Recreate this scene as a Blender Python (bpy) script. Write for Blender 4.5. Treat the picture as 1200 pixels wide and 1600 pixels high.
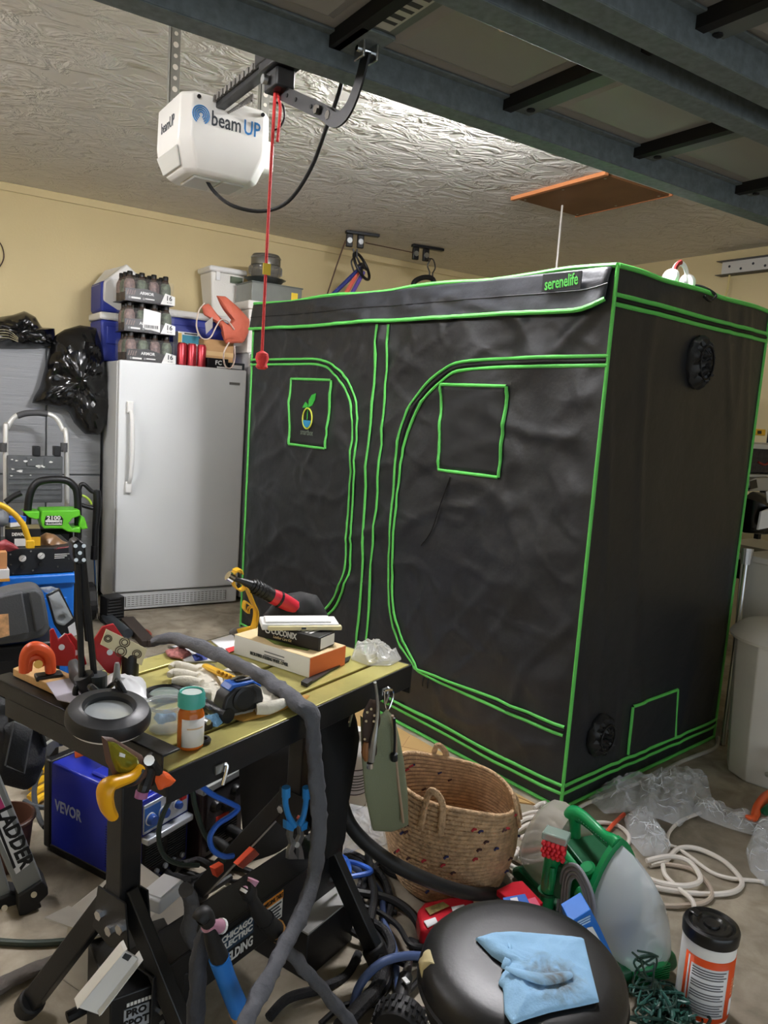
import bpy, bmesh, math, random
from mathutils import Vector, Matrix, noise
random.seed(7)
S = bpy.context.scene
COL = S.collection
for o in list(bpy.data.objects):
    bpy.data.objects.remove(o)

# ------------------------------------------------------------------ camera
FPX, PITCH, ROLL, CZ, YAW = 1195.6, math.radians(-7.768), math.radians(3.9015), 1.4636, math.radians(33.7)
def _room(d):
    c, s = math.cos(YAW), math.sin(YAW)
    return Vector((d[0]*c + d[1]*s, -d[0]*s + d[1]*c, d[2]))
_F = Vector((0, math.cos(PITCH), math.sin(PITCH))); _R0 = Vector((1, 0, 0)); _U0 = _R0.cross(_F)
_R = _R0*math.cos(ROLL) + _U0*math.sin(ROLL); _U = -_R0*math.sin(ROLL) + _U0*math.cos(ROLL)
CF, CR, CU = _room(_F), _room(_R), _room(_U)
EYE = Vector((0, 0, CZ))
cam_d = bpy.data.cameras.new('camera'); cam = bpy.data.objects.new('camera', cam_d); COL.objects.link(cam)
m = Matrix((CR, CU, -CF)).transposed().to_4x4(); m.translation = EYE
cam.matrix_world = m
cam_d.sensor_fit = 'VERTICAL'; cam_d.sensor_height = 36; cam_d.lens = FPX/1600*36; cam_d.clip_start = 0.05
S.camera = cam
# survey helpers: photograph measurements to points at a known height / wall distance
def ray(u, v): return CF + CR*((u-600)/FPX) + CU*((800-v)/FPX)
def G(u, v, z=0.0):
    d = ray(u, v); return EYE + d*((z-CZ)/d.z)
def WY(u, v, y):
    d = ray(u, v); return EYE + d*(y/d.y)
def WX(u, v, x):
    d = ray(u, v); return EYE + d*(x/d.x)
def WP(u, v, p, n):
    d = ray(u, v); return EYE + d*((Vector(p)-EYE).dot(n)/d.dot(n))

# ------------------------------------------------------------------ world, lights, exposure
w = bpy.data.worlds.new('world'); S.world = w; w.use_nodes = True
w.node_tree.nodes['Background'].inputs[0].default_value = (0.80, 0.90, 1.0, 1)
w.node_tree.nodes['Background'].inputs[1].default_value = 1.3
S.view_settings.view_transform = 'Standard'; S.view_settings.look = 'None'
S.view_settings.gamma = 1; S.view_settings.use_curve_mapping = False
S.view_settings.exposure = 0.42
def area(name, loc, size, sizey, power, col, rot=(0, 0, 0)):
    d = bpy.data.lights.new(name, 'AREA'); d.shape = 'RECTANGLE'; d.size = size; d.size_y = sizey; d.energy = power; d.color = col
    o = bpy.data.objects.new(name, d); COL.objects.link(o); o.location = loc; o.rotation_euler = rot
    return o
LAMPS = [(-0.9, 3.4, 0.0, 95.0, 1.2), (-0.9, 0.4, 0.0, 150.0, 1.2), (2.05, 2.3, math.pi/2, 330.0, .6)]   # x, y, turn, strength, length of the ceiling tube fixtures

# ------------------------------------------------------------------ materials
def lin(c):
    if isinstance(c, str):
        c = c.lstrip('#'); c = [int(c[i:i+2], 16)/255 for i in (0, 2, 4)]
        c = [x/12.92 if x <= 0.04045 else ((x+0.055)/1.055)**2.4 for x in c]
    return (c[0], c[1], c[2], 1)
MATS = {}
def M(name, col='#808080', rough=0.5, metal=0.0, var=0.0, vscale=8.0, bump=0.0, bscale=40.0, alpha=1.0, trans=0.0, emit=0.0, col2=None, ior=1.45, detail=4.0, stretch=None, spec=0.5, sheen=0.0, bdist=0.01):
    if name in MATS: return MATS[name]
    mt = bpy.data.materials.new(name); mt.use_nodes = True; nt = mt.node_tree; b = nt.nodes['Principled BSDF']
    b.inputs['Base Color'].default_value = lin(col); b.inputs['Roughness'].default_value = rough; b.inputs['Metallic'].default_value = metal
    b.inputs['Alpha'].default_value = alpha; b.inputs['Transmission Weight'].default_value = trans; b.inputs['IOR'].default_value = ior
    b.inputs['Specular IOR Level'].default_value = spec
    if emit: b.inputs['Emission Color'].default_value = lin(col); b.inputs['Emission Strength'].default_value = emit
    tc = None
    def coord():
        nonlocal tc
        if tc is None:
            t = nt.nodes.new('ShaderNodeTexCoord'); tc = t.outputs['Object']
            if stretch:
                mp = nt.nodes.new('ShaderNodeMapping'); mp.inputs['Scale'].default_value = stretch
                nt.links.new(tc, mp.inputs[0]); tc = mp.outputs[0]
        return tc
    if var > 0 or col2:
        n = nt.nodes.new('ShaderNodeTexNoise'); n.inputs['Scale'].default_value = vscale; n.inputs['Detail'].default_value = detail
        nt.links.new(coord(), n.inputs['Vector'])
        r = nt.nodes.new('ShaderNodeValToRGB'); r.color_ramp.elements[0].position = 0.3; r.color_ramp.elements[1].position = 0.7
        c = lin(col); c2 = lin(col2) if col2 else c
        r.color_ramp.elements[0].color = tuple(max(0, x*(1-var)) for x in c[:3])+(1,)
        r.color_ramp.elements[1].color = tuple(min(1, x*(1+var)) for x in c2[:3])+(1,)
        nt.links.new(n.outputs['Fac'], r.inputs[0]); nt.links.new(r.outputs[0], b.inputs['Base Color'])
    if bump > 0:
        n = nt.nodes.new('ShaderNodeTexNoise'); n.inputs['Scale'].default_value = bscale; n.inputs['Detail'].default_value = 5
        nt.links.new(coord(), n.inputs['Vector'])
        bp = nt.nodes.new('ShaderNodeBump'); bp.inputs['Strength'].default_value = bump; bp.inputs['Distance'].default_value = bdist
        nt.links.new(n.outputs['Fac'], bp.inputs['Height']); nt.links.new(bp.outputs[0], b.inputs['Normal'])
    MATS[name] = mt
    return mt

def mat_concrete():
    mt = M('concrete', '#8d8272', 0.75); nt = mt.node_tree; b = nt.nodes['Principled BSDF']
    t = nt.nodes.new('ShaderNodeTexCoord')
    n1 = nt.nodes.new('ShaderNodeTexNoise'); n1.inputs['Scale'].default_value = 1.6; n1.inputs['Detail'].default_value = 8; n1.inputs['Roughness'].default_value = .65
    n2 = nt.nodes.new('ShaderNodeTexNoise'); n2.inputs['Scale'].default_value = 9; n2.inputs['Detail'].default_value = 8; n2.inputs['Distortion'].default_value = .6
    n3 = nt.nodes.new('ShaderNodeTexNoise'); n3.inputs['Scale'].default_value = 90; n3.inputs['Detail'].default_value = 3
    for n in (n1, n2, n3): nt.links.new(t.outputs['Object'], n.inputs['Vector'])
    r1 = nt.nodes.new('ShaderNodeValToRGB'); r1.color_ramp.elements[0].position = .32; r1.color_ramp.elements[0].color = lin('#7c7465'); r1.color_ramp.elements[1].position = .68; r1.color_ramp.elements[1].color = lin('#bbb09c')
    r2 = nt.nodes.new('ShaderNodeValToRGB'); r2.color_ramp.elements[0].position = .36; r2.color_ramp.elements[0].color = (.55, .53, .5, 1); r2.color_ramp.elements[1].position = .6; r2.color_ramp.elements[1].color = (1, 1, 1, 1)
    mx = nt.nodes.new('ShaderNodeMix'); mx.data_type = 'RGBA'; mx.blend_type = 'MULTIPLY'; mx.inputs['Factor'].default_value = .75
    nt.links.new(n1.outputs['Fac'], r1.inputs[0]); nt.links.new(n2.outputs['Fac'], r2.inputs[0])
    nt.links.new(r1.outputs[0], mx.inputs['A']); nt.links.new(r2.outputs[0], mx.inputs['B']); nt.links.new(mx.outputs['Result'], b.inputs['Base Color'])
    bp = nt.nodes.new('ShaderNodeBump'); bp.inputs['Strength'].default_value = .2; bp.inputs['Distance'].default_value = .004
    nt.links.new(n3.outputs['Fac'], bp.inputs['Height']); nt.links.new(bp.outputs[0], b.inputs['Normal'])
    return mt
def mat_ceiling():
    # knock-down plaster: flattened trowel splats with raised edges
    mt = M('knockdown_plaster', '#e4dfd5', 0.72); nt = mt.node_tree; b = nt.nodes['Principled BSDF']
    t = nt.nodes.new('ShaderNodeTexCoord'); mp = nt.nodes.new('ShaderNodeMapping'); mp.inputs['Scale'].default_value = (3.8, 5.6, 3.8); mp.inputs['Rotation'].default_value = (0, 0, .5)
    nt.links.new(t.outputs['Object'], mp.inputs[0])
    n = nt.nodes.new('ShaderNodeTexNoise'); n.inputs['Scale'].default_value = 1.5; n.inputs['Detail'].default_value = 4; n.inputs['Roughness'].default_value = .55; n.inputs['Distortion'].default_value = .8
    nt.links.new(mp.outputs[0], n.inputs['Vector'])
    r = nt.nodes.new('ShaderNodeValToRGB'); e = r.color_ramp.elements
    e[0].position = .40; e[0].color = (0, 0, 0, 1); e[1].position = .50; e[1].color = (.75, .75, .75, 1)
    x = r.color_ramp.elements.new(.54); x.color = (1, 1, 1, 1); x = r.color_ramp.elements.new(.60); x.color = (.62, .62, .62, 1); x = r.color_ramp.elements.new(.72); x.color = (.8, .8, .8, 1)
    nt.links.new(n.outputs['Fac'], r.inputs[0])
    bp = nt.nodes.new('ShaderNodeBump'); bp.inputs['Strength'].default_value = .6; bp.inputs['Distance'].default_value = .028
    nt.links.new(r.outputs[0], bp.inputs['Height']); nt.links.new(bp.outputs[0], b.inputs['Normal'])
    return mt

# ------------------------------------------------------------------ mesh builder
class MB:
    def __init__(s): s.v = []; s.f = []
    def add(s, vs, fs):
        k = len(s.v); s.v += [tuple(v) for v in vs]; s.f += [tuple(i+k for i in f) for f in fs]; return s
    def box(s, c, d, rot=None):
        x, y, z = d[0]/2, d[1]/2, d[2]/2
        vs = [Vector((a, b, e)) for a in (-x, x) for b in (-y, y) for e in (-z, z)]
        if rot is not None: vs = [rot @ v for v in vs]
        c = Vector(c)
        return s.add([v+c for v in vs], [(0, 1, 3, 2), (4, 6, 7, 5), (0, 4, 5, 1), (2, 3, 7, 6), (0, 2, 6, 4), (1, 5, 7, 3)])
    def bb(s, a, b):
        return s.box([(a[i]+b[i])/2 for i in range(3)], [abs(b[i]-a[i]) for i in range(3)])
    def bar(s, p, q, w, h, up=(0, 0, 1)):
        p, q = Vector(p), Vector(q); d = (q-p); L = d.length; d.normalize(); up = Vector(up)
        a = d.cross(up)
        if a.length < 1e-4: a = d.cross(Vector((1, 0, 0)))
        a.normalize(); u = a.cross(d)
        vs = [t + a*(i*w/2) + u*(j*h/2) for t in (p, q) for i, j in ((-1, -1), (1, -1), (1, 1), (-1, 1))]
        return s.add(vs, [(3, 2, 1, 0), (4, 5, 6, 7), (0, 1, 5, 4), (1, 2, 6, 5), (2, 3, 7, 6), (3, 0, 4, 7)])
    def tube(s, pts, r, n=8, smooth=True, sub=6, flat=1.0, caps=True):
        pts = [Vector(p) for p in pts]
        P = catmull(pts, sub) if smooth and len(pts) > 2 else pts
        m_ = len(P); rr = r if isinstance(r, (list, tuple)) else None
        k0 = len(s.v); prev = None
        for i, p in enumerate(P):
            t = (P[min(i+1, m_-1)] - P[max(i-1, 0)])
            if t.length < 1e-9: t = Vector((0, 0, 1))
            t.normalize()
            if prev is None:
                a = t.cross(Vector((0, 0, 1)))
                if a.length < .1: a = t.cross(Vector((1, 0, 0)))
            else:
                a = prev - t*prev.dot(t)
                if a.length < 1e-6: a = t.cross(Vector((1, 0, 0)))
            a.normalize(); prev = a; b = t.cross(a)
            if rr:
                x = i/(m_-1)*(len(rr)-1); j = min(int(x), len(rr)-2); R_ = rr[j]+(rr[j+1]-rr[j])*(x-j)
            else: R_ = r
            for q in range(n):
                an = 2*math.pi*q/n; s.v.append(tuple(p + a*(R_*math.cos(an)) + b*(R_*flat*math.sin(an))))
        for i in range(m_-1):
            for q in range(n):
                q2 = (q+1) % n
                s.f.append((k0+i*n+q, k0+i*n+q2, k0+(i+1)*n+q2, k0+(i+1)*n+q))
        if caps:
            s.f.append(tuple(k0+q for q in range(n))[::-1]); s.f.append(tuple(k0+(m_-1)*n+q for q in range(n)))
        return s
    def cyl(s, p, q, r, r2=None, n=20): return s.tube([p, q], [r, r if r2 is None else r2], n, smooth=False)
    def lathe(s, prof, n=32, c=(0, 0, 0), axis=None, sx=1, sy=1):
        k0 = len(s.v); c = Vector(c)
        Rm = None
        if axis is not None: Rm = Vector((0, 0, 1)).rotation_difference(Vector(axis).normalized()).to_matrix()
        for r, z in prof:
            for q in range(n):
                an = 2*math.pi*q/n; v = Vector((r*sx*math.cos(an), r*sy*math.sin(an), z))
                if Rm is not None: v = Rm @ v
                s.v.append(tuple(v+c))
        for i in range(len(prof)-1):
            for q in range(n):
                q2 = (q+1) % n
                s.f.append((k0+i*n+q, k0+i*n+q2, k0+(i+1)*n+q2, k0+(i+1)*n+q))
        ring = min(prof[0][0], prof[-1][0]) > 1e-6 and abs(prof[0][0]-prof[-1][0]) < .3*prof[0][0] and abs(prof[0][1]-prof[-1][1]) < .5*prof[0][0]
        if ring: return s
        if prof[0][0] > 1e-6: s.f.append(tuple(k0+q for q in range(n))[::-1])
        if prof[-1][0] > 1e-6: s.f.append(tuple(k0+(len(prof)-1)*n+q for q in range(n)))
        return s
    def prism(s, poly, vec):
        n = len(poly); vec = Vector(vec); p = [Vector(x) for x in poly]
        nrm = Vector((0, 0, 0))
        for i in range(n): nrm += (p[i]-p[0]).cross(p[(i+1) % n]-p[0])
        if nrm.dot(vec) > 0: p = p[::-1]
        return s.add(p+[x+vec for x in p], [tuple(range(n)), tuple(range(2*n-1, n-1, -1))]+[(i, i+n, (i+1) % n+n, (i+1) % n) for i in range(n)])
    def grid(s, fn, nu, nv):
        k0 = len(s.v)
        for i in range(nu+1):
            for j in range(nv+1): s.v.append(tuple(fn(i/nu, j/nv)))
        for i in range(nu):
            for j in range(nv):
                a = k0+i*(nv+1)+j; s.f.append((a, a+nv+1, a+nv+2, a+1))
        return s
    def crinkle(s, amp, sc):
        s.v = [tuple(Vector(v)+noise.noise_vector(Vector(v)*sc)*amp+noise.noise_vector(Vector(v)*sc*2.6)*amp*.45) for v in s.v]; return s
    def frame(s, T): s.v = [tuple(T @ Vector(v)) for v in s.v]; return s
    def build(s, name, mat, parent=None, bevel=0.0, smooth=False, loc=None, rot=None, seg=2, solid=0.0, angle=40):
        me = bpy.data.meshes.new(name); me.from_pydata(s.v, [], s.f)
        iv = pinv(parent)
        if iv is not None: me.transform(iv)
        bm = bmesh.new(); bm.from_mesh(me); bmesh.ops.recalc_face_normals(bm, faces=bm.faces); bm.to_mesh(me); bm.free()
        o = bpy.data.objects.new(name, me); COL.objects.link(o)
        me.materials.append(mat if not isinstance(mat, str) else MATS[mat])
        if parent is not None: o.parent = parent
        if loc is not None: o.location = loc
        if rot is not None: o.rotation_euler = rot
        if solid: md = o.modifiers.new('solid', 'SOLIDIFY'); md.thickness = solid; md.offset = 0
        if bevel:
            md = o.modifiers.new('bevel', 'BEVEL'); md.width = bevel; md.segments = seg; md.limit_method = 'ANGLE'; md.angle_limit = math.radians(35)
        if smooth or bevel:
            for p in me.polygons: p.use_smooth = True
            if not bevel or True:
                try: me.set_sharp_from_angle(angle=math.radians(angle))
                except Exception: pass
        return o
PARENT_INV = {}
def pinv(p):
    while p is not None:
        if p.name in PARENT_INV: return PARENT_INV[p.name]
        p = p.parent
    return None
def catmull(P, sub):
    out = []; n = len(P)
    for i in range(n-1):
        p0, p1, p2, p3 = P[max(i-1, 0)], P[i], P[i+1], P[min(i+2, n-1)]
        for k in range(sub):
            t = k/sub
            out.append(0.5*((2*p1)+(p2-p0)*t+(2*p0-5*p1+4*p2-p3)*t*t+(3*p1-p0-3*p2+p3)*t*t*t))
    out.append(P[-1]); return out
def tag(o, label, cat=None, group=None, kind=None):
    if label: o['label'] = label
    if cat: o['category'] = cat
    if group: o['group'] = group
    if kind: o['kind'] = kind
    return o
def thing(name, label, cat, loc=(0, 0, 0), rz=0.0, group=None, world=False, rx=0, ry=0):
    """Empty at the base of a thing; parts are written in its local frame, or in room coordinates if world=True"""
    o = bpy.data.objects.new(name, None); COL.objects.link(o); o.empty_display_size = .05
    o.location = loc; o.rotation_euler = (rx, ry, rz); tag(o, label, cat, group)
    if world: PARENT_INV[o.name] = (Matrix.Translation(Vector(loc)) @ o.rotation_euler.to_matrix().to_4x4()).inverted()
    return o
def struct(o): o['kind'] = 'structure'; return o
def dup(root, loc=None, rot=None, label=None):
    r = root.copy(); COL.objects.link(r)
    if loc is not None: r.location = loc
    if rot is not None: r.rotation_euler = rot
    if label: r['label'] = label
    for ch in list(root.children):
        c = ch.copy(); COL.objects.link(c); c.parent = r
        for g in list(ch.children):
            d = g.copy(); COL.objects.link(d); d.parent = c
    return r
def text(body, size, mat, parent=None, T=None, name='lettering', bold=0.0, ext=0.0006, align='CENTER', wid=None, shear=0.0):
    """flat lettering as a mesh. T: 4x4 in the parent's frame (or room frame for world things); x right, y up"""
    c = bpy.data.curves.new('t', 'FONT'); c.body = body; c.size = size; c.extrude = ext; c.align_x = align; c.align_y = 'CENTER'; c.offset = bold; c.resolution_u = 2; c.shear = shear
    o = bpy.data.objects.new('t', c); COL.objects.link(o); dg = bpy.context.evaluated_depsgraph_get()
    me = bpy.data.meshes.new_from_object(o.evaluated_get(dg)); bpy.data.objects.remove(o); bpy.data.curves.remove(c)
    if wid:
        xs = [v.co.x for v in me.vertices]; k = wid/(max(xs)-min(xs)); me.transform(Matrix.Diagonal((k, 1, 1, 1)))
    if T is not None: me.transform(T)
    iv = pinv(parent)
    if iv is not None: me.transform(iv)
    ob = bpy.data.objects.new(name, me); COL.objects.link(ob); me.materials.clear(); me.materials.append(mat); ob.parent = parent
    return ob
def TM(o, x, y):
    """4x4 from origin and two directions (x right, y up)"""
    x = Vector(x).normalized(); z = x.cross(Vector(y)).normalized(); y = z.cross(x)
    T = Matrix((x, y, z)).transposed().to_4x4(); T.translation = Vector(o); return T
def nz(p, s=1.0, o=0.0): return noise.noise(Vector((p[0]*s+o, p[1]*s+o*.7, p[2]*s-o)))
def ridge(p, s=1.0, o=0.0): return 1-abs(noise.noise(Vector((p[0]*s+o, p[1]*s-o, p[2]*s+o*.3))))*2
def resample(poly, n):
    P = [Vector(p) for p in poly]; P.append(P[0]); L = [0]
    for i in range(len(P)-1): L.append(L[-1]+(P[i+1]-P[i]).length)
    out = []; j = 0
    for k in range(n):
        d = L[-1]*k/n
        while L[j+1] < d: j += 1
        t = (d-L[j])/max(1e-9, L[j+1]-L[j]); out.append(P[j].lerp(P[j+1], t))
    return out
def puff(outline, nrm, thick, n=48, rings=9, crump=0.0, cs=12.0, ridged=True, back=0.35, power=.5, seed=0.0, center=None, fine=0.0):
    """a body with volume from its silhouette: domes on both sides of the outline plane, crumpled by noise"""
    P = resample(outline, n); nrm = Vector(nrm).normalized()
    c = Vector(center) if center is not None else sum(P, Vector())/n
    mb = MB()
    def ring(t, side):
        out = []
        for p in P:
            q = c + (p-c)*t
            h = (1-t*t)**power*thick*(1 if side > 0 else back)
            k = (1-t**6)
            d = crump*k*(ridge(q, cs, 3.1+seed) - .4 if ridged else nz(q, cs, seed)) + fine*k*ridge(q, cs*2.7, seed+9)
            out.append(q + nrm*(side*h + d))
        return out
    ts = [1-(i/rings)**1.0 for i in range(rings)]
    ts = [math.sin(math.pi/2*t) for t in ts]
    for side in (1, -1):
        k0 = len(mb.v)
        for t in ts: mb.v += [tuple(x) for x in ring(t, side)]
        d = crump*((ridge(c, cs, 3.1+seed)-.4) if ridged else nz(c, cs, seed))
        mb.v.append(tuple(c + nrm*(side*thick*(1 if side > 0 else back)+d)))
        for i in range(rings-1):
            for q in range(n):
                a, b = k0+i*n+q, k0+i*n+(q+1) % n
                mb.f.append((a, b, b+n, a+n) if side > 0 else (a, a+n, b+n, b))
        for q in range(n):
            a, b = k0+(rings-1)*n+q, k0+(rings-1)*n+(q+1) % n
            mb.f.append((a, b, len(mb.v)-1) if side > 0 else (b, a, len(mb.v)-1))
    bm_merge(mb)
    return mb
def bm_merge(mb):
    d = {}; mp = []; vs = []
    for v in mb.v:
        k = (round(v[0], 5), round(v[1], 5), round(v[2], 5))
        if k not in d: d[k] = len(vs); vs.append(v)
        mp.append(d[k])
    mb.v = vs; mb.f = [f for f in (tuple(dict.fromkeys(mp[i] for i in f)) for f in mb.f) if len(f) > 2]
def rbox(mb, a, b): return mb.bb(a, b)
def rotz(a): return Matrix.Rotation(a, 3, 'Z')
Z = Vector((0, 0, 1))
# ------------------------------------------------------------------ the room
X0, X1, Y0, Y1, HC = -3.2, 5.14, -2.2, 5.75, 2.74
M('wall_paint', '#cfbe91', .8, bump=.12, bscale=60, var=.03, vscale=2)
struct(MB().bb((X0-.2, Y0-2.0, -.12), (X1+.2, Y1+.2, 0)).build('floor', mat_concrete()))
struct(MB().bb((X0, Y0, HC), (X1, Y1, HC+.1)).build('ceiling', mat_ceiling()))
struct(MB().bb((X0-.2, Y1, 0), (X1+.2, Y1+.12, HC+.1)).build('wall_back', MATS['wall_paint']))
struct(MB().bb((X1, Y0, 0), (X1+.12, Y1, HC+.1)).build('wall_right', MATS['wall_paint']))
struct(MB().bb((X0-.12, Y0, 0), (X0, Y1, HC+.1)).build('wall_left', MATS['wall_paint']))
fm = MB().bb((X0, Y0-.12, 0), (-1.7, Y0, HC+.1)).bb((3.4, Y0-.12, 0), (X1, Y0, HC+.1)).bb((-1.7, Y0-.12, 2.2), (3.4, Y0, HC+.1))
struct(fm.build('wall_front', MATS['wall_paint']))
struct(MB().bb((X0, Y1-.014, HC-.052), (X1, Y1, HC)).build('trim_1', MATS['wall_paint'], bevel=.003))

BLK = M('black_plastic', '#141416', .42); BLKM = M('black_powder_coat', '#17181a', .38, bump=.05, bscale=300)
STEEL = M('zinc_steel', '#b9bcbc', .32, 1.0); CHROME = M('chrome', '#dcdcdc', .12, 1.0); WHT = M('white_plastic', '#e9e8e4', .35)
RUB = M('black_rubber', '#121213', .6); WPAINT = M('white_enamel', '#dfe1e0', .3, bump=.05, bscale=220)

# ceiling tube fixtures
TUBE = {}
for k, (x, y, r, p, ln) in enumerate(LAMPS):
    lt = thing('ceiling_light', ['twin tube ceiling light over the left bay near the back', 'twin tube ceiling light over the left bay near the entry', 'twin tube ceiling light above the raised garage door'][k], 'light', (x, y, HC), r, group='ceiling tube lights')
    MB().bb((-.03, -ln/2-.02, -.09), (.03, ln/2+.02, 0)).build('fixture_body', WPAINT, lt, bevel=.01)
    for s_ in (-.06, .06):
        MB().bb((-.08, s_/.06*(ln/2+.012)-.012, -.12), (.08, s_/.06*(ln/2+.012)+.012, -.07)).build('end_cap', WPAINT, lt)
        MB().cyl((s_, -ln/2, -.10), (s_, ln/2, -.10), .019, n=12).build('tube', M('tube_glow_%d' % k, '#fbfaff', .5, emit=p), lt)
# attic hatch
h = thing('attic_hatch', 'brown hardboard attic hatch cover in the ceiling with orange wood edging', 'hatch', (3.42, 3.23, HC), 0)
MB().bb((-.26, -.335, -.012), (.26, .335, -.0005)).build('board', M('brown_hardboard', '#7a5230', .6, var=.12, vscale=5), h)
ob = M('orange_wood_edge', '#c98252', .6)
MB().bb((-.285, -.355, -.02), (-.26, .355, -.0005)).build('edge_strip', ob, h); MB().bb((.26, -.355, -.014), (.27, .355, -.0005)).build('edge_strip', ob, h)
for x in (-.22, .22):
    for y in (-.3, 0, .3): MB().lathe([(.008, -.0145), (.005, -.016), (0, -.016)], 10, (x, y, 0)).build('screw', STEEL, h)
o = MB().tube([(3.435, 3.46, 2.728), (3.435, 3.46, 2.4), (3.43, 3.455, 2.0)], .006, 8, smooth=False).build('hanging_rod', M('pale_rod', '#cfcac2', .5)); tag(o, 'thin pale rod hanging from the attic hatch down behind the tent', 'rod')

# ------------------------------------------------------------------ raised sectional garage door
GALV = M('galvanised_steel', '#747d80', .6, .35, var=.18, vscale=55, bump=.04, bscale=120)
DOORM = M('door_skin_grey', '#93918d', .45); STILE = M('stile_grey', '#6a706d', .5, .2); GAP = M('shade_and_hole_black', '#0c0c0d', .7)  # GAP: flat black for the painted stile shade and the holes
gd = thing('garage_door', 'raised steel sectional garage door seen from below, overhead', 'garage door', (.85, 1.67, 2.25))
DX0, DX1 = -2.45, 2.45
stx = [-1.53, -1.02, -.51, .02, .53, 1.04, 1.55, 2.06]
for k in range(4):
    ya, yb = -k*.53, -(k+1)*.53+.006
    sec = MB().bb((DX0, yb, .02), (DX1, ya, .055)).build('door_section', DOORM, gd)
    for i in range(len(stx)-1):
        a, b = stx[i]+.075, stx[i+1]-.05
        # pressed panel: shallow raised tray with sloped edges
        za, zb = .0195, .006
        o_ = [(a, ya-.12), (b, ya-.12), (b, yb+.1), (a, yb+.1)]; q = .03
        i_ = [(a+q, ya-.12-q), (b-q, ya-.12-q), (b-q, yb+.1+q), (a+q, yb+.1+q)]
        MB().add([(x, y, za) for x, y in o_]+[(x, y, zb) for x, y in i_]+[(x, y, .03) for x, y in o_], [(4, 5, 6, 7)]+[(j, (j+1) % 4, (j+1) % 4+4, j+4) for j in range(4)]+[(j, j+8, (j+1) % 4+8, (j+1) % 4) for j in range(4)]).build('pressed_panel', DOORM, sec)
    for x in stx:
        s_ = MB().bb((x, yb+.01, -.004), (x+.065, ya-.06, .02)).build('stile', STILE, gd, bevel=.003)
        MB().bb((x-.028, yb+.01, -.012), (x-.0005, ya-.06, .02)).build('stile_shade', GAP, s_)  # black strip painting in the shade on the stile's left side
        for y in (yb+.05, ya-.1):
            MB().lathe([(.011, 0), (.011, -.004), (0, -.005)], 8, (x+.035, y, -.0042)).build('screw_hole', GAP, s_)
def strut(y):
    m_ = MB().bb((DX0, y-.062, -.05), (DX1, y, -.047)).bb((DX0, y-.062, -.047), (DX1, y-.059, .016)).bb((DX0, y-.003, -.047), (DX1, y, .016)).bb((DX0, y-.085, .013), (DX1, y-.062, .019)).bb((DX0, y, .013), (DX1, y+.02, .019))
    o_ = m_.build('strut', GALV, gd, bevel=.002)
    for x in stx:
        MB().lathe([(.009, .013), (.009, .006), (.004, .004), (.004, -.004), (0, -.004)], 6, (x+.035, y-.074, 0)).build('bolt', STEEL, o_)
for y in (-.002, -.432, -.562, -.96, -1.09): strut(y)
# door bracket, label sticker and the paper scrap
MB().bb((.0, -.19, -.012), (.085, -.06, -.004)).build('arm_bracket', GALV, gd, bevel=.002)
stk = MB().bb((.004, -.37, -.0055), (.062, -.2, -.0042)).build('label_sticker', M('sticker_grey', '#b5b5ac', .5), gd)
for i in range(5): MB().bb((.010, -.36+i*.03, -.006), (.056, -.36+i*.03+.012+.004*(i % 2), -.0054)).build('print_line', M('print_dark', '#3b3b3a', .6), stk)
MB().prism([(.19, -.42, .004), (.235, -.42, .004), (.3, -.375, .004), (.245, -.34, .004), (.2, -.36, .004)], (0, 0, -.002)).build('paper_scrap', M('scrap_tan', '#d9b99b', .7), gd)

# ------------------------------------------------------------------ door opener
HW = M('opener_white', '#eceae4', .32); LENS = M('lens_frost', '#c9c9c2', .4)
op = thing('door_opener', 'white garage door opener motor unit hanging from the ceiling', 'opener', (.93, 2.55, 2.15))
# housing: box with sloped lower flanks, chamfered corners
def octo(x, y, c): return [(-x+c, -y), (x-c, -y), (x, -y+c), (x, y-c), (x-c, y), (-x+c, y), (-x, y-c), (-x, -y+c)]
prof = [(.11, .10, .03, .0), (.125, .115, .035, .012), (.148, .14, .035, .075), (.15, .142, .032, .10), (.147, .140, .03, .215), (.14, .133, .03, .225)]
hm = MB(); k = 0
for a, b, c, z in prof: hm.v += [(x, y, z) for x, y in octo(a, b, c)]
for i in range(len(prof)-1):
    for q in range(8): hm.f.append((i*8+q, i*8+(q+1) % 8, i*8+8+(q+1) % 8, i*8+8+q))
hm.f.append(tuple(range(8))); hm.f.append(tuple(range(40, 48)))
hs = hm.build('housing', HW, op, bevel=.006, seg=3)
MB().bb((-.085, -.075, -.008), (.005, .06, .002)).build('light_lens', LENS, op, bevel=.006)
MB().bb((.012, -.075, -.006), (.085, .06, .002)).build('light_lens', LENS, op, bevel=.006)
# lens set in the left lower flank
MB().add([(-.1275, -.08, .016), (-.1275, .085, .016), (-.147, .1, .07), (-.147, -.1, .07), (-.1335, -.08, .014), (-.1335, .085, .014), (-.153, .1, .068), (-.153, -.1, .068)], [(4, 5, 6, 7), (0, 1, 2, 3), (0, 4, 5, 1), (1, 5, 6, 2), (2, 6, 7, 3), (3, 7, 4, 0)]).build('side_lens', LENS, op, bevel=.003)
MB().bb((.145, -.06, .06), (.195, .09, .165)).build('side_cap', HW, op, bevel=.014, seg=3)
for x in (-.1, .11): MB().cyl((x, -.1405, .208), (x, -.146, .208), .006, n=10).build('screw', BLK, op)
NAVY = M('print_navy', '#27416b', .5); BLU = M('print_blue', '#2f7fc0', .5); GRYP = M('print_charcoal', '#33383d', .5)
T = TM((.0, -.1425, .155), (1, 0, 0), (0, 0, 1))
text('beam', .062, GRYP, op, TM((-.01, -.1428, .155), (1, 0, 0), (0, 0, 1)), bold=.0005, wid=.095)
text('UP', .062, BLU, op, TM((.075, -.1428, .155), (1, 0, 0), (0, 0, 1)), bold=.0006, wid=.055)
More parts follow.
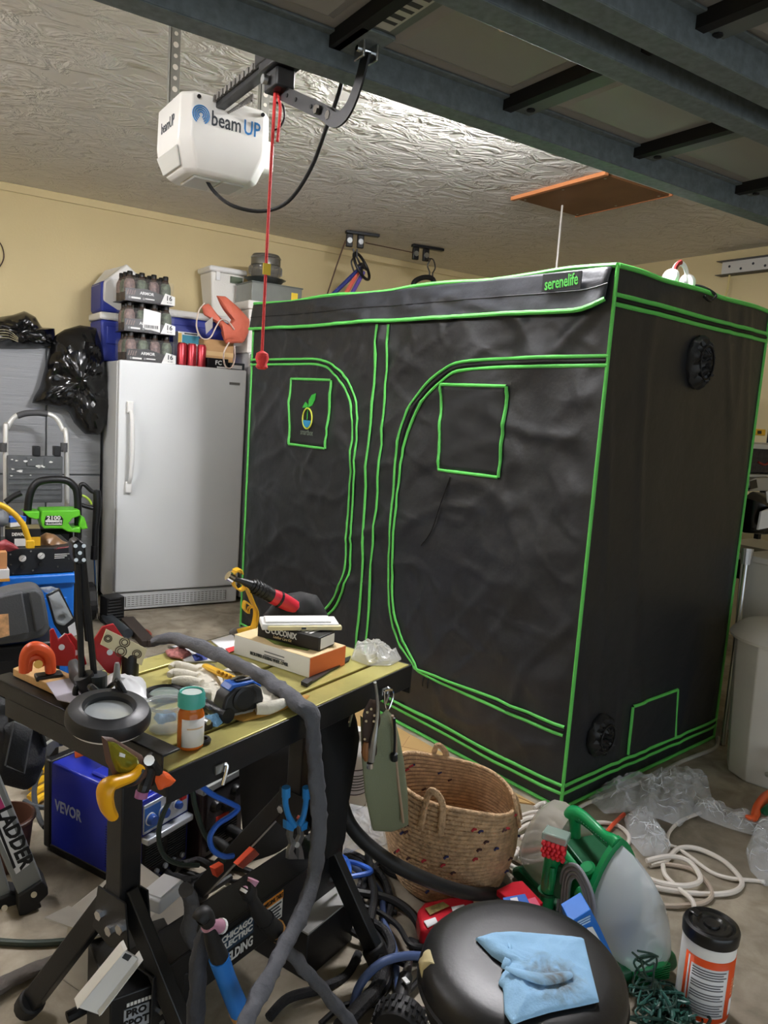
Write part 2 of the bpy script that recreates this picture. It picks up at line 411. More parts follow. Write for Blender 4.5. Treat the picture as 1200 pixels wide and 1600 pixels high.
for r in (.008, .014, .02, .026):
    arc = [(-.092+r*math.cos(t), -.1432, .158+r*math.sin(t)) for t in [math.radians(-60+a*15) for a in range(21)]]
    MB().tube(arc, .0019, 6, smooth=False).build('logo_ring', BLU, op)
text('beamUP', .05, GRYP, op, TM((-.1495, .0, .15), (0, -1, 0), (0, 0, 1)), wid=.13)
for x, y, n_ in ((-.1, .1, 0), (.22, .1, 1)):
    m_ = MB().bb((x-.016, y-.001, .2), (x+.016, y+.001, .588)).bb((x-.016, y-.001, .2), (x-.014, y+.025, .588))
    st_ = m_.build('hanging_strap', M('strap_galv', '#85847c', .5, .6), op)
    for i in range(11):
        MB().cyl((x+.001, y-.0012, .23+i*.034), (x+.001, y-.0018, .23+i*.034), .0065 if i % 2 else .009, n=12).build('slot_hole', M('hole_pale', '#c9c2b4', .7), st_)
MB().bar((-.11, .1, .225), (.23, .1, .225), .03, .004).build('strap_crossbar', MATS['strap_galv'], op)
# rail, chain, trolley, arms (kept as one machine with the motor)
rl = MB().bb((-.045, -3.6, .19), (-.015, -.05, .225)).build('rail', BLKM, op, bevel=.002)
ch = MB()
for i in range(42):
    y = -.1-i*.016; ch.bb((-.056 if i % 2 else -.053, y-.006, .205), (-.0455, y+.006, .222))
ch.build('chain', M('chain_steel', '#8a8782', .4, .8), rl)
ch = MB()
for i in range(20): ch.tube([(-.008, -.05-i*.014, .19-.0012*i), (-.003, -.057-i*.014, .188), (-.008, -.064-i*.014, .19-.0012*i)], .0035, 5, smooth=False)
ch.build('lower_chain', MATS['chain_steel'], rl)
tr = MB().bb((-.065, -.62, .17), (.01, -.5, .2)).bb((-.055, -.6, .12), (0, -.52, .17)).bb((-.06, -.66, .2), (0, -.46, .24)).build('trolley', BLK, op, bevel=.006)
MB().cyl((-.06, -.55, .145), (-.072, -.55, .145), .012, n=12).build('pin', STEEL, tr)
arm = MB().bar((-.02, -.53, .135), (-.02, -.885, -.03), .005, .036, up=(0, 0, 1)).build('straight_arm', BLKM, op)
for t in (.2, .35, .6, .92):
    MB().cyl((-.0225, -.53-.355*t, .135-.165*t), (-.0245, -.53-.355*t, .135-.165*t), .0055, n=8).build('hole', GAP, arm)
for t in (.72, .9):
    MB().cyl((-.0235, -.53-.355*t, .135-.165*t), (-.034, -.53-.355*t, .135-.165*t), .011, n=6).build('nut', CHROME, arm)
cv = [(-.03, -.83, -.005), (-.03, -.88, -.032), (-.03, -.92, -.035), (-.03, -.955, -.018), (-.03, -.985, .02), (-.03, -1.01, .075)]
cm = MB(); P = catmull([Vector(p) for p in cv], 6)
for i in range(len(P)-1): cm.bar(P[i], P[i+1]+(P[i+1]-P[i])*.15, .005, .034, up=(0, 0, 1) if i < 1 else (0, 0, 1))
# bars above flip near vertical; use explicit side normal
cm = MB()
for i, p in enumerate(P):
    t = (P[min(i+1, len(P)-1)]-P[max(i-1, 0)]).normalized(); s_ = Vector((1, 0, 0)); u_ = s_.cross(t)
    cm.v += [tuple(p+s_*a*.0025+u_*b*.017) for a, b in ((-1, -1), (1, -1), (1, 1), (-1, 1))]
for i in range(len(P)-1):
    for q in range(4): cm.f.append((i*4+q, i*4+(q+1) % 4, i*4+4+(q+1) % 4, i*4+4+q))
cm.f += [(0, 1, 2, 3), tuple(len(cm.v)-4+j for j in (3, 2, 1, 0))]
cm.build('curved_arm', BLKM, op)
MB().bb((-.05, -1.03, .055), (-.044, -.99, .12)).bb((-.016, -1.03, .055), (-.010, -.99, .12)).build('clevis', STEEL, op, bevel=.002)
MB().cyl((-.055, -1.01, .075), (-.005, -1.01, .075), .006, n=10).build('clevis_pin', CHROME, op)
# power cable
pc = MB().tube([WY(318, 272, 2.5), WY(335, 300, 2.5), WY(365, 322, 2.45), WY(410, 330, 2.4), WY(450, 315, 2.3), WY(485, 265, 2.2), WY(510, 200, 2.1), WY(528, 150, 2.0), WY(536, 120, 1.98)], .006, 8).build('power_cable', RUB)
tag(pc, 'black power cable looping below the garage door opener', 'cable')
lp = MB().tube([WY(430, 160, 2.02), WY(442, 165, 2.02), WY(444, 185, 2.02), WY(436, 200, 2.02), WY(428, 203, 2.02)], .003, 6).build('cable_loop', RUB); tag(lp, 'small black cable loop hanging by the opener trolley', 'cable')
rp = thing('pull_rope', 'red emergency release rope hanging from the opener trolley', 'rope', (.893, 2.0, 1.575))
RED = M('red_rope', '#e23a3a', .6, bump=.4, bscale=260)
MB().tube([(.003, 0, .71), (.0, 0, .4), (-.001, 0, 0)], .0045, 8).build('rope', RED, rp)
MB().tube([(.003, 0, .70), (.012, 0, .69), (.02, 0, .66), (.018, 0, .6), (.016, 0, .575)], .0045, 8).build('rope_tail', RED, rp)
hd = MB().lathe([(.006, .03), (.016, .024), (.019, .01), (.014, -.004), (.017, -.014), (.01, -.02), (0, -.02)], 14, (0, 0, -.01)).build('knot_handle', RED, rp, smooth=True)
MB().box((0, -.004, .24), (.022, .004, .03)).build('warning_tag', M('tag_yellow', '#e8c63a', .5), rp)

# ------------------------------------------------------------------ grow tent
TENT_O = Vector((2.13, 1.855, 0)); TA = math.radians(7.15)
tent = thing('grow_tent', 'large black fabric grow tent with green piping standing on the garage floor', 'tent', TENT_O, TA)
FAB = M('tent_fabric', '#202226', .46, bump=.45, bscale=11, var=.08, vscale=3, spec=.6)
FAB2 = M('tent_mesh_patch', '#212224', .62); PIPE = M('green_piping', '#62cc5c', .45, bump=.3, bscale=300); SEAM = M('black_seam', '#0b0b0c', .6)
TW, TD, TH = 2.4, 1.2, 2.0
Rt = Matrix.Rotation(-TA, 3, 'Z'); e1 = Vector((-math.sin(TA), math.cos(TA), 0)); e2 = Vector((math.cos(TA), math.sin(TA), 0))
def TF(u, v): q = Rt @ (WP(u, v, TENT_O, e2)-TENT_O); return (q.y, q.z)
def TS(u, v): q = Rt @ (WP(u, v, TENT_O, e1)-TENT_O); return (q.x, q.z)
def edge(a, L, k=.06): return max(0, min(1, a/k, (L-a)/k))
def fd(y, z):
    e = edge(y, TW)*edge(z, TH, .05); p = Vector((y, z, 0))
    big = .013*nz(p, 1.1, 4.2) + .008*nz(p, 3.1, 1.7) + .0045*nz(p, 6.5, 7.7)
    cr = max(0, ridge((y*1.0+z*.8, z*2.2-y*.5, 0), 1.5, 2.0)-.68)*.026 + max(0, ridge((y*.9-z*.5, z*1.6+y*1.1, 3), 2.1, 6.0)-.74)*.027
    top = max(0, 1-abs(z-1.72)/.22)*max(0, ridge((y*3+z*2, z*1.2, 5), 1.6, 1.0)-.45)*.024
    fine = .003*nz(p, 11, 2.2) + max(0, ridge((y*2.2+z*1.3, z*3-y*2, 8), 1.7, 3.3)-.78)*.02
    return -e*(big+cr+top+fine)
def sd(x, z):
    e = edge(x, TD)*edge(z, TH, .05); p = Vector((x, z, 7))
    return -e*(.012*nz(p, 1.3, 8.1)+.004*nz(p, 4, 2)+max(0, ridge((x*5+z*.9, z*.5, 2), 1.0, 4.0)-.75)*.03)
def top_sag(y): return .014*math.sin(y/TW*math.pi*3+.5)*.4
MB().grid(lambda a, b: (fd(a*TW, b*TH), a*TW, b*TH), 150, 130).build('front_panel', FAB, tent, smooth=True, angle=180)
MB().grid(lambda a, b: (a*TD, sd(a*TD, b*TH), b*TH), 70, 110).build('side_panel', FAB, tent, smooth=True, angle=180)
MB().grid(lambda a, b: (a*TD, b*TW, TH-.03*math.sin(a*math.pi)*math.sin(b*math.pi)), 16, 24).build('roof_panel', FAB, tent, smooth=True)
MB().bb((0, TW-.004, 0), (TD, TW, TH)).build('side_panel', FAB, tent); MB().bb((TD-.004, 0, 0), (TD, TW, TH)).build('back_panel', FAB, tent)
def ribbon(pts, w, surf, name='piping', mat=None, lift=.006, par=None, sub=5, th=.006):
    """piping strip sewn on the panel: pts are panel (a,z) pairs"""
    P = [Vector((a, z, 0)) for a, z in pts]
    if len(P) > 2: P = catmull(P, sub)
    else: P = [P[0].lerp(P[1], i/30) for i in range(31)]
    mb = MB(); n = len(P); prof_ = [(-1, 0), (-.75, .75), (0, 1), (.75, .75), (1, 0)]
    for i, p in enumerate(P):
        t = (P[min(i+1, n-1)]-P[max(i-1, 0)]); t.normalize(); s_ = Vector((-t.y, t.x, 0)); wob = 1+.12*nz(p, 14, 2)
        for a, h_ in prof_:
            q = p + s_*(a*w/2*wob); d = (fd if surf == 'F' else sd)(min(max(q.x, 0), TW if surf == 'F' else TD), min(max(q.y, 0), TH)) - lift*.2 - .003 - th*h_
            mb.v.append((d, q.x, q.y) if surf == 'F' else (q.x, d, q.y))
    m5 = 5
    for i in range(n-1):
        for q in range(m5-1): mb.f.append((i*m5+q, i*m5+q+1, (i+1)*m5+q+1, (i+1)*m5+q))
    return mb.build(name, mat or PIPE, par or tent, smooth=True, angle=80)
pf = lambda L: [TF(*p) for p in L]; ps = lambda L: [TS(*p) for p in L]
W1 = .013
# corner + top + bottom edges
def edge_tube(pts, name='piping', r=.007): return MB().tube(pts, r, 8).build(name, PIPE, tent, smooth=True)
edge_tube([(-.002, -.002, z) for z in (0, .5, 1.0, 1.5, 2.0)]); edge_tube([(-.002, TW, z) for z in (0, .7, 1.4, 2.0)]); edge_tube([(TD, -.002, z) for z in (0, .7, 1.4, 2.0)])
edge_tube([(-.003, TW*i/12, TH+.006*math.sin(i*1.7)) for i in range(13)], r=.009); edge_tube([(TD*i/8, -.003, TH+.003*math.sin(i*2.1)) for i in range(9)], r=.009)
edge_tube([(-.004, TW*i/10, .009) for i in range(11)], r=.0075); edge_tube([(TD*i/8, -.004, .009) for i in range(9)], r=.0075)
zb = TF(872, 1226)[1]; zb2 = TF(875, 1236)[1]
for z_ in (zb+.005, zb2-.005): ribbon([(0.0, z_), (TW, z_)], .014, 'F')
ribbon([(0, (zb+zb2)/2), (TW, (zb+zb2)/2)], .02, 'F', 'seam', SEAM, th=.002)
zs = [TS(1121, 1131)[1], TS(1121, 1142)[1]]
for z_ in (zb+.005, zb2-.005): ribbon([(0.0, z_), (TD, z_)], .014, 'S')
ribbon([(0, (zb+zb2)/2), (TD, (zb+zb2)/2)], .02, 'S', 'seam', SEAM, th=.002)
for u0, v0, u1, v1 in ((962, 463, 1195, 519), (962, 476, 1195, 533)):
    a, b = TS(u0, v0), TS(u1, v1); zz = (a[1]+b[1])/2; ribbon([(0, zz), (TD, zz)], .016, 'S')
ribbon([(0, (TS(962, 470)[1]+TS(1195, 526)[1])/2), (TD, (TS(962, 470)[1]+TS(1195, 526)[1])/2)], .012, 'S', 'seam', SEAM, th=.003)
# front trims
ribbon(pf([(592, 507), (585, 600), (572, 760), (566, 900), (556, 1008), (550, 1060)]), .016, 'F'); ribbon(pf([(608, 507), (604, 600), (595, 720), (584, 850), (572, 1008), (566, 1070)]), .014, 'F')
left_out = [(393, 562), (460, 561), (500, 562), (527, 574), (546, 600), (557, 640), (557, 720), (550, 800), (548, 850), (546, 890), (536, 925), (515, 958), (470, 985)]
left_in = [(393, 570), (460, 569), (500, 570), (520, 581), (539, 606), (550, 645), (550, 720), (543, 805), (541, 850), (539, 888), (529, 920), (508, 952), (465, 978)]
ribbon(pf(left_out), W1, 'F'); ribbon(pf(left_in), W1, 'F'); ribbon(pf([((a[0]+b[0])/2, (a[1]+b[1])/2) for a, b in zip(left_out, left_in)]), .014, 'F', 'zip', SEAM, th=.004)
right_out = [(952, 556), (850, 559), (740, 564), (692, 579), (650, 620), (627, 676), (617, 750), (611, 850), (609, 930), (620, 990), (645, 1032), (668, 1050), (780, 1092), (884, 1136)]
right_in = [(950, 571), (850, 573), (740, 577), (700, 590), (660, 628), (635, 688), (624, 755), (617, 850), (615, 930), (628, 990), (652, 1036), (674, 1058), (780, 1105), (882, 1149)]
ribbon(pf(right_out), W1, 'F'); ribbon(pf(right_in), W1, 'F'); ribbon(pf([((a[0]+b[0])/2, (a[1]+b[1])/2) for a, b in zip(right_out, right_in)]), .014, 'F', 'zip', SEAM, th=.004)
def window(px, name):
    c = pf(px); mb = MB(); k_ = 14
    def pt(a, b):
        y_ = (c[0][0]*(1-a)+c[1][0]*a)*(1-b)+(c[3][0]*(1-a)+c[2][0]*a)*b; z_ = (c[0][1]*(1-a)+c[1][1]*a)*(1-b)+(c[3][1]*(1-a)+c[2][1]*a)*b
        return (fd(y_, z_)-.0045, y_, z_)
    mb.grid(pt, k_, k_); p_ = mb.build(name, FAB2, tent, smooth=True, solid=.002)
    for i in range(4): ribbon([c[i], c[(i+1) % 4]], .014, 'F', 'window_piping', par=p_, th=.009)
    return c, p_
window([(691, 601), (796, 604), (780, 746), (686, 734)], 'window_flap')
cL, wL = window([(455, 592), (519, 594), (508, 701), (453, 694)], 'window_flap')
# small logo on the left flap: bulb with leaves, and the word
def onF(u, v, d=.012): y_, z_ = TF(u, v); return Vector((fd(y_, z_)-d, y_, z_))
cy, cz = TF(482, 651); sc = abs(TF(482, 700)[1]-TF(482, 600)[1])/100
def Lg(dx, dy, d=.011): return (fd(cy, cz)-d, cy-dx*sc*1.35, cz-dy*sc)
YEL = M('logo_yellow', '#d8dc4a', .5); LEAF = M('logo_leaf', '#35b53c', .5); LBL = M('logo_blue', '#2b93c8', .5)
MB().tube([Lg(9.5*math.cos(t), 3+16*math.sin(t)) for t in [i*math.pi/12 for i in range(25)]], .0042, 6, smooth=False).build('logo_ring', YEL, wL)
MB().prism([Lg(8*math.cos(t), 6+11*math.sin(t)) for t in [i*math.pi/10 for i in range(11)]], (-.002, 0, 0)).build('logo_water', LBL, wL)
MB().tube([Lg(0, 5), Lg(0, -6), Lg(2, -18)], .002, 6).build('logo_stem', LEAF, wL)
MB().prism([Lg(*p) for p in [(1, -14), (2, -26), (7, -34), (15, -37), (14, -27), (9, -18)]], (-.002, 0, 0)).build('logo_leaf', LEAF, wL)
MB().prism([Lg(*p) for p in [(0, -11), (-4, -14), (-11, -13), (-8, -18), (-5, -23), (0, -19)]], (-.002, 0, 0)).build('logo_leaf', LEAF, wL)
text('smartbox', .046, M('logo_grey', '#6d7a6a', .5), wL, TM(Lg(0, 25), (0, -1, 0), (0, 0, 1)), wid=.115)
# header flap hanging from the top
fl = [(393, 515), (440, 513), (500, 510), (560, 505), (585, 503), (640, 501), (700, 498), (760, 494), (820, 491), (880, 489), (935, 486)]
fp = pf(fl); ylo = fp[-1][0]; yhi = TW
def flz(y):
    for i in range(len(fp)-1):
        if fp[i][0] >= y >= fp[i+1][0]:
            t = (fp[i][0]-y)/(fp[i][0]-fp[i+1][0]); return fp[i][1]+(fp[i+1][1]-fp[i][1])*t
    return fp[-1][1] if y < ylo else fp[0][1]
def fpt(a, b):
    y_ = .015+a*(TW-.015); z0 = flz(y_)
    if y_ < .12: z0 += (1-(y_/.12))**2*.045
    z_ = z0+(TH-.004-z0)*b
    return (fd(y_, z_)-.010-.020*(1-b)*(1+.3*nz((y_*4, 0, 0)))+.004*nz((y_*9, z_*9, 1)), y_, z_)
hf = MB().grid(fpt, 90, 14).build('header_flap', FAB, tent, smooth=True, angle=180, solid=.003)
MB().tube([Vector(fpt(i/60, 0)) for i in range(61)], .0085, 8, smooth=False).build('flap_piping', PIPE, hf, smooth=True)
MB().tube([Vector(fpt(i/60, .48))-Vector((.001, 0, 0)) for i in range(61)], .003, 6, smooth=False).build('flap_seam', SEAM, hf)
yy, zz = TF(889, 443); lb = MB().box((-.044, yy, zz), (.004, .17, .062)).build('brand_patch', FAB2, hf)
T = TM((-.047, yy, zz-.002), (0, -1, .08), (0, .08, 1)); text('serenelife', .06, PIPE, lb, T, wid=.145, bold=.0008)
# side: vent flap and two cinched duct sleeves
c = ps([(986, 1103), (1057, 1077), (1052, 1150), (980, 1178)])
vf = MB().prism([(x, sd(x, z)-.003, z) for x, z in c], (0, -.004, 0)).build('vent_flap', FAB, tent)
for i in (0, 1, 3): ribbon([c[i], c[(i+1) % 4]], .013, 'S', 'vent_piping', par=vf, th=.008)
def sleeve(u, v, rx, rz):
    x, z = TS(u, v); mb = MB(); n_ = 40; prof_ = [(1.0, .0), (1.02, .012), (.9, .03), (.72, .04), (.5, .03), (.3, .045), (.15, .03), (.03, .02)]
    for r, d in prof_:
        for q in range(n_):
            an = 2*math.pi*q/n_; k_ = 1+.08*nz((math.cos(an)*3, math.sin(an)*3, r*4), 1.5); dd = d*(1+.6*nz((math.cos(an)*4, math.sin(an)*4, r*3), 1.3, 5))
            mb.v.append((x+rx*r*k_*math.cos(an), sd(x, z)-.002-dd, z+rz*r*k_*math.sin(an)))
    for i in range(len(prof_)-1):
        for q in range(n_): mb.f.append((i*n_+q, i*n_+(q+1) % n_, i*n_+n_+(q+1) % n_, i*n_+n_+q))
    mb.f.append(tuple((len(prof_)-1)*n_+q for q in range(n_)))
    s_ = mb.build('duct_sleeve', M('sleeve_nylon', '#1d1e20', .45), tent, smooth=True, angle=35)
    MB().tube([(x+rx*.62*math.cos(t), sd(x, z)-.046, z+rz*.62*math.sin(t)) for t in [i*math.pi/10 for i in range(21)]], .004, 6, smooth=False).build('drawstring', SEAM, s_)
sleeve(1088, 567, .085, .105); sleeve(934, 1147, .075, .085)
# zip pulls and window cord
for u, v in ((666, 1060), (674, 1063)):
    y_, z_ = TF(u, v); MB().tube([(fd(y_, z_)-.012, y_, z_+.012), (fd(y_, z_)-.018, y_, z_-.012), (fd(y_, z_)-.014, y_+.003, z_-.032)], .0045, 6).build('zip_pull', BLK, tent)
MB().tube([onF(u, v, .008) for u, v in ((707, 745), (690, 790), (676, 830), (660, 852))], .0025, 6).build('window_cord', SEAM, tent)
# ------------------------------------------------------------------ back wall: freezer and what stands on it
fr = thing('upright_freezer', 'tall white upright freezer with side handle beside the grow tent', 'freezer', (1.705, 5.045, 0), math.radians(-2))
HWD = .425
MB().bb((-HWD, .05, .03), (HWD, .70, 1.645)).build('body', WPAINT, fr, bevel=.008)
MB().bb((-HWD+.006, .03, .15), (HWD-.006, .05, 1.63)).build('door_gasket', M('gasket_grey', '#55585a', .7), fr)
MB().bb((-HWD, -.02, .135), (HWD, .03, 1.65)).build('door', WPAINT, fr, bevel=.009, seg=3)
hd = MB().tube([(-.355, -.045, 1.33), (-.35, -.072, 1.28), (-.345, -.08, 1.1), (-.35, -.072, .93), (-.355, -.045, .87)], .013, 10, flat=.8).build('handle', WHT, fr, smooth=True)
for z in (1.355, .84): MB().box((-.357, -.034, z), (.04, .028, .075)).build('handle_mount', WHT, hd, bevel=.006)
MB().box((.34, -.0212, 1.555), (.075, .003, .017)).build('badge', M('badge_grey', '#9b9a94', .4, .5), fr)
gr = MB().bb((-HWD, .0, .01), (HWD, .06, .125)).build('kick_plate', WPAINT, fr, bevel=.006)
gi = MB().bb((-HWD+.07, -.003, .03), (HWD-.08, .0, .1)).build('grille_recess', M('grille_shadow', '#6d6a64', .7), gr)
for k in range(5): MB().bb((-HWD+.075, -.008, .035+k*.0135), (HWD-.085, -.003, .0425+k*.0135)).build('grille_slat', WPAINT, gr)
for k in range(26): MB().bb((-HWD+.078+k*.0265, -.0075, .033), (-HWD+.085+k*.0265, -.0028, .1)).build('grille_rib', WPAINT, gr)
for x in (-.4, .38):
    for y in (.08, .62): MB().cyl((x, y, 0), (x, y, .035), .02, n=10).build('foot', BLK, fr)
ZF = 1.646
# second white refrigerator, mostly behind the tent
rf = thing('white_refrigerator', 'white refrigerator mostly hidden behind the left end of the tent', 'refrigerator', (2.52, 5.04, 0))
MB().bb((-.345, .05, .02), (.4, .68, 1.775)).build('body', WPAINT, rf, bevel=.006)
MB().bb((-.345, -.02, .12), (.4, .045, 1.77)).build('door', WPAINT, rf, bevel=.008)
for x in (-.3, .35):
    for y in (.1, .6): MB().cyl((x, y, 0), (x, y, .03), .02, n=10).build('foot', BLK, rf)
fo = thing('foam_cooler', 'white foam cooler box with lid on top of the hidden refrigerator', 'cooler', (2.36, 5.24, 1.776))
FOAM = M('foam_white', '#e6e3da', .8, bump=.3, bscale=200)
MB().bb((-.2, -.15, 0), (.25, .25, .30)).build('box', FOAM, fo, bevel=.01); MB().bb((-.21, -.16, .3005), (.26, .26, .36)).build('lid', FOAM, fo, bevel=.01)
tb = thing('metal_box', 'grey sheet metal box with yellow label on top of the foam cooler', 'box', (2.36, 5.25, 2.138))
MB().bb((-.17, -.12, 0), (.22, .16, .135)).build('box', M('sheet_metal', '#8d918c', .35, .7, var=.1), tb, bevel=.004)
MB().box((.16, -.122, .06), (.05, .003, .07)).build('label', MATS['tag_yellow'], tb); MB().bb((-.175, -.125, .128), (.225, .165, .137)).build('rim', M('sheet_rim', '#6e736f', .4, .6), tb)
for k, (lab, z, r, mt) in enumerate([('wide shallow metal pan under the glass bowl, above the metal box', 2.276, .135, STEEL), ('smoked glass bowl on the metal pan by the red rope', 2.316, .115, M('smoked_glass', '#77746c', .12, 0, alpha=.55)), ('grey round tin topping the bowl stack by the red rope', 2.405, .105, M('tin_grey', '#77756d', .35, .6))]):
    b_ = thing(['metal_pan', 'glass_bowl', 'round_tin'][k], lab, ['pan', 'bowl', 'tin'][k], (2.34, 5.25, z))
    if k == 0:
        MB().lathe([(.09, 0), (.11, .004), (r, .034), (r+.012, .037), (r+.012, .04), (r-.004, .036), (.1, .008), (0, .006)], 36).build('dish', mt, b_, smooth=True)
        MB().lathe([(r+.011, .036), (r+.016, .038), (r+.011, .041)], 36).build('rolled_rim', CHROME, b_)
    if k == 1:
        MB().lathe([(.07, 0), (.1, .01), (r, .05), (r, .085), (r-.006, .085), (.09, .02), (0, .012)], 36).build('bowl', mt, b_, smooth=True)
        for q in range(18): MB().box(((r+.001)*math.cos(q*.349), (r+.001)*math.sin(q*.349), .055), (.008, .008, .05), rotz(q*.349)).build('rib', mt, b_)
    if k == 2:
        MB().lathe([(.1, 0), (r, .004), (r, .06), (r-.012, .078), (.03, .084), (0, .084)], 36).build('tin', mt, b_, smooth=True)
        MB().lathe([(r+.001, .05), (r+.004, .055), (r+.001, .06)], 36).build('rim', STEEL, b_)
# white tub
wt = thing('white_tub', 'tall white plastic tub with lid by the wall above the freezer', 'tub', (2.14, 5.57, 2.037))
MB().add([(-.1, -.09, 0), (.1, -.09, 0), (.1, .09, 0), (-.1, .09, 0), (-.13, -.12, .31), (.13, -.12, .31), (.13, .12, .31), (-.13, .12, .31)], [(0, 1, 2, 3), (4, 5, 6, 7), (0, 1, 5, 4), (1, 2, 6, 5), (2, 3, 7, 6), (3, 0, 4, 7)]).build('tub', FOAM, wt, bevel=.012)
MB().bb((-.145, -.135, .3105), (.145, .135, .35)).build('lid', WHT, wt, bevel=.014); MB().box((.06, -.127, .27), (.09, .012, .045)).build('label', M('label_green', '#4d5a45', .5), wt)
MB().box((-.08, -.125, .28), (.03, .018, .06)).build('latch', WHT, wt, bevel=.004)
# coolers
CB = M('cooler_blue', '#27358f', .45); CW = M('cooler_white', '#dedcd6', .45)
def cooler(label, loc, sx, sy, sz, rz=0, name='blue_cooler'):
    c_ = thing(name, label, 'cooler', loc, rz)
    MB().add([(-sx*.46, -sy*.46, 0), (sx*.46, -sy*.46, 0), (sx*.46, sy*.46, 0), (-sx*.46, sy*.46, 0), (-sx/2, -sy/2, sz), (sx/2, -sy/2, sz), (sx/2, sy/2, sz), (-sx/2, sy/2, sz)], [(3, 2, 1, 0), (4, 5, 6, 7), (0, 1, 5, 4), (1, 2, 6, 5), (2, 3, 7, 6), (3, 0, 4, 7)]).build('body', CB, c_, bevel=.015)
    MB().bb((-sx*.36, -sy/2-.006, sz*.42), (sx*.36, -sy/2+.01, sz*.86)).build('raised_panel', CB, c_, bevel=.008)
    MB().bb((-sx/2-.008, -sy/2-.01, sz+.0005), (sx/2+.008, sy/2+.01, sz+.05)).build('lid', CW, c_, bevel=.012)
    MB().bb((-sx*.2, -sy/2-.013, sz+.012), (sx*.2, -sy/2-.008, sz+.03)).build('lid_grip', CW, c_, bevel=.002)
    return c_
cooler('large blue cooler with white lid behind the bottle packs on the freezer', (1.87, 5.55, ZF), .62, .34, .34)
c2 = cooler('small blue cooler at the left edge of the freezer top', (1.375, 5.56, ZF), .26, .32, .27)
c3 = thing('open_cooler', 'blue cooler shell with its white inner lid raised, topmost on the left', 'cooler', (1.375, 5.56, ZF+.322), 0)
MB().bb((-.13, -.15, 0), (.13, .15, .2)).build('body', CB, c3, bevel=.02)
MB().prism([(-.115, -.13, .19), (.03, -.13, .33), (.20, -.13, .20), (.20, -.13, .03), (-.02, -.13, .02), (-.115, -.13, .07)], (0, -.03, 0)).build('raised_lid', CW, c3, bevel=.012)
MB().prism([(-.131, -.1, .18), (-.131, .12, .18), (-.05, .1, .3), (.03, -.08, .325)], (.01, 0, -.01)).build('lid_back', CW, c3)
# shrink-wrapped packs of bottles
BOT = M('bottle_coffee', '#3a2b22', .25); CAP = M('cap_black', '#101010', .4); LBLG = M('label_leaf', '#5d6653', .5, var=.5, vscale=60); LBLP = M('label_pink', '#7d6660', .5, var=.55, vscale=50); FILM = M('wrap_film', '#e9ebea', .06, alpha=.07)
PACKB = M('wrap_dark_print', '#24201f', .35)
def pack(label, loc, rz, mid):
    p_ = thing('bottle_pack', label, 'drink pack', loc, rz, group='bottle packs stacked on the freezer')
    for i in range(4):
        for j in range(3):
            b_ = MB().lathe([(.03, 0), (.034, .006), (.034, .10), (.031, .118), (.018, .148), (.0155, .165), (0, .165)], 14, (-.117+i*.078, -.07+j*.075, .004)).build('bottle', BOT, p_, smooth=True)
            MB().lathe([(.0348, .055), (.0348, .10), (.032, .118), (.024, .135)], 14, (-.117+i*.078, -.07+j*.075, .004)).build('bottle_label', LBLG if (i+j) % 2 else LBLP, b_, smooth=True)
            MB().lathe([(.0175, .158), (.0175, .18), (.015, .183), (0, .183)], 12, (-.117+i*.078, -.07+j*.075, .004)).build('cap', CAP, b_, smooth=True)
    MB().bb((-.16, -.112, 0), (.16, .118, .004)).build('tray', PACKB, p_)
    MB().prism([(-.158, -.113, .005), (.158, -.113, .005), (.158, -.113, .035), (.09, -.113, .06), (-.02, -.113, .085), (-.158, -.113, .075)], (0, -.002, 0)).build('printed_band', PACKB, p_)
    MB().prism([(.07, -.116, .004), (.165, -.116, .004), (.165, -.116, .06), (.1, -.116, .075)], (0, -.002, 0)).build('count_panel', WHT, p_)
    text('16', .042, BLK, p_, TM((.125, -.1185, .045), (1, 0, 0), (0, 0, 1)), bold=.001); text('FL OZ', .012, BLK, p_, TM((.128, -.1185, .018), (1, 0, 0), (0, 0, 1)))
    text('ARMOR', .026, WHT, p_, TM((-.02, -.1155, .055), (1, 0, 0), (0, 0, 1)), bold=.0006); [MB().lathe([(.006, 0), (.006, .001), (.0045, .001)], 10, (-.13+q*.09, -.1152, .022), axis=(0, -1, 0)).build('print_mark', WHT, p_) for q in range(2)]; [MB().bb((-.12+q*.09, -.1162, .0165+.004*(q % 2)), (-.06+q*.09, -.1152, .0275)).build('print_mark', WHT, p_) for q in range(2)]
    for k in range(4): MB().prism([(-.15+k*.014, -.1155, .038), (-.143+k*.014, -.1155, .038), (-.134+k*.014, -.1155, .07), (-.141+k*.014, -.1155, .07)], (0, -.001, 0)).build('pink_stripe', LBLP, p_)
    if mid:
        MB().prism([(-.045, -.117, .03), (.065, -.117, .01), (.068, -.117, .135), (-.04, -.117, .15)], (0, -.002, 0)).build('paper_sheet', WHT, p_)
        for k in range(9): MB().bb((-.035+k*.01, -.121, .03), (-.031+k*.01+(k % 3)*.001, -.119, .05)).build('barcode_bar', BLK, p_)
    f_ = MB().bb((-.162, -.1195, 0), (.162, .122, .15)).build('film_wrap', FILM, p_, bevel=.02)
    return p_
pack('bottom bottle pack of the stack on the freezer', (1.475, 5.17, ZF), math.radians(3), False)
pack('middle bottle pack of the stack, with a white paper sheet on its front', (1.47, 5.17, ZF+.188), math.radians(-1), True)
pack('top bottle pack of the stack on the freezer, below the raised cooler lid', (1.46, 5.18, ZF+.376), math.radians(4), False)
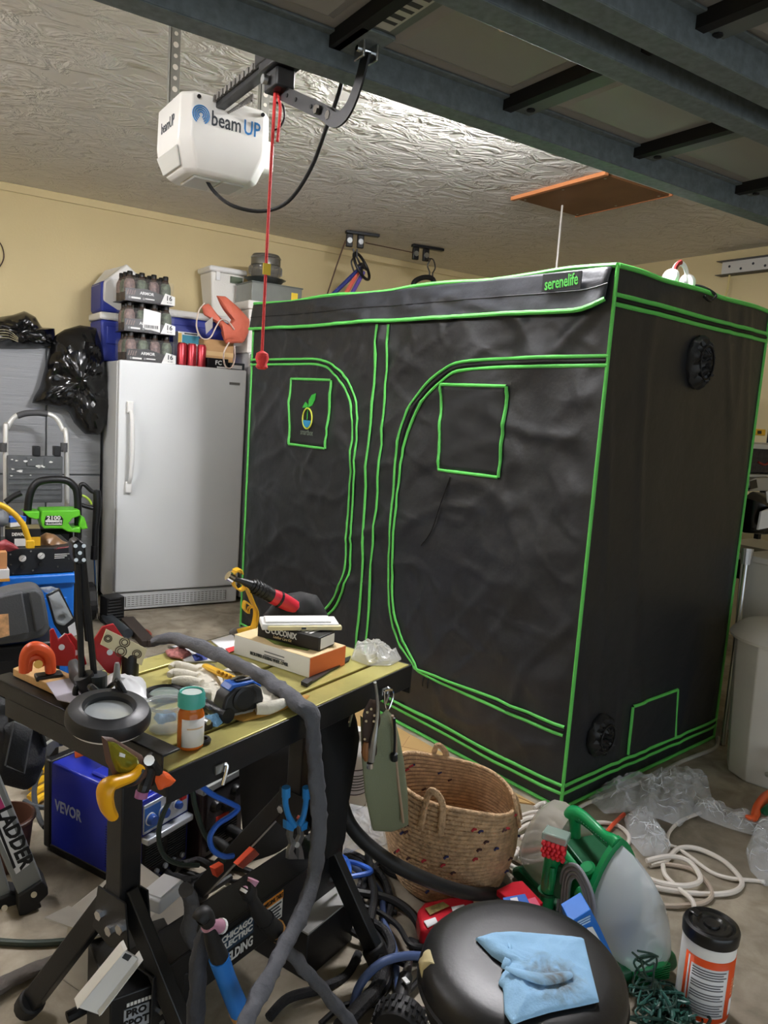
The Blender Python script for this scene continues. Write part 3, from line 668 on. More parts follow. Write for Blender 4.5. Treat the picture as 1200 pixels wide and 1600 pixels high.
# small things on the right of the freezer top
cn = thing('red_can', 'red drink can', 'can', (1.695, 5.09, ZF))
CANR = M('can_red', '#a8323a', .3, .5)
MB().lathe([(.022, 0), (.0305, .008), (.0305, .135), (.025, .147), (.024, .15)], 24).build('can_body', CANR, cn, smooth=True)
MB().lathe([(.024, .15), (.0255, .152), (.0235, .1535), (.022, .149), (0, .149)], 24).build('can_top', STEEL, cn, smooth=True)
cn['label'] = 'leftmost red drink can of the row on the freezer top'; cn['group'] = 'red cans on the freezer'
for k in range(1, 3): dup(cn, (1.695+k*.066, 5.085-.002*k, ZF), label=['', 'middle red drink can of the row on the freezer top', 'rightmost red drink can of the row, beside the brown carton'][k])
o = dup(cn, (1.73, 5.16, ZF), label='red drink can standing in the second row behind the other cans'); 
bx = thing('small_carton', 'small white and teal printed carton behind the red cans', 'carton', (1.78, 5.27, ZF), .1)
MB().bb((-.075, -.04, 0), (.075, .04, .235)).build('box', WHT, bx, bevel=.002); MB().bb((-.045, -.042, .16), (.076, -.0402, .215)).build('teal_print', M('print_teal', '#3f8fa5', .5), bx)
MB().bb((-.074, -.042, .15), (-.05, -.0402, .225)).build('yellow_print', M('print_yellow2', '#d9b75a', .5), bx); MB().bb((-.03, -.0415, .22), (.065, -.0402, .229)).build('print_line', GRYP, bx)
bx = thing('brown_carton', 'plain brown cardboard carton under the orange bag on the freezer', 'carton', (1.97, 5.23, ZF), .05)
CARD = M('cardboard', '#b08a5c', .8, var=.06, vscale=6)
MB().bb((-.11, -.08, 0), (.11, .09, .20)).build('box', CARD, bx, bevel=.003); MB().bb((-.11, -.0815, .09), (.11, -.0805, .12)).build('tape', M('tape_tan', '#c9a877', .35), bx)
bx = thing('black_carton', 'small black carton lettered in white at the freezer front edge', 'carton', (1.945, 5.085, ZF), 0)
MB().bb((-.085, -.04, 0), (.06, .04, .07)).build('box', BLK, bx, bevel=.002); text('FC', .04, WHT, bx, TM((-.01, -.0405, .04), (1, 0, 0), (0, 0, 1)), bold=.001); MB().bb((-.02, -.0415, .008), (.05, -.0402, .016)).build('print_line', WHT, bx)
bx = thing('speckled_carton', 'small dark carton with white label at the right end of the freezer top', 'carton', (2.075, 5.08, ZF), .02)
MB().bb((-.055, -.035, 0), (.05, .035, .05)).build('box', GRYP, bx, bevel=.002); MB().bb((-.045, -.0365, .01), (.03, -.0352, .035)).build('label', WHT, bx)
# orange bag with striped straps
Y_ = 5.10
bg = thing('orange_bag', 'coral orange bag with striped straps lying over the cartons on the freezer', 'bag', WY(355, 545, 5.12), world=True)
ORB = M('bag_coral', '#c9674f', .6, bump=.2, bscale=120); STRW = M('strap_cream', '#e6d6c8', .7); STRR = M('strap_maroon', '#8c3a34', .7)
P_ = lambda L, y: [WY(u, v, y) for u, v in L]
puff(P_([(338, 462), (352, 463), (372, 480), (390, 500), (388, 520), (380, 536), (352, 537), (345, 520), (352, 512), (362, 500), (345, 478)], 5.09), (0, -1, 0), .05, crump=.006, cs=14).build('bag_body', ORB, bg, smooth=True, angle=60)
puff(P_([(315, 478), (326, 474), (338, 490), (352, 505), (368, 515), (374, 530), (350, 532), (345, 512), (330, 498), (318, 492)], 5.07), (0, -1, 0), .03, crump=.005, cs=16).build('bag_flap', ORB, bg, smooth=True, angle=60)
for off, mt, w_ in ((0, STRW, .011), (.004, STRR, .005)):
    MB().tube([WY(u, v, 5.03-off) for u, v in [(320, 474), (311, 485), (307, 510), (315, 528), (328, 528), (338, 510), (345, 500), (356, 502), (366, 515)]], w_, 8, flat=.35).build('strap', mt, bg, smooth=True)
    MB().tube([WY(u, v, 5.005-off) for u, v in [(358, 535), (350, 550), (350, 565), (354, 574), (362, 574), (367, 560), (366, 540)]], w_, 8, flat=.35).build('strap', mt, bg, smooth=True)
MB().prism(P_([(320, 505), (332, 495), (332, 512), (322, 522)], 5.02), (0, -.004, 0)).build('care_label', M('label_grey', '#9c9792', .7), bg)

# ------------------------------------------------------------------ grey cabinet and the bags on it
GC = M('cabinet_grey', '#8f9193', .5, bump=.25, bscale=26, stretch=(.15, .15, 6)); YC = 5.46
cb = thing('grey_cabinet', 'tall grey storage cabinet with panelled doors against the back wall', 'cabinet', (.55, YC, 0))
ct = WY(60, 541, YC).z
MB().bb((-1.1, .02, .0), (.725, .27, ct)).build('carcass', M('cabinet_side', '#7d7f81', .5), cb, bevel=.004)
sx_ = WY(72, 700, YC).x-.55; mx_ = WY(105, 742, YC); zsplit = mx_.z
for x0, x1 in ((-1.095, sx_-.66), (sx_-.655, sx_-.004), (sx_+.004, .722)):
    for z0, z1 in ((.03, zsplit-.004), (zsplit+.004, ct-.01)):
        d_ = MB().bb((x0, 0, z0), (x1, .02, z1)).build('door_panel', GC, cb, bevel=.006)
        n_ = int((z1-z0)/.06)
        for k in range(n_): MB().bb((x0+.02, -.0025, z0+.03+k*.06), (x1-.02, .0, z0+.034+k*.06)).build('ridge', GC, d_)
TRASH = M('trash_bag_black', '#0b0b0c', .22, spec=.7)
o = puff([WY(u, v, 5.40) for u, v in [(78, 545), (85, 525), (100, 515), (125, 508), (150, 512), (160, 545), (166, 590), (172, 640), (168, 660), (155, 680), (132, 678), (115, 660), (105, 640), (80, 635), (50, 630), (52, 622), (62, 605), (70, 575)]], (0, -1, 0), .10, n=96, rings=18, crump=.035, cs=9, fine=.014, seed=2).build('draped_trash_bag', TRASH, smooth=True, angle=28)
tag(o, 'crumpled black trash bag draped down the front of the grey cabinet', 'trash bag')
tbg = thing('bundled_trash_bag', 'black plastic bag bundle wrapped round papers on top of the grey cabinet', 'trash bag', WY(40, 541, 5.5), world=True)
puff([WY(u, v, 5.48) for u, v in [(-30, 500), (20, 492), (38, 486), (55, 495), (65, 512), (85, 513), (88, 540), (60, 545), (-30, 545)]], (0, -1, 0), .14, n=80, rings=14, crump=.03, cs=9, fine=.012, seed=5).build('bag', TRASH, tbg, smooth=True, angle=28)
for k in range(4): MB().tube([WY(-12, 528-k*4, 5.33), WY(12, 526-k*4+2, 5.325), WY(28, 534-k*2, 5.34)], .006, 6, flat=.3).build('paper_edge', M('paper_cream', '#cfc3a2', .8), tbg)
o = MB().tube([WY(u, v, 5.74) for u, v in [(-6, 372), (3, 385), (6, 402), (0, 416), (-6, 420)]], .004, 6).build('wall_wire', M('dark_wire', '#3a2420', .6)); tag(o, 'dark wire loop on the yellow wall at the left edge', 'wire')

# ------------------------------------------------------------------ step ladder frame
YL = 5.22
sl = thing('step_ladder', 'folded white tube step ladder with a paint-spattered grey tray leaning on the cabinet', 'ladder', (.72, YL, 0), world=True)
WT = M('white_tube', '#d9d8d2', .35, .2); GRIP = M('grey_grip', '#4a4a4b', .6); TRAY = M('tray_grey', '#57595b', .6, var=.15, vscale=20)
xl, xr = WY(7, 740, YL).x, WY(101, 740, YL).x
pt = [(xl, YL-.12, .0), (xl, YL-.05, WY(7, 690, YL).z), (xl+.015, YL-.01, WY(12, 668, YL).z), (xl+.06, YL, WY(25, 651, YL).z), (xl+.13, YL, WY(50, 645, YL).z), ((xl+xr)/2+.04, YL, WY(60, 645, YL).z), (xr-.06, YL, WY(85, 652, YL).z), (xr-.015, YL-.01, WY(98, 672, YL).z), (xr, YL-.05, WY(101, 700, YL).z), (xr, YL-.12, .0)]
MB().tube(pt, .015, 12).build('frame_tube', WT, sl, smooth=True)
MB().tube([WY(u, v, YL-.002) for u, v in [(27, 650), (40, 646), (60, 645), (74, 647)]], .019, 12).build('grip', GRIP, sl, smooth=True)
for u in (5, 100): MB().cyl(WY(u, 692, YL-.06), WY(u, 706, YL-.06), .021, n=14).build('collar', GRIP, sl)
ty = YL-.13
tp = MB().bb((WY(11, 740, ty).x, ty-.02, WY(50, 785, ty).z), (WY(97, 740, ty).x, ty+.02, WY(50, 712, ty).z)).build('tray', TRAY, sl, bevel=.006)
for v in range(732, 783, 8):
    p0, p1 = WY(14, v+1, ty-.022), WY(95, v, ty-.022); MB().bb((p0.x, ty-.026, p1.z-.004), (p1.x, ty-.0205, p1.z+.006)).build('tray_rib', TRAY, tp)
MB().bb((WY(41, 720, ty).x, ty-.027, WY(50, 728, ty).z), (WY(67, 720, ty).x, ty-.0205, WY(50, 714, ty).z)).build('tray_plate', TRAY, tp, bevel=.003)
for k in range(14):
    u, v = random.uniform(14, 94), random.uniform(716, 748); p = WY(u, v, ty-.0285); r = random.uniform(.004, .016)
    MB().prism([(p.x+r*(1+.5*math.sin(a*3+k))*math.cos(a), p.y, p.z+r*.55*math.sin(a)) for a in [q*.785 for q in range(8)]], (0, -.001, 0)).build('paint_spot', WHT, tp)
for u in (57, 89): MB().bb((WY(u-6, 705, ty).x, ty-.03, WY(u, 712, ty).z), (WY(u+5, 705, ty).x, ty+.03, WY(u, 697, ty).z)).build('clip', BLK, sl, bevel=.004)

# ------------------------------------------------------------------ green pressure washer
YW = 4.75
pw = thing('pressure_washer', 'bright green pressure washer with black carry handle in front of the cabinet', 'pressure washer', (.86, YW+.05, 0), world=True)
GRN = M('washer_green', '#62c22a', .38)
def slab(px, y, d, name, mat, par, bevel=.006): return MB().prism([WY(u, v, y) for u, v in px], (0, d, 0)).build(name, mat, par, bevel=bevel)
MB().tube([WY(u, v, YW+.02) for u, v in [(42, 850), (43, 800), (47, 772), (56, 756), (72, 750), (100, 750), (114, 758), (121, 775), (122, 840)]], .022, 12).build('carry_handle', BLK, pw, smooth=True)
for u in (42, 122): MB().tube([WY(u, 835, YW+.02), Vector((WY(u, 835, YW).x, YW+.02, .0))], .02, 10, smooth=False).build('frame_leg', BLK, pw)
MB().bb((WY(45, 900, YW).x, YW+.05, .08), (WY(118, 900, YW).x, YW+.3, WY(80, 830, YW).z)).build('motor_housing', BLK, pw, bevel=.03)
slab([(37, 800), (62, 799), (62, 811), (55, 812), (45, 808)], YW-.04, .12, 'shell', GRN, pw)
sh = slab([(66, 798), (125, 797), (126, 806), (114, 810), (107, 818), (113, 826), (126, 823), (126, 833), (106, 831), (97, 826), (68, 826), (64, 812)], YW-.06, .16, 'shell', GRN, pw)
slab([(126, 806), (132, 808), (138, 826), (128, 828), (124, 822)], YW-.05, .12, 'shell_clip', GRN, pw)
slab([(72, 806), (95, 806), (99, 811), (97, 821), (70, 821), (70, 812)], YW-.063, .003, 'name_plate', BLK, sh, .001)
slab([(71, 813), (97, 813), (97, 820), (71, 820)], YW-.066, .003, 'name_strip', WHT, sh, .001)
pa, pb = WY(84, 809.5, YW-.0665), WY(84, 816.5, YW-.0665)
text('2100', .032, WHT, sh, TM(pa, (1, 0, 0), (0, 0, 1)), bold=.001, wid=.075); text('greenworks', .024, BLK, sh, TM(pb, (1, 0, 0), (0, 0, 1)), bold=.0006, wid=.1)
for s_ in (-1, 1): MB().cyl((.86+s_*.2, YW+.2, .12), (.86+s_*.26, YW+.2, .12), .12, n=24).build('wheel', RUB, pw)
MB().tube([WY(u, v, YW-.05) for u, v in [(8, 785), (20, 776), (33, 770)]], .016, 10).build('hose_reel_crank', BLK, pw)
# spray gun leaning beside it
YG = 4.93
sg = thing('spray_gun', 'black pressure washer spray gun with steel wand leaning against the freezer side', 'spray gun', (1.13, YG, 0), world=True)
gp = lambda L: [WY(u, v, YG) for u, v in L]
MB().tube(gp([(151, 766), (152, 790), (149, 830), (148, 870)]), [.022, .026, .02, .017], 12).build('barrel', BLK, sg, smooth=True)
MB().tube(gp([(152, 768), (144, 768), (133, 758), (127, 757), (124, 765), (125, 775), (122, 785), (130, 790), (145, 794)]), .013, 10).build('grip_loop', BLK, sg, smooth=True)
MB().tube(gp([(125, 773), (133, 776), (140, 782), (143, 788)]), .007, 8).build('trigger', M('trigger_green', '#b8d84a', .4), sg)
MB().cyl(gp([(148, 853)])[0], gp([(147, 874)])[0], .022, n=14).build('collar', BLK, sg)
q = gp([(147.5, 874)])[0]; MB().tube([q, Vector((q.x+.02, q.y-.02, .01))], .008, 10, smooth=False).build('wand', CHROME, sg)
# treaded scraper mats / folded bellows by the freezer foot
bl = thing('folded_bellows', 'black ribbed folded rubber bellows on the floor by the freezer corner', 'bellows', (1.21, 4.84, 0), .15)
for k in range(9): MB().bb((-.06+.002*k, -.07, .008+k*.019), (.06-.004*k, .05, .022+k*.019)).build('fold', RUB, bl, bevel=.005)
MB().bb((-.055, -.065, 0), (.055, .045, .175)).build('core', BLK, bl)
# ------------------------------------------------------------------ welding table
TBO = Vector((.43, 1.297, 0)); TBA = math.atan2(.37977, .92508); ZT = .78
Lx = Vector((math.cos(TBA), math.sin(TBA), 0)); Dy = Vector((-math.sin(TBA), math.cos(TBA), 0))
def TP(s, t, z=ZT): return TBO + Lx*s + Dy*t + Vector((0, 0, z))
def HP(u, v, t): return WP(u, v, TP(0, t, 0), Dy)      # point on the upright plane parallel to the table front at depth t
tbl = thing('welding_table', 'black welding table with greenish steel top plates covered in tools', 'table', TBO, TBA)
TOPM = M('table_plate', '#b3a962', .34, .3, var=.25, vscale=6, col2='#bdb56c', bump=.06, bscale=60)
BRW = M('plate_rust', '#5a3a28', .6)
for t0, t1 in ((.0, .066), (.078, .245), (.258, .43), (.444, .52)):
    MB().bb((0, t0, .768), (.82, t1, .78)).build('top_plate', TOPM, tbl, bevel=.0025)
MB().bb((0.005, .005, .745), (.815, .515, .7655)).build('sub_frame', BRW, tbl)
MB().bb((-.004, -.006, .718), (.824, -.001, .779)).build('front_apron', BLKM, tbl, bevel=.0015)
MB().bb((-.004, .521, .718), (.824, .526, .779)).build('back_apron', BLKM, tbl, bevel=.0015)
MB().bb((.8205, -.006, .70), (.8255, .526, .779)).build('end_apron', BLKM, tbl); MB().bb((-.009, -.006, .735), (-.004, .526, .779)).build('end_apron', BLKM, tbl)
MB().bb((-.014, .0, .7805), (-.0095, .57, .815)).bb((-.014, .0, .81), (.028, .57, .815)).build('fence_rail', BLKM, tbl, bevel=.0015)
MB().bb((-.014, .03, .745), (-.0095, .5, .780)).build('rail_bracket', BLKM, tbl)
for s_ in (.07, .64):
    MB().bb((s_-.026, .185, .36), (s_+.026, .235, .745)).build('post', BLKM, tbl, bevel=.003)
    f1 = (s_-.05, .48, .03) if s_ < .3 else (.54, .495, .03)
    f2 = (s_+.03, -.06, .03)
    for f_, sg_ in ((f1, 1), (f2, -1)):
        lg = MB().bar((s_, .21+sg_*.012, .42), f_, .028, .048, up=Vector((1, 0, 0)).cross(Vector(f_)-Vector((s_, .21, .42)))).build('leg', BLKM, tbl, bevel=.003)
        d = (Vector(f_)-Vector((s_, .21, .42))).normalized()
        MB().tube([Vector(f_)-d*.03, Vector(f_)+d*.012], [.032, .03], 14, smooth=False).build('rubber_foot', RUB, lg, bevel=.006)
    gs = MB().prism([(s_-.03, .15, .32), (s_-.03, .165, .42), (s_-.03, .255, .42), (s_-.03, .27, .32), (s_-.03, .21, .3)], (.004, 0, 0)).build('gusset', BLKM, tbl)
    MB().prism([(s_+.026, .15, .32), (s_+.026, .165, .42), (s_+.026, .255, .42), (s_+.026, .27, .32), (s_+.026, .21, .3)], (.004, 0, 0)).build('gusset', BLKM, tbl)
    for y_, z_ in ((.175, .36), (.245, .36), (.21, .34)): MB().cyl((s_-.03, y_, z_), (s_-.037, y_, z_), .011, n=6).build('bolt', CHROME, gs)
sh = MB().bb((.06, .095, .16), (.70, .1, .275)).bb((.06, .1, .27), (.70, .2, .275)).bb((.06, .195, .23), (.70, .2, .275)).build('lower_shelf', BLKM, tbl, bevel=.0015)
for x in (.08, .66):
    for z_ in (.19, .25): MB().cyl((x, .0945, z_), (x, .088, z_), .008, n=6).build('bolt', CHROME, sh)
# stickers on the shelf front
STK = M('sticker_navy', '#2c4256', .5); ORP = M('print_orange', '#d98a2b', .5)
MB().bb((.24, .0935, .172), (.355, .0945, .262)).build('brand_sticker', BLK, sh); MB().bb((.242, .0925, .212), (.353, .0934, .258)).build('sticker_block', STK, sh)
for tx, z_, sz_, w_ in (('CHICAGO', .248, .02, .10), ('ELECTRIC', .228, .02, .10), ('WELDING', .192, .034, .108)):
    text(tx, sz_, WHT, sh, TM((.298, .092, z_), (1, 0, 0), (0, 0, 1)), wid=w_, bold=.0008)
MB().bb((.385, .0935, .195), (.455, .0945, .268)).build('info_sticker', M('sticker_paper', '#d5d5d2', .5), sh); MB().bb((.385, .0925, .247), (.455, .0934, .268)).build('sticker_block', ORP, sh)
text('WELDING TABLE', .016, BLK, sh, TM((.42, .092, .257), (1, 0, 0), (0, 0, 1)), wid=.066, bold=.0004)
for k in range(5): MB().bb((.39, .0925, .2+k*.009), (.45-.006*(k % 2), .0934, .204+k*.009)).build('print_line', GRYP, sh)
# hook slots on the apron
for s_ in (.12, .69):
    hk = MB().bb((s_-.012, -.012, .735), (s_+.012, -.0065, .752)).build('apron_hook', STEEL, tbl)
    MB().tube([(s_+.01, -.012, .75), (s_+.014, -.016, .745), (s_+.002, -.018, .712)], .004, 8).build('hook_wire', CHROME, hk)

# ------------------------------------------------------------------ boxes on the table
def on_box(name, label, cat, A, B, C, z0, h_):
    """box whose front bottom edge runs A->B and whose right side runs B->C (points at height z0); returns root, length, depth"""
    A, B, C = G(*A, z0), G(*B, z0), G(*C, z0); x = (B-A); L = x.length; a = math.atan2(x.y, x.x)
    y = Vector((-math.sin(a), math.cos(a), 0)); dp = max(.03, (C-B).dot(y))
    return thing(name, label, cat, A, a), L, dp
wb, L, D_ = on_box('steering_cover_box', 'white carton with orange end holding a steering wheel cover, under the black carton', 'carton', (365, 1021), (483, 1060), (523, 1034), ZT+.001, .05)
CWT = M('carton_white', '#ecebe7', .5); CORG = M('carton_orange', '#e0703c', .5); CCRM = M('carton_cream', '#e8cfa0', .5)
HB = .052
MB().bb((0, 0, 0), (L, D_, HB)).build('box', CWT, wb, bevel=.002)
MB().bb((L+.0002, .0, 0), (L+.0012, D_, HB)).build('end_panel', CORG, wb); MB().bb((.0, .0, HB+.0002), (L, D_, HB+.0012)).build('top_panel', CCRM, wb)
MB().prism([(L*.2, D_*.3, HB+.0015), (L*.5, D_*.1, HB+.0015), (L*.85, D_*.25, HB+.0015), (L*.8, D_*.6, HB+.0015), (L*.3, D_*.7, HB+.0015)], (0, 0, .0006)).build('green_print', M('print_green', '#6d7f3c', .5), wb)
text('MICROFIBER STEERING WHEEL COVER', .012, GRYP, wb, TM((L*.48, -.0006, HB*.32), (1, 0, 0), (0, 0, 1)), wid=L*.5, bold=.0003)
for k in range(2): MB().bb((L*.42, -.0008, HB*(.62-.17*k)), (L*.68, -.0002, HB*(.66-.17*k))).build('print_line', GRYP, wb)
z1 = ZT+.001+HB+.0025
kb, L, D_ = on_box('leather_kit_box', 'black carton with white lettering resting on the white carton', 'carton', (402, 994), (497, 1018), (523, 1007), z1, .04)
HK = .036
MB().bb((0, 0, 0), (L, D_, HK)).build('box', BLK, kb, bevel=.0015); MB().bb((L+.0002, D_*.12, .003), (L+.001, D_*.95, HK-.004)).build('side_label', CWT, kb)
text('COCONIX', .022, WHT, kb, TM((L*.44, -.0006, HK*.66), (1, 0, 0), (0, 0, 1)), wid=L*.42, bold=.0006); text('Leather Care Kit', .011, CCRM, kb, TM((L*.42, -.0006, HK*.28), (1, 0, 0), (0, 0, 1)), wid=L*.3, shear=.2)
MB().tube([(L*.13, -.0008, HK*.75), (L*.15, -.0008, HK*.5), (L*.2, -.0008, HK*.5), (L*.21, -.0008, HK*.75)], .0015, 5).build('print_mark', WHT, kb)
for k in range(4): MB().bb((L*.6+k*.012, D_*.2, HK+.0002), (L*.6+k*.012+.007, D_*.8, HK+.0008)).build('print_bar', CWT, kb)
z2 = z1+HK+.002
pp, L, D_ = on_box('flat_white_tray', 'slim white and cream tray of parts on top of the black carton', 'tray', (409, 985), (530, 984), (520, 966), z2, .03)
MB().bb((0, 0, 0), (L, .075, .016)).build('tray', CWT, pp, bevel=.003); MB().bb((.015, -.008, .0005), (L+.006, .012, .012)).build('cream_strip', M('cream_plastic', '#e6d9a8', .45), pp, bevel=.003)
MB().bb((.01, .01, .0165), (L-.02, .065, .021)).build('tray_lid', CWT, pp, bevel=.003); MB().bb((L*.5, -.0085, .004), (L*.56, -.0082, .009)).build('mark', GRYP, pp)

# ------------------------------------------------------------------ yellow stand with the red hand tool
yb = G(385, 990, ZT); YB = yb.y
ys = thing('yellow_tool_stand', 'yellow bent metal torch stand at the back corner of the welding table', 'stand', yb, world=True)
YM = M('yellow_paint', '#e3b020', .4)
MB().lathe([(.05, 0), (.05, .006), (.04, .01), (0, .01)], 28, yb).build('base', M('steel_dark', '#5f5c58', .4, .7), ys)
MB().prism([G(u, v, ZT+.0105) for u, v in [(370, 985), (392, 980), (394, 990), (374, 993)]], (0, 0, .004)).build('foot_plate', YM, ys)
def strip(pts, w, y, name='arm_strip'):
    P = catmull([WY(u, v, y) for u, v in pts], 6); mb = MB()
    for p in P: mb.v += [tuple(p+Vector((0, a*w/2, 0))) for a in (-1, 1)]
    for i in range(len(P)-1): mb.f.append((2*i, 2*i+1, 2*i+3, 2*i+2))
    return mb.build(name, YM, ys, solid=.004)
strip([(392, 988), (398, 975), (400, 955), (394, 940), (388, 925), (382, 915)], .035, YB); strip([(390, 945), (383, 940), (381, 950), (386, 957)], .02, YB); strip([(382, 918), (374, 922), (366, 915), (363, 900), (368, 892), (376, 893)], .025, YB); strip([(366, 892), (374, 889), (377, 896)], .03, YB); strip([(395, 948), (389, 950), (388, 958)], .015, YB)
tl = thing('red_die_grinder', 'red and black pencil grinder resting in the yellow stand', 'grinder', WY(425, 930, YB), world=True)
q = lambda u, v: WY(u, v, YB-.012)
MB().cyl(q(356, 899), q(364, 904), .014, n=16).build('tip_ring', CHROME, tl); MB().tube([q(364, 904), q(378, 908), q(392, 914)], [.007, .009, .014], 12).build('neck', BLK, tl, smooth=True)
MB().tube([q(392, 913), q(407, 921), q(424, 931)], [.016, .021, .022], 16).build('front_grip', BLK, tl, smooth=True)
for k in range(5): MB().cyl(q(395+k*5, 915+k*2.7), q(397+k*5, 916+k*2.7), .0225, n=16).build('grip_ring', RUB, tl)
MB().tube([q(424, 931), q(440, 938), q(460, 949)], [.022, .024, .022], 16).build('body', M('tool_red', '#c8283a', .35), tl, smooth=True)
MB().cyl(q(434, 935.5), q(437, 937), .0255, n=16).build('band', BLK, tl); MB().tube([q(460, 949), q(465, 952)], [.02, .012], 12).build('end_cap', M('tool_red2', '#d95662', .4), tl)
MB().tube([q(465, 952), q(472, 958), q(480, 968), WY(485, 975, YB)], .006, 8).build('cord', RUB, tl)
cl = puff([WY(u, v, YB+.02) for u, v in [(405, 968), (425, 945), (445, 928), (470, 924), (495, 930), (506, 950), (515, 968), (500, 985), (420, 990)]], (0, -1, 0), .05, n=60, rings=10, crump=.012, cs=14, seed=1).build('black_cloth', M('cloth_black', '#1a1a1b', .8), smooth=True, angle=60)
tag(cl, 'crumpled black cloth heaped behind the cartons on the table', 'cloth')

# ------------------------------------------------------------------ gloves, tape measure, small tools
GLV = M('glove_cream', '#d9d4c4', .8, bump=.3, bscale=90); GLO = M('glove_tan', '#b98b3e', .8)
def glove(label, px, fingers, mt, z=ZT+.002, th=.022):
    P = [G(u, v, z) for u, v in px]; g_ = thing('work_glove', label, 'glove', P[0], world=True)
    puff(P, (0, 0, 1), th, n=44, rings=8, crump=.005, cs=30, back=.02).build('palm', mt, g_, smooth=True, angle=70)
    for f_ in fingers: MB().tube([G(u, v, z+.014) for u, v in f_], [.013, .015, .012, .007], 10).build('finger', mt, g_, smooth=True)
    return g_
g1 = glove('cream work glove with fingers pointing left, lying on the welding table', [(292, 1048), (310, 1040), (335, 1040), (350, 1065), (345, 1090), (330, 1100), (300, 1075)], [[(312, 1050), (292, 1045), (275, 1040), (266, 1043)], [(310, 1060), (290, 1056), (272, 1052), (264, 1055)], [(315, 1070), (296, 1066), (280, 1064), (268, 1064)], [(330, 1085), (318, 1085), (308, 1080), (300, 1076)]], GLV)
g2 = glove('cream work glove lying under the tape measure', [(345, 1050), (370, 1036), (400, 1045), (412, 1062), (450, 1092), (430, 1105), (390, 1122), (355, 1120), (345, 1085)], [[(400, 1108), (420, 1106), (438, 1100), (450, 1095)], [(375, 1050), (390, 1045), (402, 1050), (410, 1060)]], GLV, th=.014)
o = puff([G(u, v, ZT+.001) for u, v in [(355, 1120), (440, 1100), (485, 1085), (478, 1095), (420, 1118), (380, 1128)]], (0, 0, 1), .008, n=36, rings=5, crump=.003, cs=40, back=.02).build('tan_leather_scrap', GLO, smooth=True); tag(o, 'tan leather scrap at the table front edge beside the glove', 'leather')
tm_o = G(381, 1113, ZT+.014)
tm = thing('tape_measure', 'black tape measure with blue top on the cream glove', 'tape measure', tm_o, TBA-.25); tm.scale = (1.1, 1.1, 1.05)
MB().prism([(-.04, 0, 0), (.042, 0, 0), (.046, 0, .02), (.04, 0, .042), (.022, 0, .056), (-.022, 0, .056), (-.04, 0, .04), (-.046, 0, .02)], (0, .042, 0)).build('case', M('tape_case', '#232426', .45), tm, bevel=.005)
MB().lathe([(.026, 0), (.026, .003), (.02, .0045), (0, .0045)], 26, (0, -.0005, .029), axis=(0, -1, 0)).build('side_disc', BLK, tm)
MB().prism([(-.03, .004, .0485), (.02, .004, .057), (.032, .004, .05), (.04, .004, .043), (.041, .004, .048), (.022, .004, .062), (-.024, .004, .062), (-.034, .004, .052)], (0, .034, 0)).build('blue_cover', M('tape_blue', '#2a5fb8', .4), tm, bevel=.004)
MB().bb((-.012, .01, .0622), (.022, .03, .067)).build('lock_button', BLK, tm, bevel=.003); MB().tube([(.02, .02, .066), (.0, .018, .071), (-.02, .022, .066)], .0025, 6).build('belt_clip', CHROME, tm)
kn = thing('utility_knife', 'yellow plastic utility knife across the glove', 'knife', G(345, 1052, ZT+.03), world=True)
MB().tube([G(320, 1040, ZT+.032), G(345, 1052, ZT+.034), G(378, 1066, ZT+.03)], [.009, .0115, .008], 8, flat=.6).build('handle', M('knife_yellow', '#e8b52a', .4), kn, smooth=True)
for k in range(5): MB().cyl(G(340+k*6, 1049.5+k*2.6, ZT+.042), G(342+k*6, 1050.4+k*2.6, ZT+.042), .0045, n=8).build('grip_rib', M('knife_amber', '#b98518', .5), kn)
# pill bottle
pbo = G(291, 1176, ZT)+Vector((.015, .022, .001)); pbo.z = ZT+.001
pb_ = thing('pill_bottle', 'amber pill bottle with teal cap at the near corner of the table', 'bottle', pbo)
AMB = M('amber_plastic', '#d06a1c', .15, alpha=.82); TEAL = M('teal_cap', '#4fb3a4', .4)
MB().lathe([(.022, 0), (.0255, .004), (.0255, .068), (.0225, .076), (.0205, .079), (.0205, .083), (0, .083)], 30).build('bottle', AMB, pb_, smooth=True)
mb = MB()
mb.grid(lambda a, b: (.0259*math.cos(math.radians(-150+a*175)), .0259*math.sin(math.radians(-150+a*175)), .008+b*.056), 26, 1)
mb.build('paper_label', M('label_white', '#e4e1dc', .6), pb_, smooth=True, solid=.0004)
mb = MB(); mb.grid(lambda a, b: (.0263*math.cos(math.radians(-125+a*75)), .0263*math.sin(math.radians(-125+a*75)), .044+b*.003), 12, 1); mb.build('label_print', M('label_tan', '#d9b88f', .6), pb_, solid=.0003)
cpb = MB().lathe([(.0262, .0845), (.0265, .09), (.026, .108), (.0235, .112), (.0235, .114), (.021, .113), (.02, .109), (0, .109)], 32).build('cap', TEAL, pb_, smooth=True)
MB().lathe([(.019, .1096), (.019, .111), (0, .112)], 24).build('cap_disc', M('cap_inner', '#d8e6e2', .5), cpb, smooth=True)
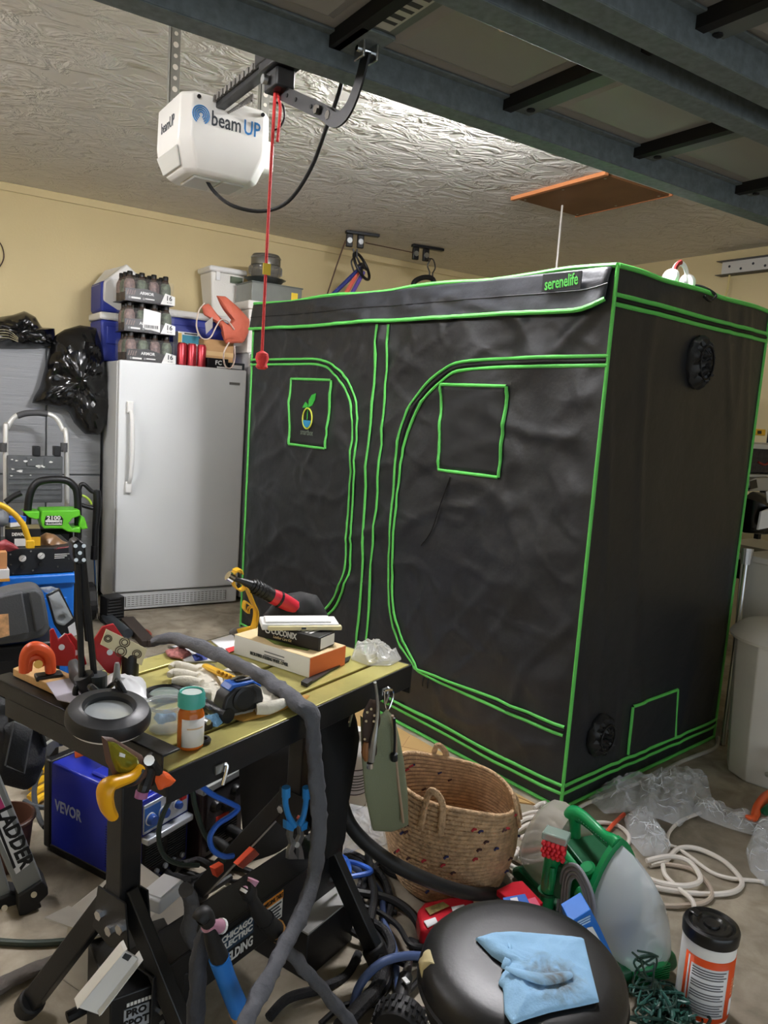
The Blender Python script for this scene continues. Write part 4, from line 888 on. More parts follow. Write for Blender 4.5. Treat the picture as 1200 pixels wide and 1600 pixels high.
# clear cup
cu = thing('clear_cup', 'clear plastic deli cup holding a blue scrap beside the pill bottle', 'cup', G(250, 1150, ZT+.001)+Vector((.02, .03, 0)))
CLR = M('clear_plastic', '#eef2f4', .08, alpha=.28)
MB().lathe([(0, 0), (.032, 0), (.038, .05), (.041, .052), (.041, .058), (.0385, .058), (.037, .052), (.031, .003), (0, .003)], 36).build('cup', CLR, cu, smooth=True)
MB().lathe([(.0415, .05), (.043, .053), (.0415, .0565)], 36).build('rim', M('clear_rim', '#f4f7f8', .1, alpha=.6), cu, smooth=True)
BLC = M('shop_blue', '#7fb0d6', .85, bump=.35, bscale=160)
puff([(-.02, -.015, .02), (.015, -.02, .022), (.025, .005, .024), (.005, .022, .02), (-.022, .012, .022)], (0, 0, 1), .014, n=24, rings=5, crump=.006, cs=60).build('blue_scrap', BLC, cu, smooth=True)
lz = thing('loose_lens', 'round black-rimmed glass lens lying flat behind the cup', 'lens', G(258, 1086, ZT+.001))
MB().lathe([(.036, 0), (.047, 0), (.048, .008), (.04, .011), (.036, .006)], 36).build('rim', BLK, lz, smooth=True); MB().lathe([(0, .003), (.036, .003), (.03, .008), (0, .010)], 30).build('glass', M('lens_glass', '#a9b9b4', .05, alpha=.5), lz, smooth=True)
MB().tube([(.046, 0, .005), (.07, -.005, .006), (.11, -.012, .008)], [.006, .009, .008], 10).build('handle', BLK, lz)
fl_ = thing('black_torch', 'black cylindrical flashlight lying beside the pill bottle', 'flashlight', G(335, 1112, ZT+.014), world=True)
MB().tube([G(318, 1102, ZT+.015), G(356, 1118, ZT+.015)], [.015, .015], 16, smooth=False).build('barrel', BLK, fl_, bevel=.002); MB().tube([G(352, 1116.5, ZT+.015), G(357, 1119, ZT+.015)], [.0165, .0165], 16, smooth=False).build('cap', RUB, fl_); MB().cyl(G(325, 1105, ZT+.0285), G(329, 1107, ZT+.0295), .004, n=8).build('switch', GRYP, fl_)
for k, px in enumerate([[(288, 1082), (300, 1076), (322, 1092), (330, 1105), (318, 1106), (300, 1096)], [(315, 1122), (345, 1120), (352, 1126), (340, 1136), (322, 1134)]]):
    o = puff([G(u, v, ZT+.003) for u, v in px], (0, 0, 1), .014, n=32, rings=6, crump=.006, cs=45, back=.05, seed=k).build('blue_towel_scrap', BLC, smooth=True); tag(o, ['blue paper towel scrap between the lens and the glove', 'blue paper towel scrap under the flashlight end'][k], 'towel')
sm = thing('hose_clamp', 'small dark metal clamp behind the pill bottle', 'clamp', G(322, 1140, ZT+.001), .3)
MB().bb((-.012, -.008, 0), (.012, .008, .016)).build('block', M('dark_metal', '#3a3732', .4, .7), sm, bevel=.003); MB().cyl((0, -.008, .018), (0, .008, .018), .006, n=12).build('bolt', STEEL, sm)
rg = thing('black_ring', 'small black rubber ring at the table front edge', 'ring', G(318, 1160, ZT+.001)); MB().lathe([(.008, 0), (.014, 0), (.015, .006), (.012, .010), (.008, .009), (.008, 0)], 24).build('ring', RUB, rg, smooth=True)
# lime-capped can
ca = thing('lime_cap_can', 'black can with lime green cap standing on the table', 'can', G(199, 1062, ZT+.001)+Vector((.01, .015, 0)))
MB().lathe([(.019, 0), (.02, .003), (.02, .055), (.0175, .06), (0, .06)], 24).build('can', BLK, ca, smooth=True); MB().lathe([(.0135, .0605), (.0135, .066), (.011, .068), (0, .068)], 20).build('cap', M('lime', '#8fd63e', .4), ca, smooth=True)
nzl = thing('grey_nozzle', 'small grey cone nozzle standing beside the lime-capped can', 'nozzle', G(182, 1078, ZT+.001)); MB().lathe([(.013, 0), (.012, .01), (.007, .045), (.006, .06), (.0045, .065), (0, .065)], 18).build('cone', M('nozzle_grey', '#8e8f90', .4), nzl, smooth=True)
PAPW = M('paper_white', '#e2e2e3', .6); PLV = M('paper_lavender', '#b5b0bb', .6)
o = puff([G(u, v, ZT+.002) for u, v in [(165, 1060), (195, 1062), (228, 1068), (232, 1095), (200, 1100), (165, 1092)]], (0, 0, 1), .025, n=40, rings=7, crump=.01, cs=30, back=.03).build('white_plastic_wrap', M('wrap_white', '#dfe0e2', .35), smooth=True, angle=40); tag(o, 'crumpled white plastic wrap in front of the lime-capped can', 'wrapper')
pk = thing('printed_packet', 'white printed packet with red threads lying at the back of the table', 'packet', G(295, 1025, ZT+.001), world=True)
MB().prism([G(u, v, ZT+.001) for u, v in [(262, 1012), (305, 1008), (345, 1022), (340, 1034), (290, 1036)]], (0, 0, .004)).build('packet', PAPW, pk)
puff([G(u, v, ZT+.006) for u, v in [(258, 1018), (285, 1012), (300, 1022), (285, 1030), (262, 1026)]], (0, 0, 1), .01, n=30, rings=5, crump=.006, cs=80, back=.1).build('red_threads', M('thread_red', '#a86a66', .8, var=.3, vscale=120), pk)
puff([G(u, v, ZT+.006) for u, v in [(300, 1024), (318, 1018), (325, 1030), (305, 1034)]], (0, 0, 1), .006, n=20, rings=4, back=.1).build('blue_print', M('print_royal', '#3b4da0', .6), pk)
pk2 = thing('red_striped_envelope', 'white envelope with red corner under the grey cable sleeve', 'envelope', G(350, 1000, ZT+.001), world=True)
MB().prism([G(u, v, ZT+.001) for u, v in [(330, 1002), (365, 992), (368, 1014), (350, 1018)]], (0, 0, .003)).build('envelope', PAPW, pk2); MB().prism([G(u, v, ZT+.0045) for u, v in [(352, 1014), (366, 1010), (368, 1016), (358, 1020)]], (0, 0, .001)).build('red_corner', M('print_red', '#c23a3a', .5), pk2)
# clear bag of small parts at the right end
o = puff([G(u, v, ZT+.002) for u, v in [(548, 1030), (555, 1010), (580, 1010), (605, 1016), (628, 1030), (610, 1040), (575, 1040)]], (0, 0, 1), .03, n=60, rings=9, crump=.016, cs=26, back=.02, fine=.006).build('clear_parts_bag', M('bag_clear_white', '#e9e9e2', .12, alpha=.38)); tag(o, 'clear crinkled plastic bag at the right end of the table', 'plastic bag')
bld = thing('black_pry_tool', 'long flat black pry tool sticking out from under the white carton', 'tool', G(510, 1040, ZT+.001), world=True)
MB().prism([G(u, v, ZT+.001) for u, v in [(478, 1064), (500, 1052), (530, 1034), (548, 1027), (545, 1034), (520, 1048), (488, 1068)]], (0, 0, .005)).build('blade', BLK, bld); MB().prism([G(u, v, ZT+.001) for u, v in [(478, 1064), (488, 1068), (480, 1074), (470, 1070)]], (0, 0, .009)).build('tang', RUB, bld)
# grey cable sleeve running over the table and down to the floor
SLV = M('sleeve_grey', '#54555a', .75, bump=.5, bscale=45, var=.12, vscale=14); SLD = M('sleeve_charcoal', '#3a3b40', .75, bump=.5, bscale=45)
zs_ = ZT+.024
pts = [G(238, 1004, ZT+.012), G(262, 998, zs_), G(300, 1005, zs_+.01), G(345, 1026, zs_+.015), G(392, 1048, zs_+.012), G(432, 1072, zs_), G(465, 1096, zs_), HP(486, 1120, -.03), HP(490, 1170, -.04), HP(496, 1230, -.05), HP(499, 1300, -.06), HP(490, 1370, -.08), HP(470, 1430, -.11), HP(440, 1490, -.15), HP(408, 1550, -.19), HP(380, 1610, -.22)]
o = MB().tube(pts, [.011, .02, .02, .02, .019, .02, .021, .02, .02, .02, .02, .019, .018, .018, .018, .018], 14, flat=.7, sub=9).crinkle(.006, 26).build('cable_sleeve', SLV, smooth=True); tag(o, 'grey zip cable sleeve lying across the table and hanging over its front edge', 'cable sleeve')
# lamp with magnifier
lb_ = G(150, 1075, .846)
ml = thing('magnifier_lamp', 'black magnifying lamp with folded spring arms clamped at the left end of the table', 'lamp', lb_, world=True)
YLm = lb_.y
lq = lambda u, v, d=0: WY(u, v, YLm+d)
top = lq(124, 852)
for d, (u0, v0), (u1, v1) in ((0, (120, 856), (128, 1060)), (.02, (120, 856), (128, 1060)), (.008, (128, 856), (148, 1062)), (.028, (128, 856), (148, 1062))):
    MB().tube([lq(u0, v0, d), lq(u1, v1, d)], .0065, 8, smooth=False).build('arm_bar', BLK, ml)
MB().tube([lq(126, 870, .012), lq(140, 1000, .012)], .009, 8, smooth=False).build('arm_spring', M('spring_dark', '#2c2c2e', .4, .6), ml)
el = MB().prism([lq(u, v, -.008) for u, v in [(114, 848), (124, 843), (134, 852), (134, 880), (120, 884), (114, 868)]], (0, .045, 0)).build('elbow', BLK, ml, bevel=.004)
for u, v in ((118, 853), (131, 853), (119, 875), (131, 875), (125, 864)): MB().cyl(lq(u, v, -.009), lq(u, v, -.016), .004, n=8).build('nut', STEEL, el)
MB().tube([lq(130, 1055), lq(140, 1075), lq(150, 1082)], .02, 12).build('knuckle', BLK, ml, smooth=True); MB().cyl(lb_, lb_+Vector((0, 0, .03)), .022, n=18).build('swivel', GRYP, ml)
MB().box(lb_+Vector((0, 0, -.015)), (.05, .06, .03)).build('clamp', BLK, ml, bevel=.004)
MB().tube([lq(140, 1080), lq(122, 1072), lq(118, 1085), lq(128, 1096), lq(150, 1092), lq(158, 1075), lq(150, 1060)], .006, 8).build('cord', RUB, ml, smooth=True)
hc = G(170, 1114, .855); ax = (Vector((.02, -.18, 1))).normalized()
hx = MB().lathe([(.044, .010), (.049, .017), (.053, .014), (.073, .010), (.078, .0), (.078, -.014), (.073, -.018), (.048, -.017), (.044, -.010), (.044, .010)], 44, hc, axis=ax).build('lamp_ring', M('lamp_black', '#26272a', .42), ml, smooth=True, angle=30)
MB().lathe([(0, .004), (.044, .001), (.044, -.002), (0, -.005)], 36, hc, axis=ax).build('magnifier_glass', M('lens_clear', '#cfd6d8', .08, alpha=.55), ml, smooth=True)
MB().lathe([(.049, -.0185), (.071, -.019), (.071, -.022), (.049, -.0215)], 40, hc, axis=ax).build('light_diffuser', WHT, ml, smooth=True)
yk = hc + Vector((.0, .095, .0))
MB().tube([lq(150, 1085), Vector((yk.x-.012, yk.y, yk.z+.02)), hc+Vector((.01, .062, .0))], .007, 8).build('yoke', BLK, ml); MB().tube([lq(165, 1080), hc+Vector((.03, .07, .03)), hc+Vector((.04, .05, .005))], .005, 8).build('yoke', BLK, ml); MB().tube([lq(184, 1075, -.05), hc+Vector((.03, .06, .04)), hc+Vector((.045, .04, .01))], .005, 8).build('head_cord', RUB, ml)
# wood board with orange clamp on the left rail
bd = thing('wood_board', 'tan wooden board lying on the left rail of the welding table', 'board', G(70, 1065, .83), world=True)
MB().prism([G(u, v, .8165) for u, v in [(20, 1056), (56, 1042), (112, 1066), (128, 1092), (84, 1086)]], (0, 0, .018)).build('board', M('wood_tan', '#d2a871', .6, var=.1, vscale=9, stretch=(1, 6, 1)), bd, bevel=.002)
MB().prism([G(u, v, .8355) for u, v in [(72, 1068), (112, 1060), (146, 1098), (125, 1102), (90, 1094)]], (0, 0, .002)).build('paper_sheet', PLV, bd)
oc = thing('orange_clamp', 'orange plastic clamp gripping the wooden board', 'clamp', G(60, 1056, .836), world=True)
OC = M('clamp_orange', '#e0582c', .4); Yc = G(60, 1058, .836).y
MB().tube([WY(u, v, Yc) for u, v in [(38, 1050), (40, 1025), (50, 1013), (64, 1014), (76, 1025), (79, 1050)]], [.014, .015, .017, .017, .016, .014], 10, flat=.8).build('frame', OC, oc, smooth=True)
MB().tube([WY(u, v, Yc-.005) for u, v in [(44, 1048), (47, 1032), (58, 1028), (66, 1040)]], .008, 8).build('inner_rib', OC, oc); MB().box(WY(76, 1056, Yc), (.055, .03, .012)).build('pad', BLK, oc, bevel=.003); MB().cyl(WY(60, 1038, Yc-.02), WY(60, 1038, Yc+.02), .009, n=12).build('pivot', M('brass', '#b58a45', .3, .9), oc)
gb = puff([G(u, v, .836) for u, v in [(106, 1040), (118, 1036), (136, 1064), (140, 1082), (125, 1085), (108, 1060)]], (0, 0, 1), .03, n=30, rings=6, back=.02).build('grey_tube_tool', GRYP, smooth=True); tag(gb, 'dark grey tube shaped tool between the board and the lamp arm', 'tool')
# red magnets and the card with circles
RM = M('magnet_red', '#b01c28', .35)
def magnet(label, px, y, d):
    m_ = thing('welding_magnet', label, 'magnet', WY(*px[-1], y), world=True, group='red welding magnets')
    MB().prism([WY(u, v, y) for u, v in px], (0, d*.25, 0)).build('plate', RM, m_, bevel=.002); MB().prism([WY(u, v, y+d*.75) for u, v in px], (0, d*.25, 0)).build('plate', RM, m_, bevel=.002)
    c_ = sum((Vector((u, v, 0)) for u, v in px), Vector())/len(px)
    MB().prism([WY(c_.x+(u-c_.x)*.9, c_.y+(v-c_.y)*.9, y+d*.25) for u, v in px], (0, d*.5, 0)).build('core', STEEL, m_)
    MB().cyl(WY(c_.x, c_.y+4, y-.003), WY(c_.x, c_.y+4, y+d+.003), .007, n=12).build('bushing', STEEL, m_)
magnet('red arrow-shaped welding magnet left of the lamp arm', [(78, 985), (84, 982), (92, 1000), (104, 990), (118, 1012), (118, 1042), (80, 1040)], 1.86, .03)
magnet('red arrow-shaped welding magnet leaning just behind the lamp arm', [(104, 992), (112, 990), (128, 1010), (136, 1038), (120, 1046), (108, 1020)], 1.92, .03)
magnet('large red welding magnet behind the card with circles', [(147, 1000), (160, 980), (178, 975), (192, 995), (190, 1035), (188, 1055), (168, 1052), (150, 1030)], 1.80, .04)
cd = thing('circle_card', 'cream card printed with circles leaning on the red magnet', 'card', WY(190, 1040, 1.77), world=True)
cpx = [(166, 983), (230, 1014), (221, 1040), (157, 1007)]
MB().prism([WY(u, v, 1.775) for u, v in cpx], (0, .003, 0)).build('card', M('card_cream', '#e3d9b4', .6), cd)
for u, v, r in ((169, 998, 6), (195, 1004, 8), (189, 1018, 9), (214, 1022, 7)):
    for k in (1, .6): MB().tube([WY(u+r*k*math.cos(a*.524), v+r*k*.9*math.sin(a*.524), 1.7735) for a in range(13)], .0012, 5, smooth=False).build('printed_circle', M('ink_brown', '#5a4c3a', .6), cd)
# ------------------------------------------------------------------ under and around the table
def tubeobj(name, label, cat, pts, r, mat, group=None, flat=1.0, n=8, sub=6):
    o = MB().tube(pts, r, n, flat=flat, sub=sub).crinkle(.005 if 'sleeve' in name else 0, 26).build(name, mat, smooth=True); return tag(o, label, cat, group)
VBL = M('welder_blue', '#1d2a9a', .32); SIL = M('panel_silver', '#b8bec6', .35, .4)
vv = thing('blue_welder', 'blue inverter welder with grey side lettering on the floor under the table', 'welder', (.416, 2.446, 0), math.radians(-63.3))
VL, VW, VH = .424, .2, .30
MB().bb((.03, 0, .02), (VL-.02, VW, VH)).build('case', VBL, vv, bevel=.008)
MB().bb((0, -.003, .01), (.035, VW+.003, VH+.004)).build('rear_bumper', BLK, vv, bevel=.006); MB().bb((0.03, -.002, .0), (VL, VW+.002, .028)).build('base_skirt', BLK, vv, bevel=.004)
MB().bb((VL-.02, 0, .02), (VL, VW, VH-.005)).build('front_frame', VBL, vv, bevel=.006)
fp_ = MB().bb((VL, .012, .19), (VL+.006, VW-.012, VH-.02)).build('control_panel', SIL, vv, bevel=.002)
MB().bb((VL+.0062, .014, .2), (VL+.0075, .075, VH-.03)).build('blue_field', M('panel_blue', '#2a5fa8', .4), fp_)
for y_, r in ((.035, .016), (.085, .016), (.14, .012)):
    kn_ = MB().lathe([(r, 0), (r, .012), (r*.8, .018), (0, .018)], 20, (VL+.0075, y_, .232), axis=(1, 0, 0)).build('knob', M('knob_blue', '#274fa0', .35), fp_, smooth=True)
    MB().lathe([(r+.003, 0), (r+.003, .003), (r, .003)], 20, (VL+.0075, y_, .232), axis=(1, 0, 0)).build('knob_ring', WHT, kn_)
MB().box((VL+.012, .16, .255), (.012, .02, .028)).build('power_switch', M('switch_red', '#c0282a', .4), fp_)
MB().bb((VL, .008, .165), (VL+.03, VW-.008, .185)).build('visor', SIL, vv, bevel=.004)
gp_ = MB().bb((VL, .012, .035), (VL+.004, VW-.012, .16)).build('grille_plate', BLK, vv)
for k in range(11):
    for y0, y1 in ((.02, .09), (.11, .18)): MB().bb((VL+.0042, y0, .07+k*.008), (VL+.008, y1, .074+k*.008)).build('louvre', GRYP, gp_)
for y_ in (.03, .065, .1, .135, .17): MB().cyl((VL+.004, y_, .052), (VL+.012, y_, .052), .008, n=12).build('socket_ring', SIL, gp_)
for y_ in (.05, .14): MB().cyl((VL+.004, y_, .04), (VL+.03, y_, .036), .017, n=16).build('cable_socket', BLK, vv)
MB().tube([(.07, VW/2, VH), (.08, VW/2, VH+.04), (.12, VW/2, VH+.055), (.3, VW/2, VH+.055), (.35, VW/2, VH+.04), (.36, VW/2, VH)], .015, 10, flat=1.3).build('carry_handle', BLK, vv, smooth=True)
MB().bb((.19, .02, VH), (.36, .07, VH+.012)).build('top_ridge', VBL, vv, bevel=.006)
text('VEVOR', .05, M('letter_grey', '#9aa0b4', .5), vv, TM((.115, -.0006, .165), (1, 0, 0), (0, 0, 1)), wid=.125, bold=.0012)
for k in range(16): MB().bb((.285, -.0015, .045+k*.0085), (.345, .0, .048+k*.0085)).build('side_slot', M('slot_navy', '#10185a', .5), vv)
for k in range(10): MB().bb((.36, -.0015, .045+k*.0125), (.385, .0, .049+k*.0125)).build('side_slot', MATS['slot_navy'], vv)
for y_ in (.03, .17):
    for x in (.05, .38): MB().cyl((x, y_, -.0), (x, y_, .01), .014, n=10).build('foot', RUB, vv)
# orange cloth in the handle, orange tag by the rail
ORG = M('orange_plastic', '#e8602a', .45)
o = puff([WY(u, v, 2.2) for u, v in [(113, 1150), (128, 1155), (158, 1160), (155, 1172), (130, 1176), (117, 1184), (116, 1168)]], (0, -1, 0), .03, n=36, rings=6, crump=.012, cs=25).build('orange_bag_scrap', ORG, smooth=True, angle=40); tag(o, 'crumpled orange plastic bag tucked under the blue welder handle', 'plastic bag')
# second, darker welder behind it
w2 = thing('dark_welder', 'dark welder with grey vented top and red label behind the table post', 'welder', (.63, 2.51, 0), math.radians(-63.3))
DW = M('welder_maroon', '#2b1c1e', .4)
MB().bb((0, 0, .01), (.42, .2, .235)).build('case', DW, w2, bevel=.008); MB().bb((.02, -.004, .235), (.43, .204, .258)).build('vented_top', M('top_grey', '#8b8d8c', .5), w2, bevel=.003)
pn = MB().bb((.42, .02, .11), (.426, .18, .225)).build('control_panel', M('panel_dark', '#4b474a', .4, .3), w2)
for y_, z_ in ((.05, .18), (.1, .16), (.145, .195)): MB().lathe([(.02, 0), (.02, .01), (.015, .018), (0, .018)], 18, (.4262, y_, z_), axis=(1, 0, 0)).build('knob', BLK, pn, smooth=True)
MB().bb((.4262, .06, .115), (.428, .12, .135)).build('red_label', M('label_red', '#d8382c', .5), pn)
for k in range(8): MB().bb((.42, .03, .03+k*.009), (.424, .17, .034+k*.009)).build('louvre', BLK, w2)
for y_ in (.05, .13): MB().tube([(.42, y_, .06), (.47, y_, .055), (.54, y_-.01, .035)], [.018, .02, .014], 12).build('cable_plug', RUB, w2, smooth=True)
for y_ in (.03, .17):
    for x in (.05, .38): MB().cyl((x, y_, 0), (x, y_, .012), .014, n=10).build('foot', RUB, w2)
# gold shield with yellow grip hung at the near left corner
gs = thing('gold_face_shield', 'gold-tinted shield with amber grip hanging at the near left corner of the table', 'shield', HP(195, 1230, -.05), world=True)
o_px = [(158, 1150), (175, 1152), (222, 1180), (228, 1195), (230, 1212), (215, 1226), (196, 1232), (178, 1215), (165, 1190)]
puff([HP(u, v, -.045) for u, v in o_px], -Dy, .012, n=40, rings=6, back=.1).build('frame', M('shield_brown', '#5b4238', .45), gs, smooth=True)
puff([HP(u, v, -.053) for u, v in [(168, 1158), (180, 1160), (214, 1183), (218, 1194), (212, 1206), (196, 1214), (182, 1206), (174, 1186)]], -Dy, .012, n=36, rings=6, back=.1).build('gold_lens', M('gold_lens_mat', '#8f8a2c', .12, .6), gs, smooth=True)
YGR = M('amber_grip', '#e6a50f', .35)
MB().tube([HP(u, v, -.065) for u, v in [(222, 1198), (205, 1213), (186, 1220), (170, 1226), (164, 1240), (168, 1262), (176, 1276)]], [.008, .012, .014, .016, .017, .015, .012], 12, flat=.7).build('grip', YGR, gs, smooth=True)
MB().tube([HP(u, v, -.072) for u, v in [(224, 1202), (210, 1222), (192, 1228), (184, 1226)]], .004, 6).build('strap', BLK, gs)
MB().cyl(HP(233, 1188, -.06), HP(231, 1186, -.02), .009, n=10).build('hanger_bolt', CHROME, gs); MB().prism([HP(u, v, -.066) for u, v in [(188, 1176), (196, 1179), (195, 1184), (187, 1182)]], Dy*.002).build('lens_mark', PAPW, gs)
o = puff([HP(u, v, -.03) for u, v in [(246, 1200), (262, 1207), (273, 1218), (262, 1228), (247, 1234), (242, 1220)]], -Dy, .012, n=28, rings=5, crump=.006, cs=40).build('orange_rag', ORG, smooth=True); tag(o, 'small orange rag hanging beside the gold shield', 'rag')
ocl = thing('spring_clamp', 'black spring clamp with purple tip hanging beside the orange rag', 'clamp', HP(238, 1200, -.035), world=True)
MB().tube([HP(232, 1180, -.04), HP(240, 1195, -.045), HP(248, 1206, -.04)], .008, 8).build('jaw', BLK, ocl); MB().tube([HP(236, 1200, -.04), HP(226, 1228, -.045), HP(222, 1240, -.045)], [.009, .011, .009], 10).build('handle', BLK, ocl); MB().cyl(HP(222, 1236, -.045), HP(220, 1246, -.045), .011, n=12).build('purple_tip', M('tip_purple', '#a0628c', .5), ocl)

# ------------------------------------------------------------------ hanging cloths and tools on the right end
GRP = M('pouch_olive', '#7b8166', .8, bump=.25, bscale=220)
ph = thing('olive_pouch', 'olive green zip pouch hanging from the table front rail', 'pouch', HP(605, 1105, -.03), world=True)
puff([HP(u, v, -.035) for u, v in [(563, 1118), (572, 1128), (596, 1116), (604, 1108), (614, 1118), (622, 1150), (630, 1190), (635, 1240), (637, 1290), (612, 1300), (582, 1298), (570, 1240), (565, 1180)]], -Dy, .022, n=70, rings=10, crump=.006, cs=9, ridged=False).build('pouch', GRP, ph, smooth=True, angle=70)
MB().tube([HP(u, v, -.058) for u, v in [(613, 1118), (618, 1150), (619, 1185), (622, 1220), (630, 1285)]], .004, 6).build('zip', M('zip_tan', '#a88f78', .5), ph); MB().tube([HP(u, v, -.066) for u, v in [(616, 1122), (617, 1150), (616, 1180)]], .0035, 6).build('pull_cord', BLK, ph); MB().cyl(HP(616, 1178, -.068), HP(616, 1188, -.068), .009, n=10).build('cord_stop', BLK, ph)
cr_ = MB().tube([HP(u, v, -.03) for u, v in [(600, 1080), (612, 1078), (614, 1088), (608, 1106), (604, 1110), (601, 1098), (600, 1080)]], .0028, 6).build('carabiner', CHROME, ph)
hl = thing('leather_holster', 'dark brown leather holster with riveted tool hanging left of the olive pouch', 'holster', HP(582, 1100, -.06), world=True)
puff([HP(u, v, -.064) for u, v in [(578, 1092), (592, 1095), (594, 1125), (586, 1150), (588, 1180), (575, 1190), (566, 1160), (567, 1112)]], -Dy, .01, n=40, rings=6, back=.5).build('holster', M('leather_brown', '#3a2a20', .55), hl, smooth=True)
for u, v in ((574, 1113), (580, 1108), (585, 1118), (584, 1127), (572, 1127), (570, 1155)): MB().cyl(HP(u, v, -.072), HP(u, v, -.078), .0032, n=8).build('rivet', CHROME, hl)
MB().tube([HP(u, v, -.08) for u, v in [(586, 1066), (590, 1100), (588, 1130), (583, 1160), (580, 1190)]], [.004, .004, .005, .009, .008], 8).build('wrench', STEEL, hl, smooth=True); MB().tube([HP(u, v, -.078) for u, v in [(572, 1160), (570, 1175), (572, 1188)]], [.006, .009, .005], 8).build('wooden_grip', M('grip_wood', '#8a5a32', .5), hl, smooth=True); MB().cyl(HP(578, 1192, -.08), HP(578, 1200, -.08), .008, n=8).build('jaw', CHROME, hl)
BCL = M('cloth_black2', '#141415', .85)
jk = thing('black_jacket', 'black cloth jacket hanging under the right end of the table', 'jacket', HP(545, 1120, .06), world=True)
puff([HP(u, v, .06) for u, v in [(498, 1132), (520, 1125), (550, 1105), (556, 1125), (560, 1150), (548, 1200), (538, 1260), (530, 1330), (505, 1345), (500, 1250)]], -Dy, .03, n=60, rings=9, crump=.014, cs=8, ridged=False).build('jacket', BCL, jk, smooth=True, angle=70)
MB().tube([HP(u, v, .02) for u, v in [(552, 1108), (548, 1122), (545, 1135)]], .004, 6).build('collar_edge', CHROME, jk)
o = puff([HP(u, v, .53) for u, v in [(372, 1152), (470, 1110), (552, 1085), (556, 1160), (548, 1250), (530, 1320), (480, 1345), (430, 1372), (392, 1362), (378, 1290), (374, 1220)]], -Dy, .04, n=70, rings=10, crump=.03, cs=6, ridged=False).build('black_apron', BCL, smooth=True, angle=70); tag(o, 'black cloth apron hanging behind the table post like a curtain', 'apron')
# blue-handled pliers
pl = thing('blue_pliers', 'blue-handled wire pliers hanging head down on the table post', 'pliers', HP(467, 1240, .13), world=True)
PBL = M('pliers_blue', '#2f8fdc', .4); PST = M('pliers_grey', '#7f8080', .38, .6)
for px in ([(451, 1236), (450, 1255), (455, 1275), (463, 1290)], [(482, 1236), (482, 1252), (478, 1275), (470, 1290)]):
    MB().tube([HP(u-4, v, .11) for u, v in px], [.009, .0075, .0075, .010], 10).build('handle', PBL, pl, smooth=True)
for px in ([(451, 1230), (451, 1245)], [(483, 1230), (483, 1247)]): MB().tube([HP(u-4, v, .11) for u, v in px], .011, 10, smooth=False).build('grip_end', PBL, pl)
for px in ([(452, 1282), (466, 1292), (462, 1300), (452, 1296)], [(474, 1290), (486, 1284), (484, 1296), (476, 1300)]): MB().prism([HP(u-4, v, .105) for u, v in px], Dy*.014).build('guard', PBL, pl, bevel=.002)
for px in ([(458, 1293), (464, 1292), (462, 1308), (468, 1318), (463, 1330), (470, 1343), (455, 1343), (456, 1330), (460, 1320), (456, 1306)], [(472, 1292), (478, 1293), (480, 1308), (475, 1320), (478, 1330), (480, 1343), (471, 1343), (472, 1330), (468, 1318), (474, 1306)]):
    MB().prism([HP(u-4, v, .107) for u, v in px], Dy*.012).build('jaw', PST, pl, bevel=.0015)
MB().cyl(HP(464, 1320, .104), HP(464, 1320, .122), .007, n=12).build('pivot', STEEL, pl)

# ------------------------------------------------------------------ torches, boxes and cables under the table
PNK = M('ceramic_pink', '#b07f92', .5); TBL = M('torch_blue', '#1f6fc0', .38)
def torch(name, label, head, nozzle, grip, body, tail, t):
    r_ = thing(name, label, 'torch', HP(*body[0], t), world=True, group='welding torches under the table')
    h_ = lambda L: [HP(u, v, t) for u, v in L]
    MB().tube(h_(head), [.014, .017, .013], 12).build('head', RUB, r_, smooth=True)
    n_ = h_(nozzle); MB().tube(n_, [.012, .009, .0125], 14, smooth=False).build('nozzle', PNK, r_, smooth=True)
    d = (n_[-1]-n_[0]).normalized(); MB().cyl(n_[-1], n_[-1]+d*.006, .0135, n=14).build('nozzle_rim', WHT, r_); MB().cyl(n_[-1]+d*.004, n_[-1]+d*.0075, .006, n=12).build('nozzle_bore', PNK, r_)
    MB().tube(h_(grip), [.010, .015, .018], 12).build('neck', RUB, r_, smooth=True)
    b_ = MB().tube(h_(body), [.019, .018, .019, .02], 14).build('handle', tail[1], r_, smooth=True)
    MB().tube(h_(tail[0]), [.021, .018], 14, smooth=False).build('end_collar', M('collar_tan', '#c08a4a', .5), r_)
    return r_
torch('tig_torch', 'welding torch with blue handle and pink ceramic nozzle in front of the table shelf', [(310, 1440), (318, 1430), (326, 1442)], [(322, 1446), (334, 1445), (344, 1447)], [(326, 1450), (334, 1475), (344, 1498)], [(342, 1496), (352, 1525), (364, 1555), (374, 1578)], ([(374, 1578), (379, 1592)], TBL), -.12)
torch('tig_torch', 'welding torch with black neck and pink nozzle tip over the table sticker', [(383, 1388), (388, 1394), (392, 1402)], [(396, 1374), (392, 1384), (386, 1392)], [(390, 1398), (402, 1422), (416, 1440)], [(414, 1436), (420, 1444), (426, 1450), (432, 1456)], ([(430, 1452), (436, 1460)], RUB), -.10)
tubeobj('torch_sleeve', 'dark grey cable sleeve of the black-necked torch running down to the floor', 'cable sleeve', [HP(432, 1456, -.10), HP(450, 1485, -.11), HP(485, 1525, -.13), HP(520, 1565, -.15), HP(560, 1615, -.17)], [.018, .02, .02, .02, .02], SLV, flat=.7, n=12)
tubeobj('torch_sleeve', 'charcoal cable sleeve dropping behind the blue torch', 'cable sleeve', [HP(322, 1450, -.09), HP(312, 1490, -.08), HP(308, 1540, -.08), HP(306, 1610, -.08)], [.014, .02, .021, .022], SLD, flat=.75, n=12)
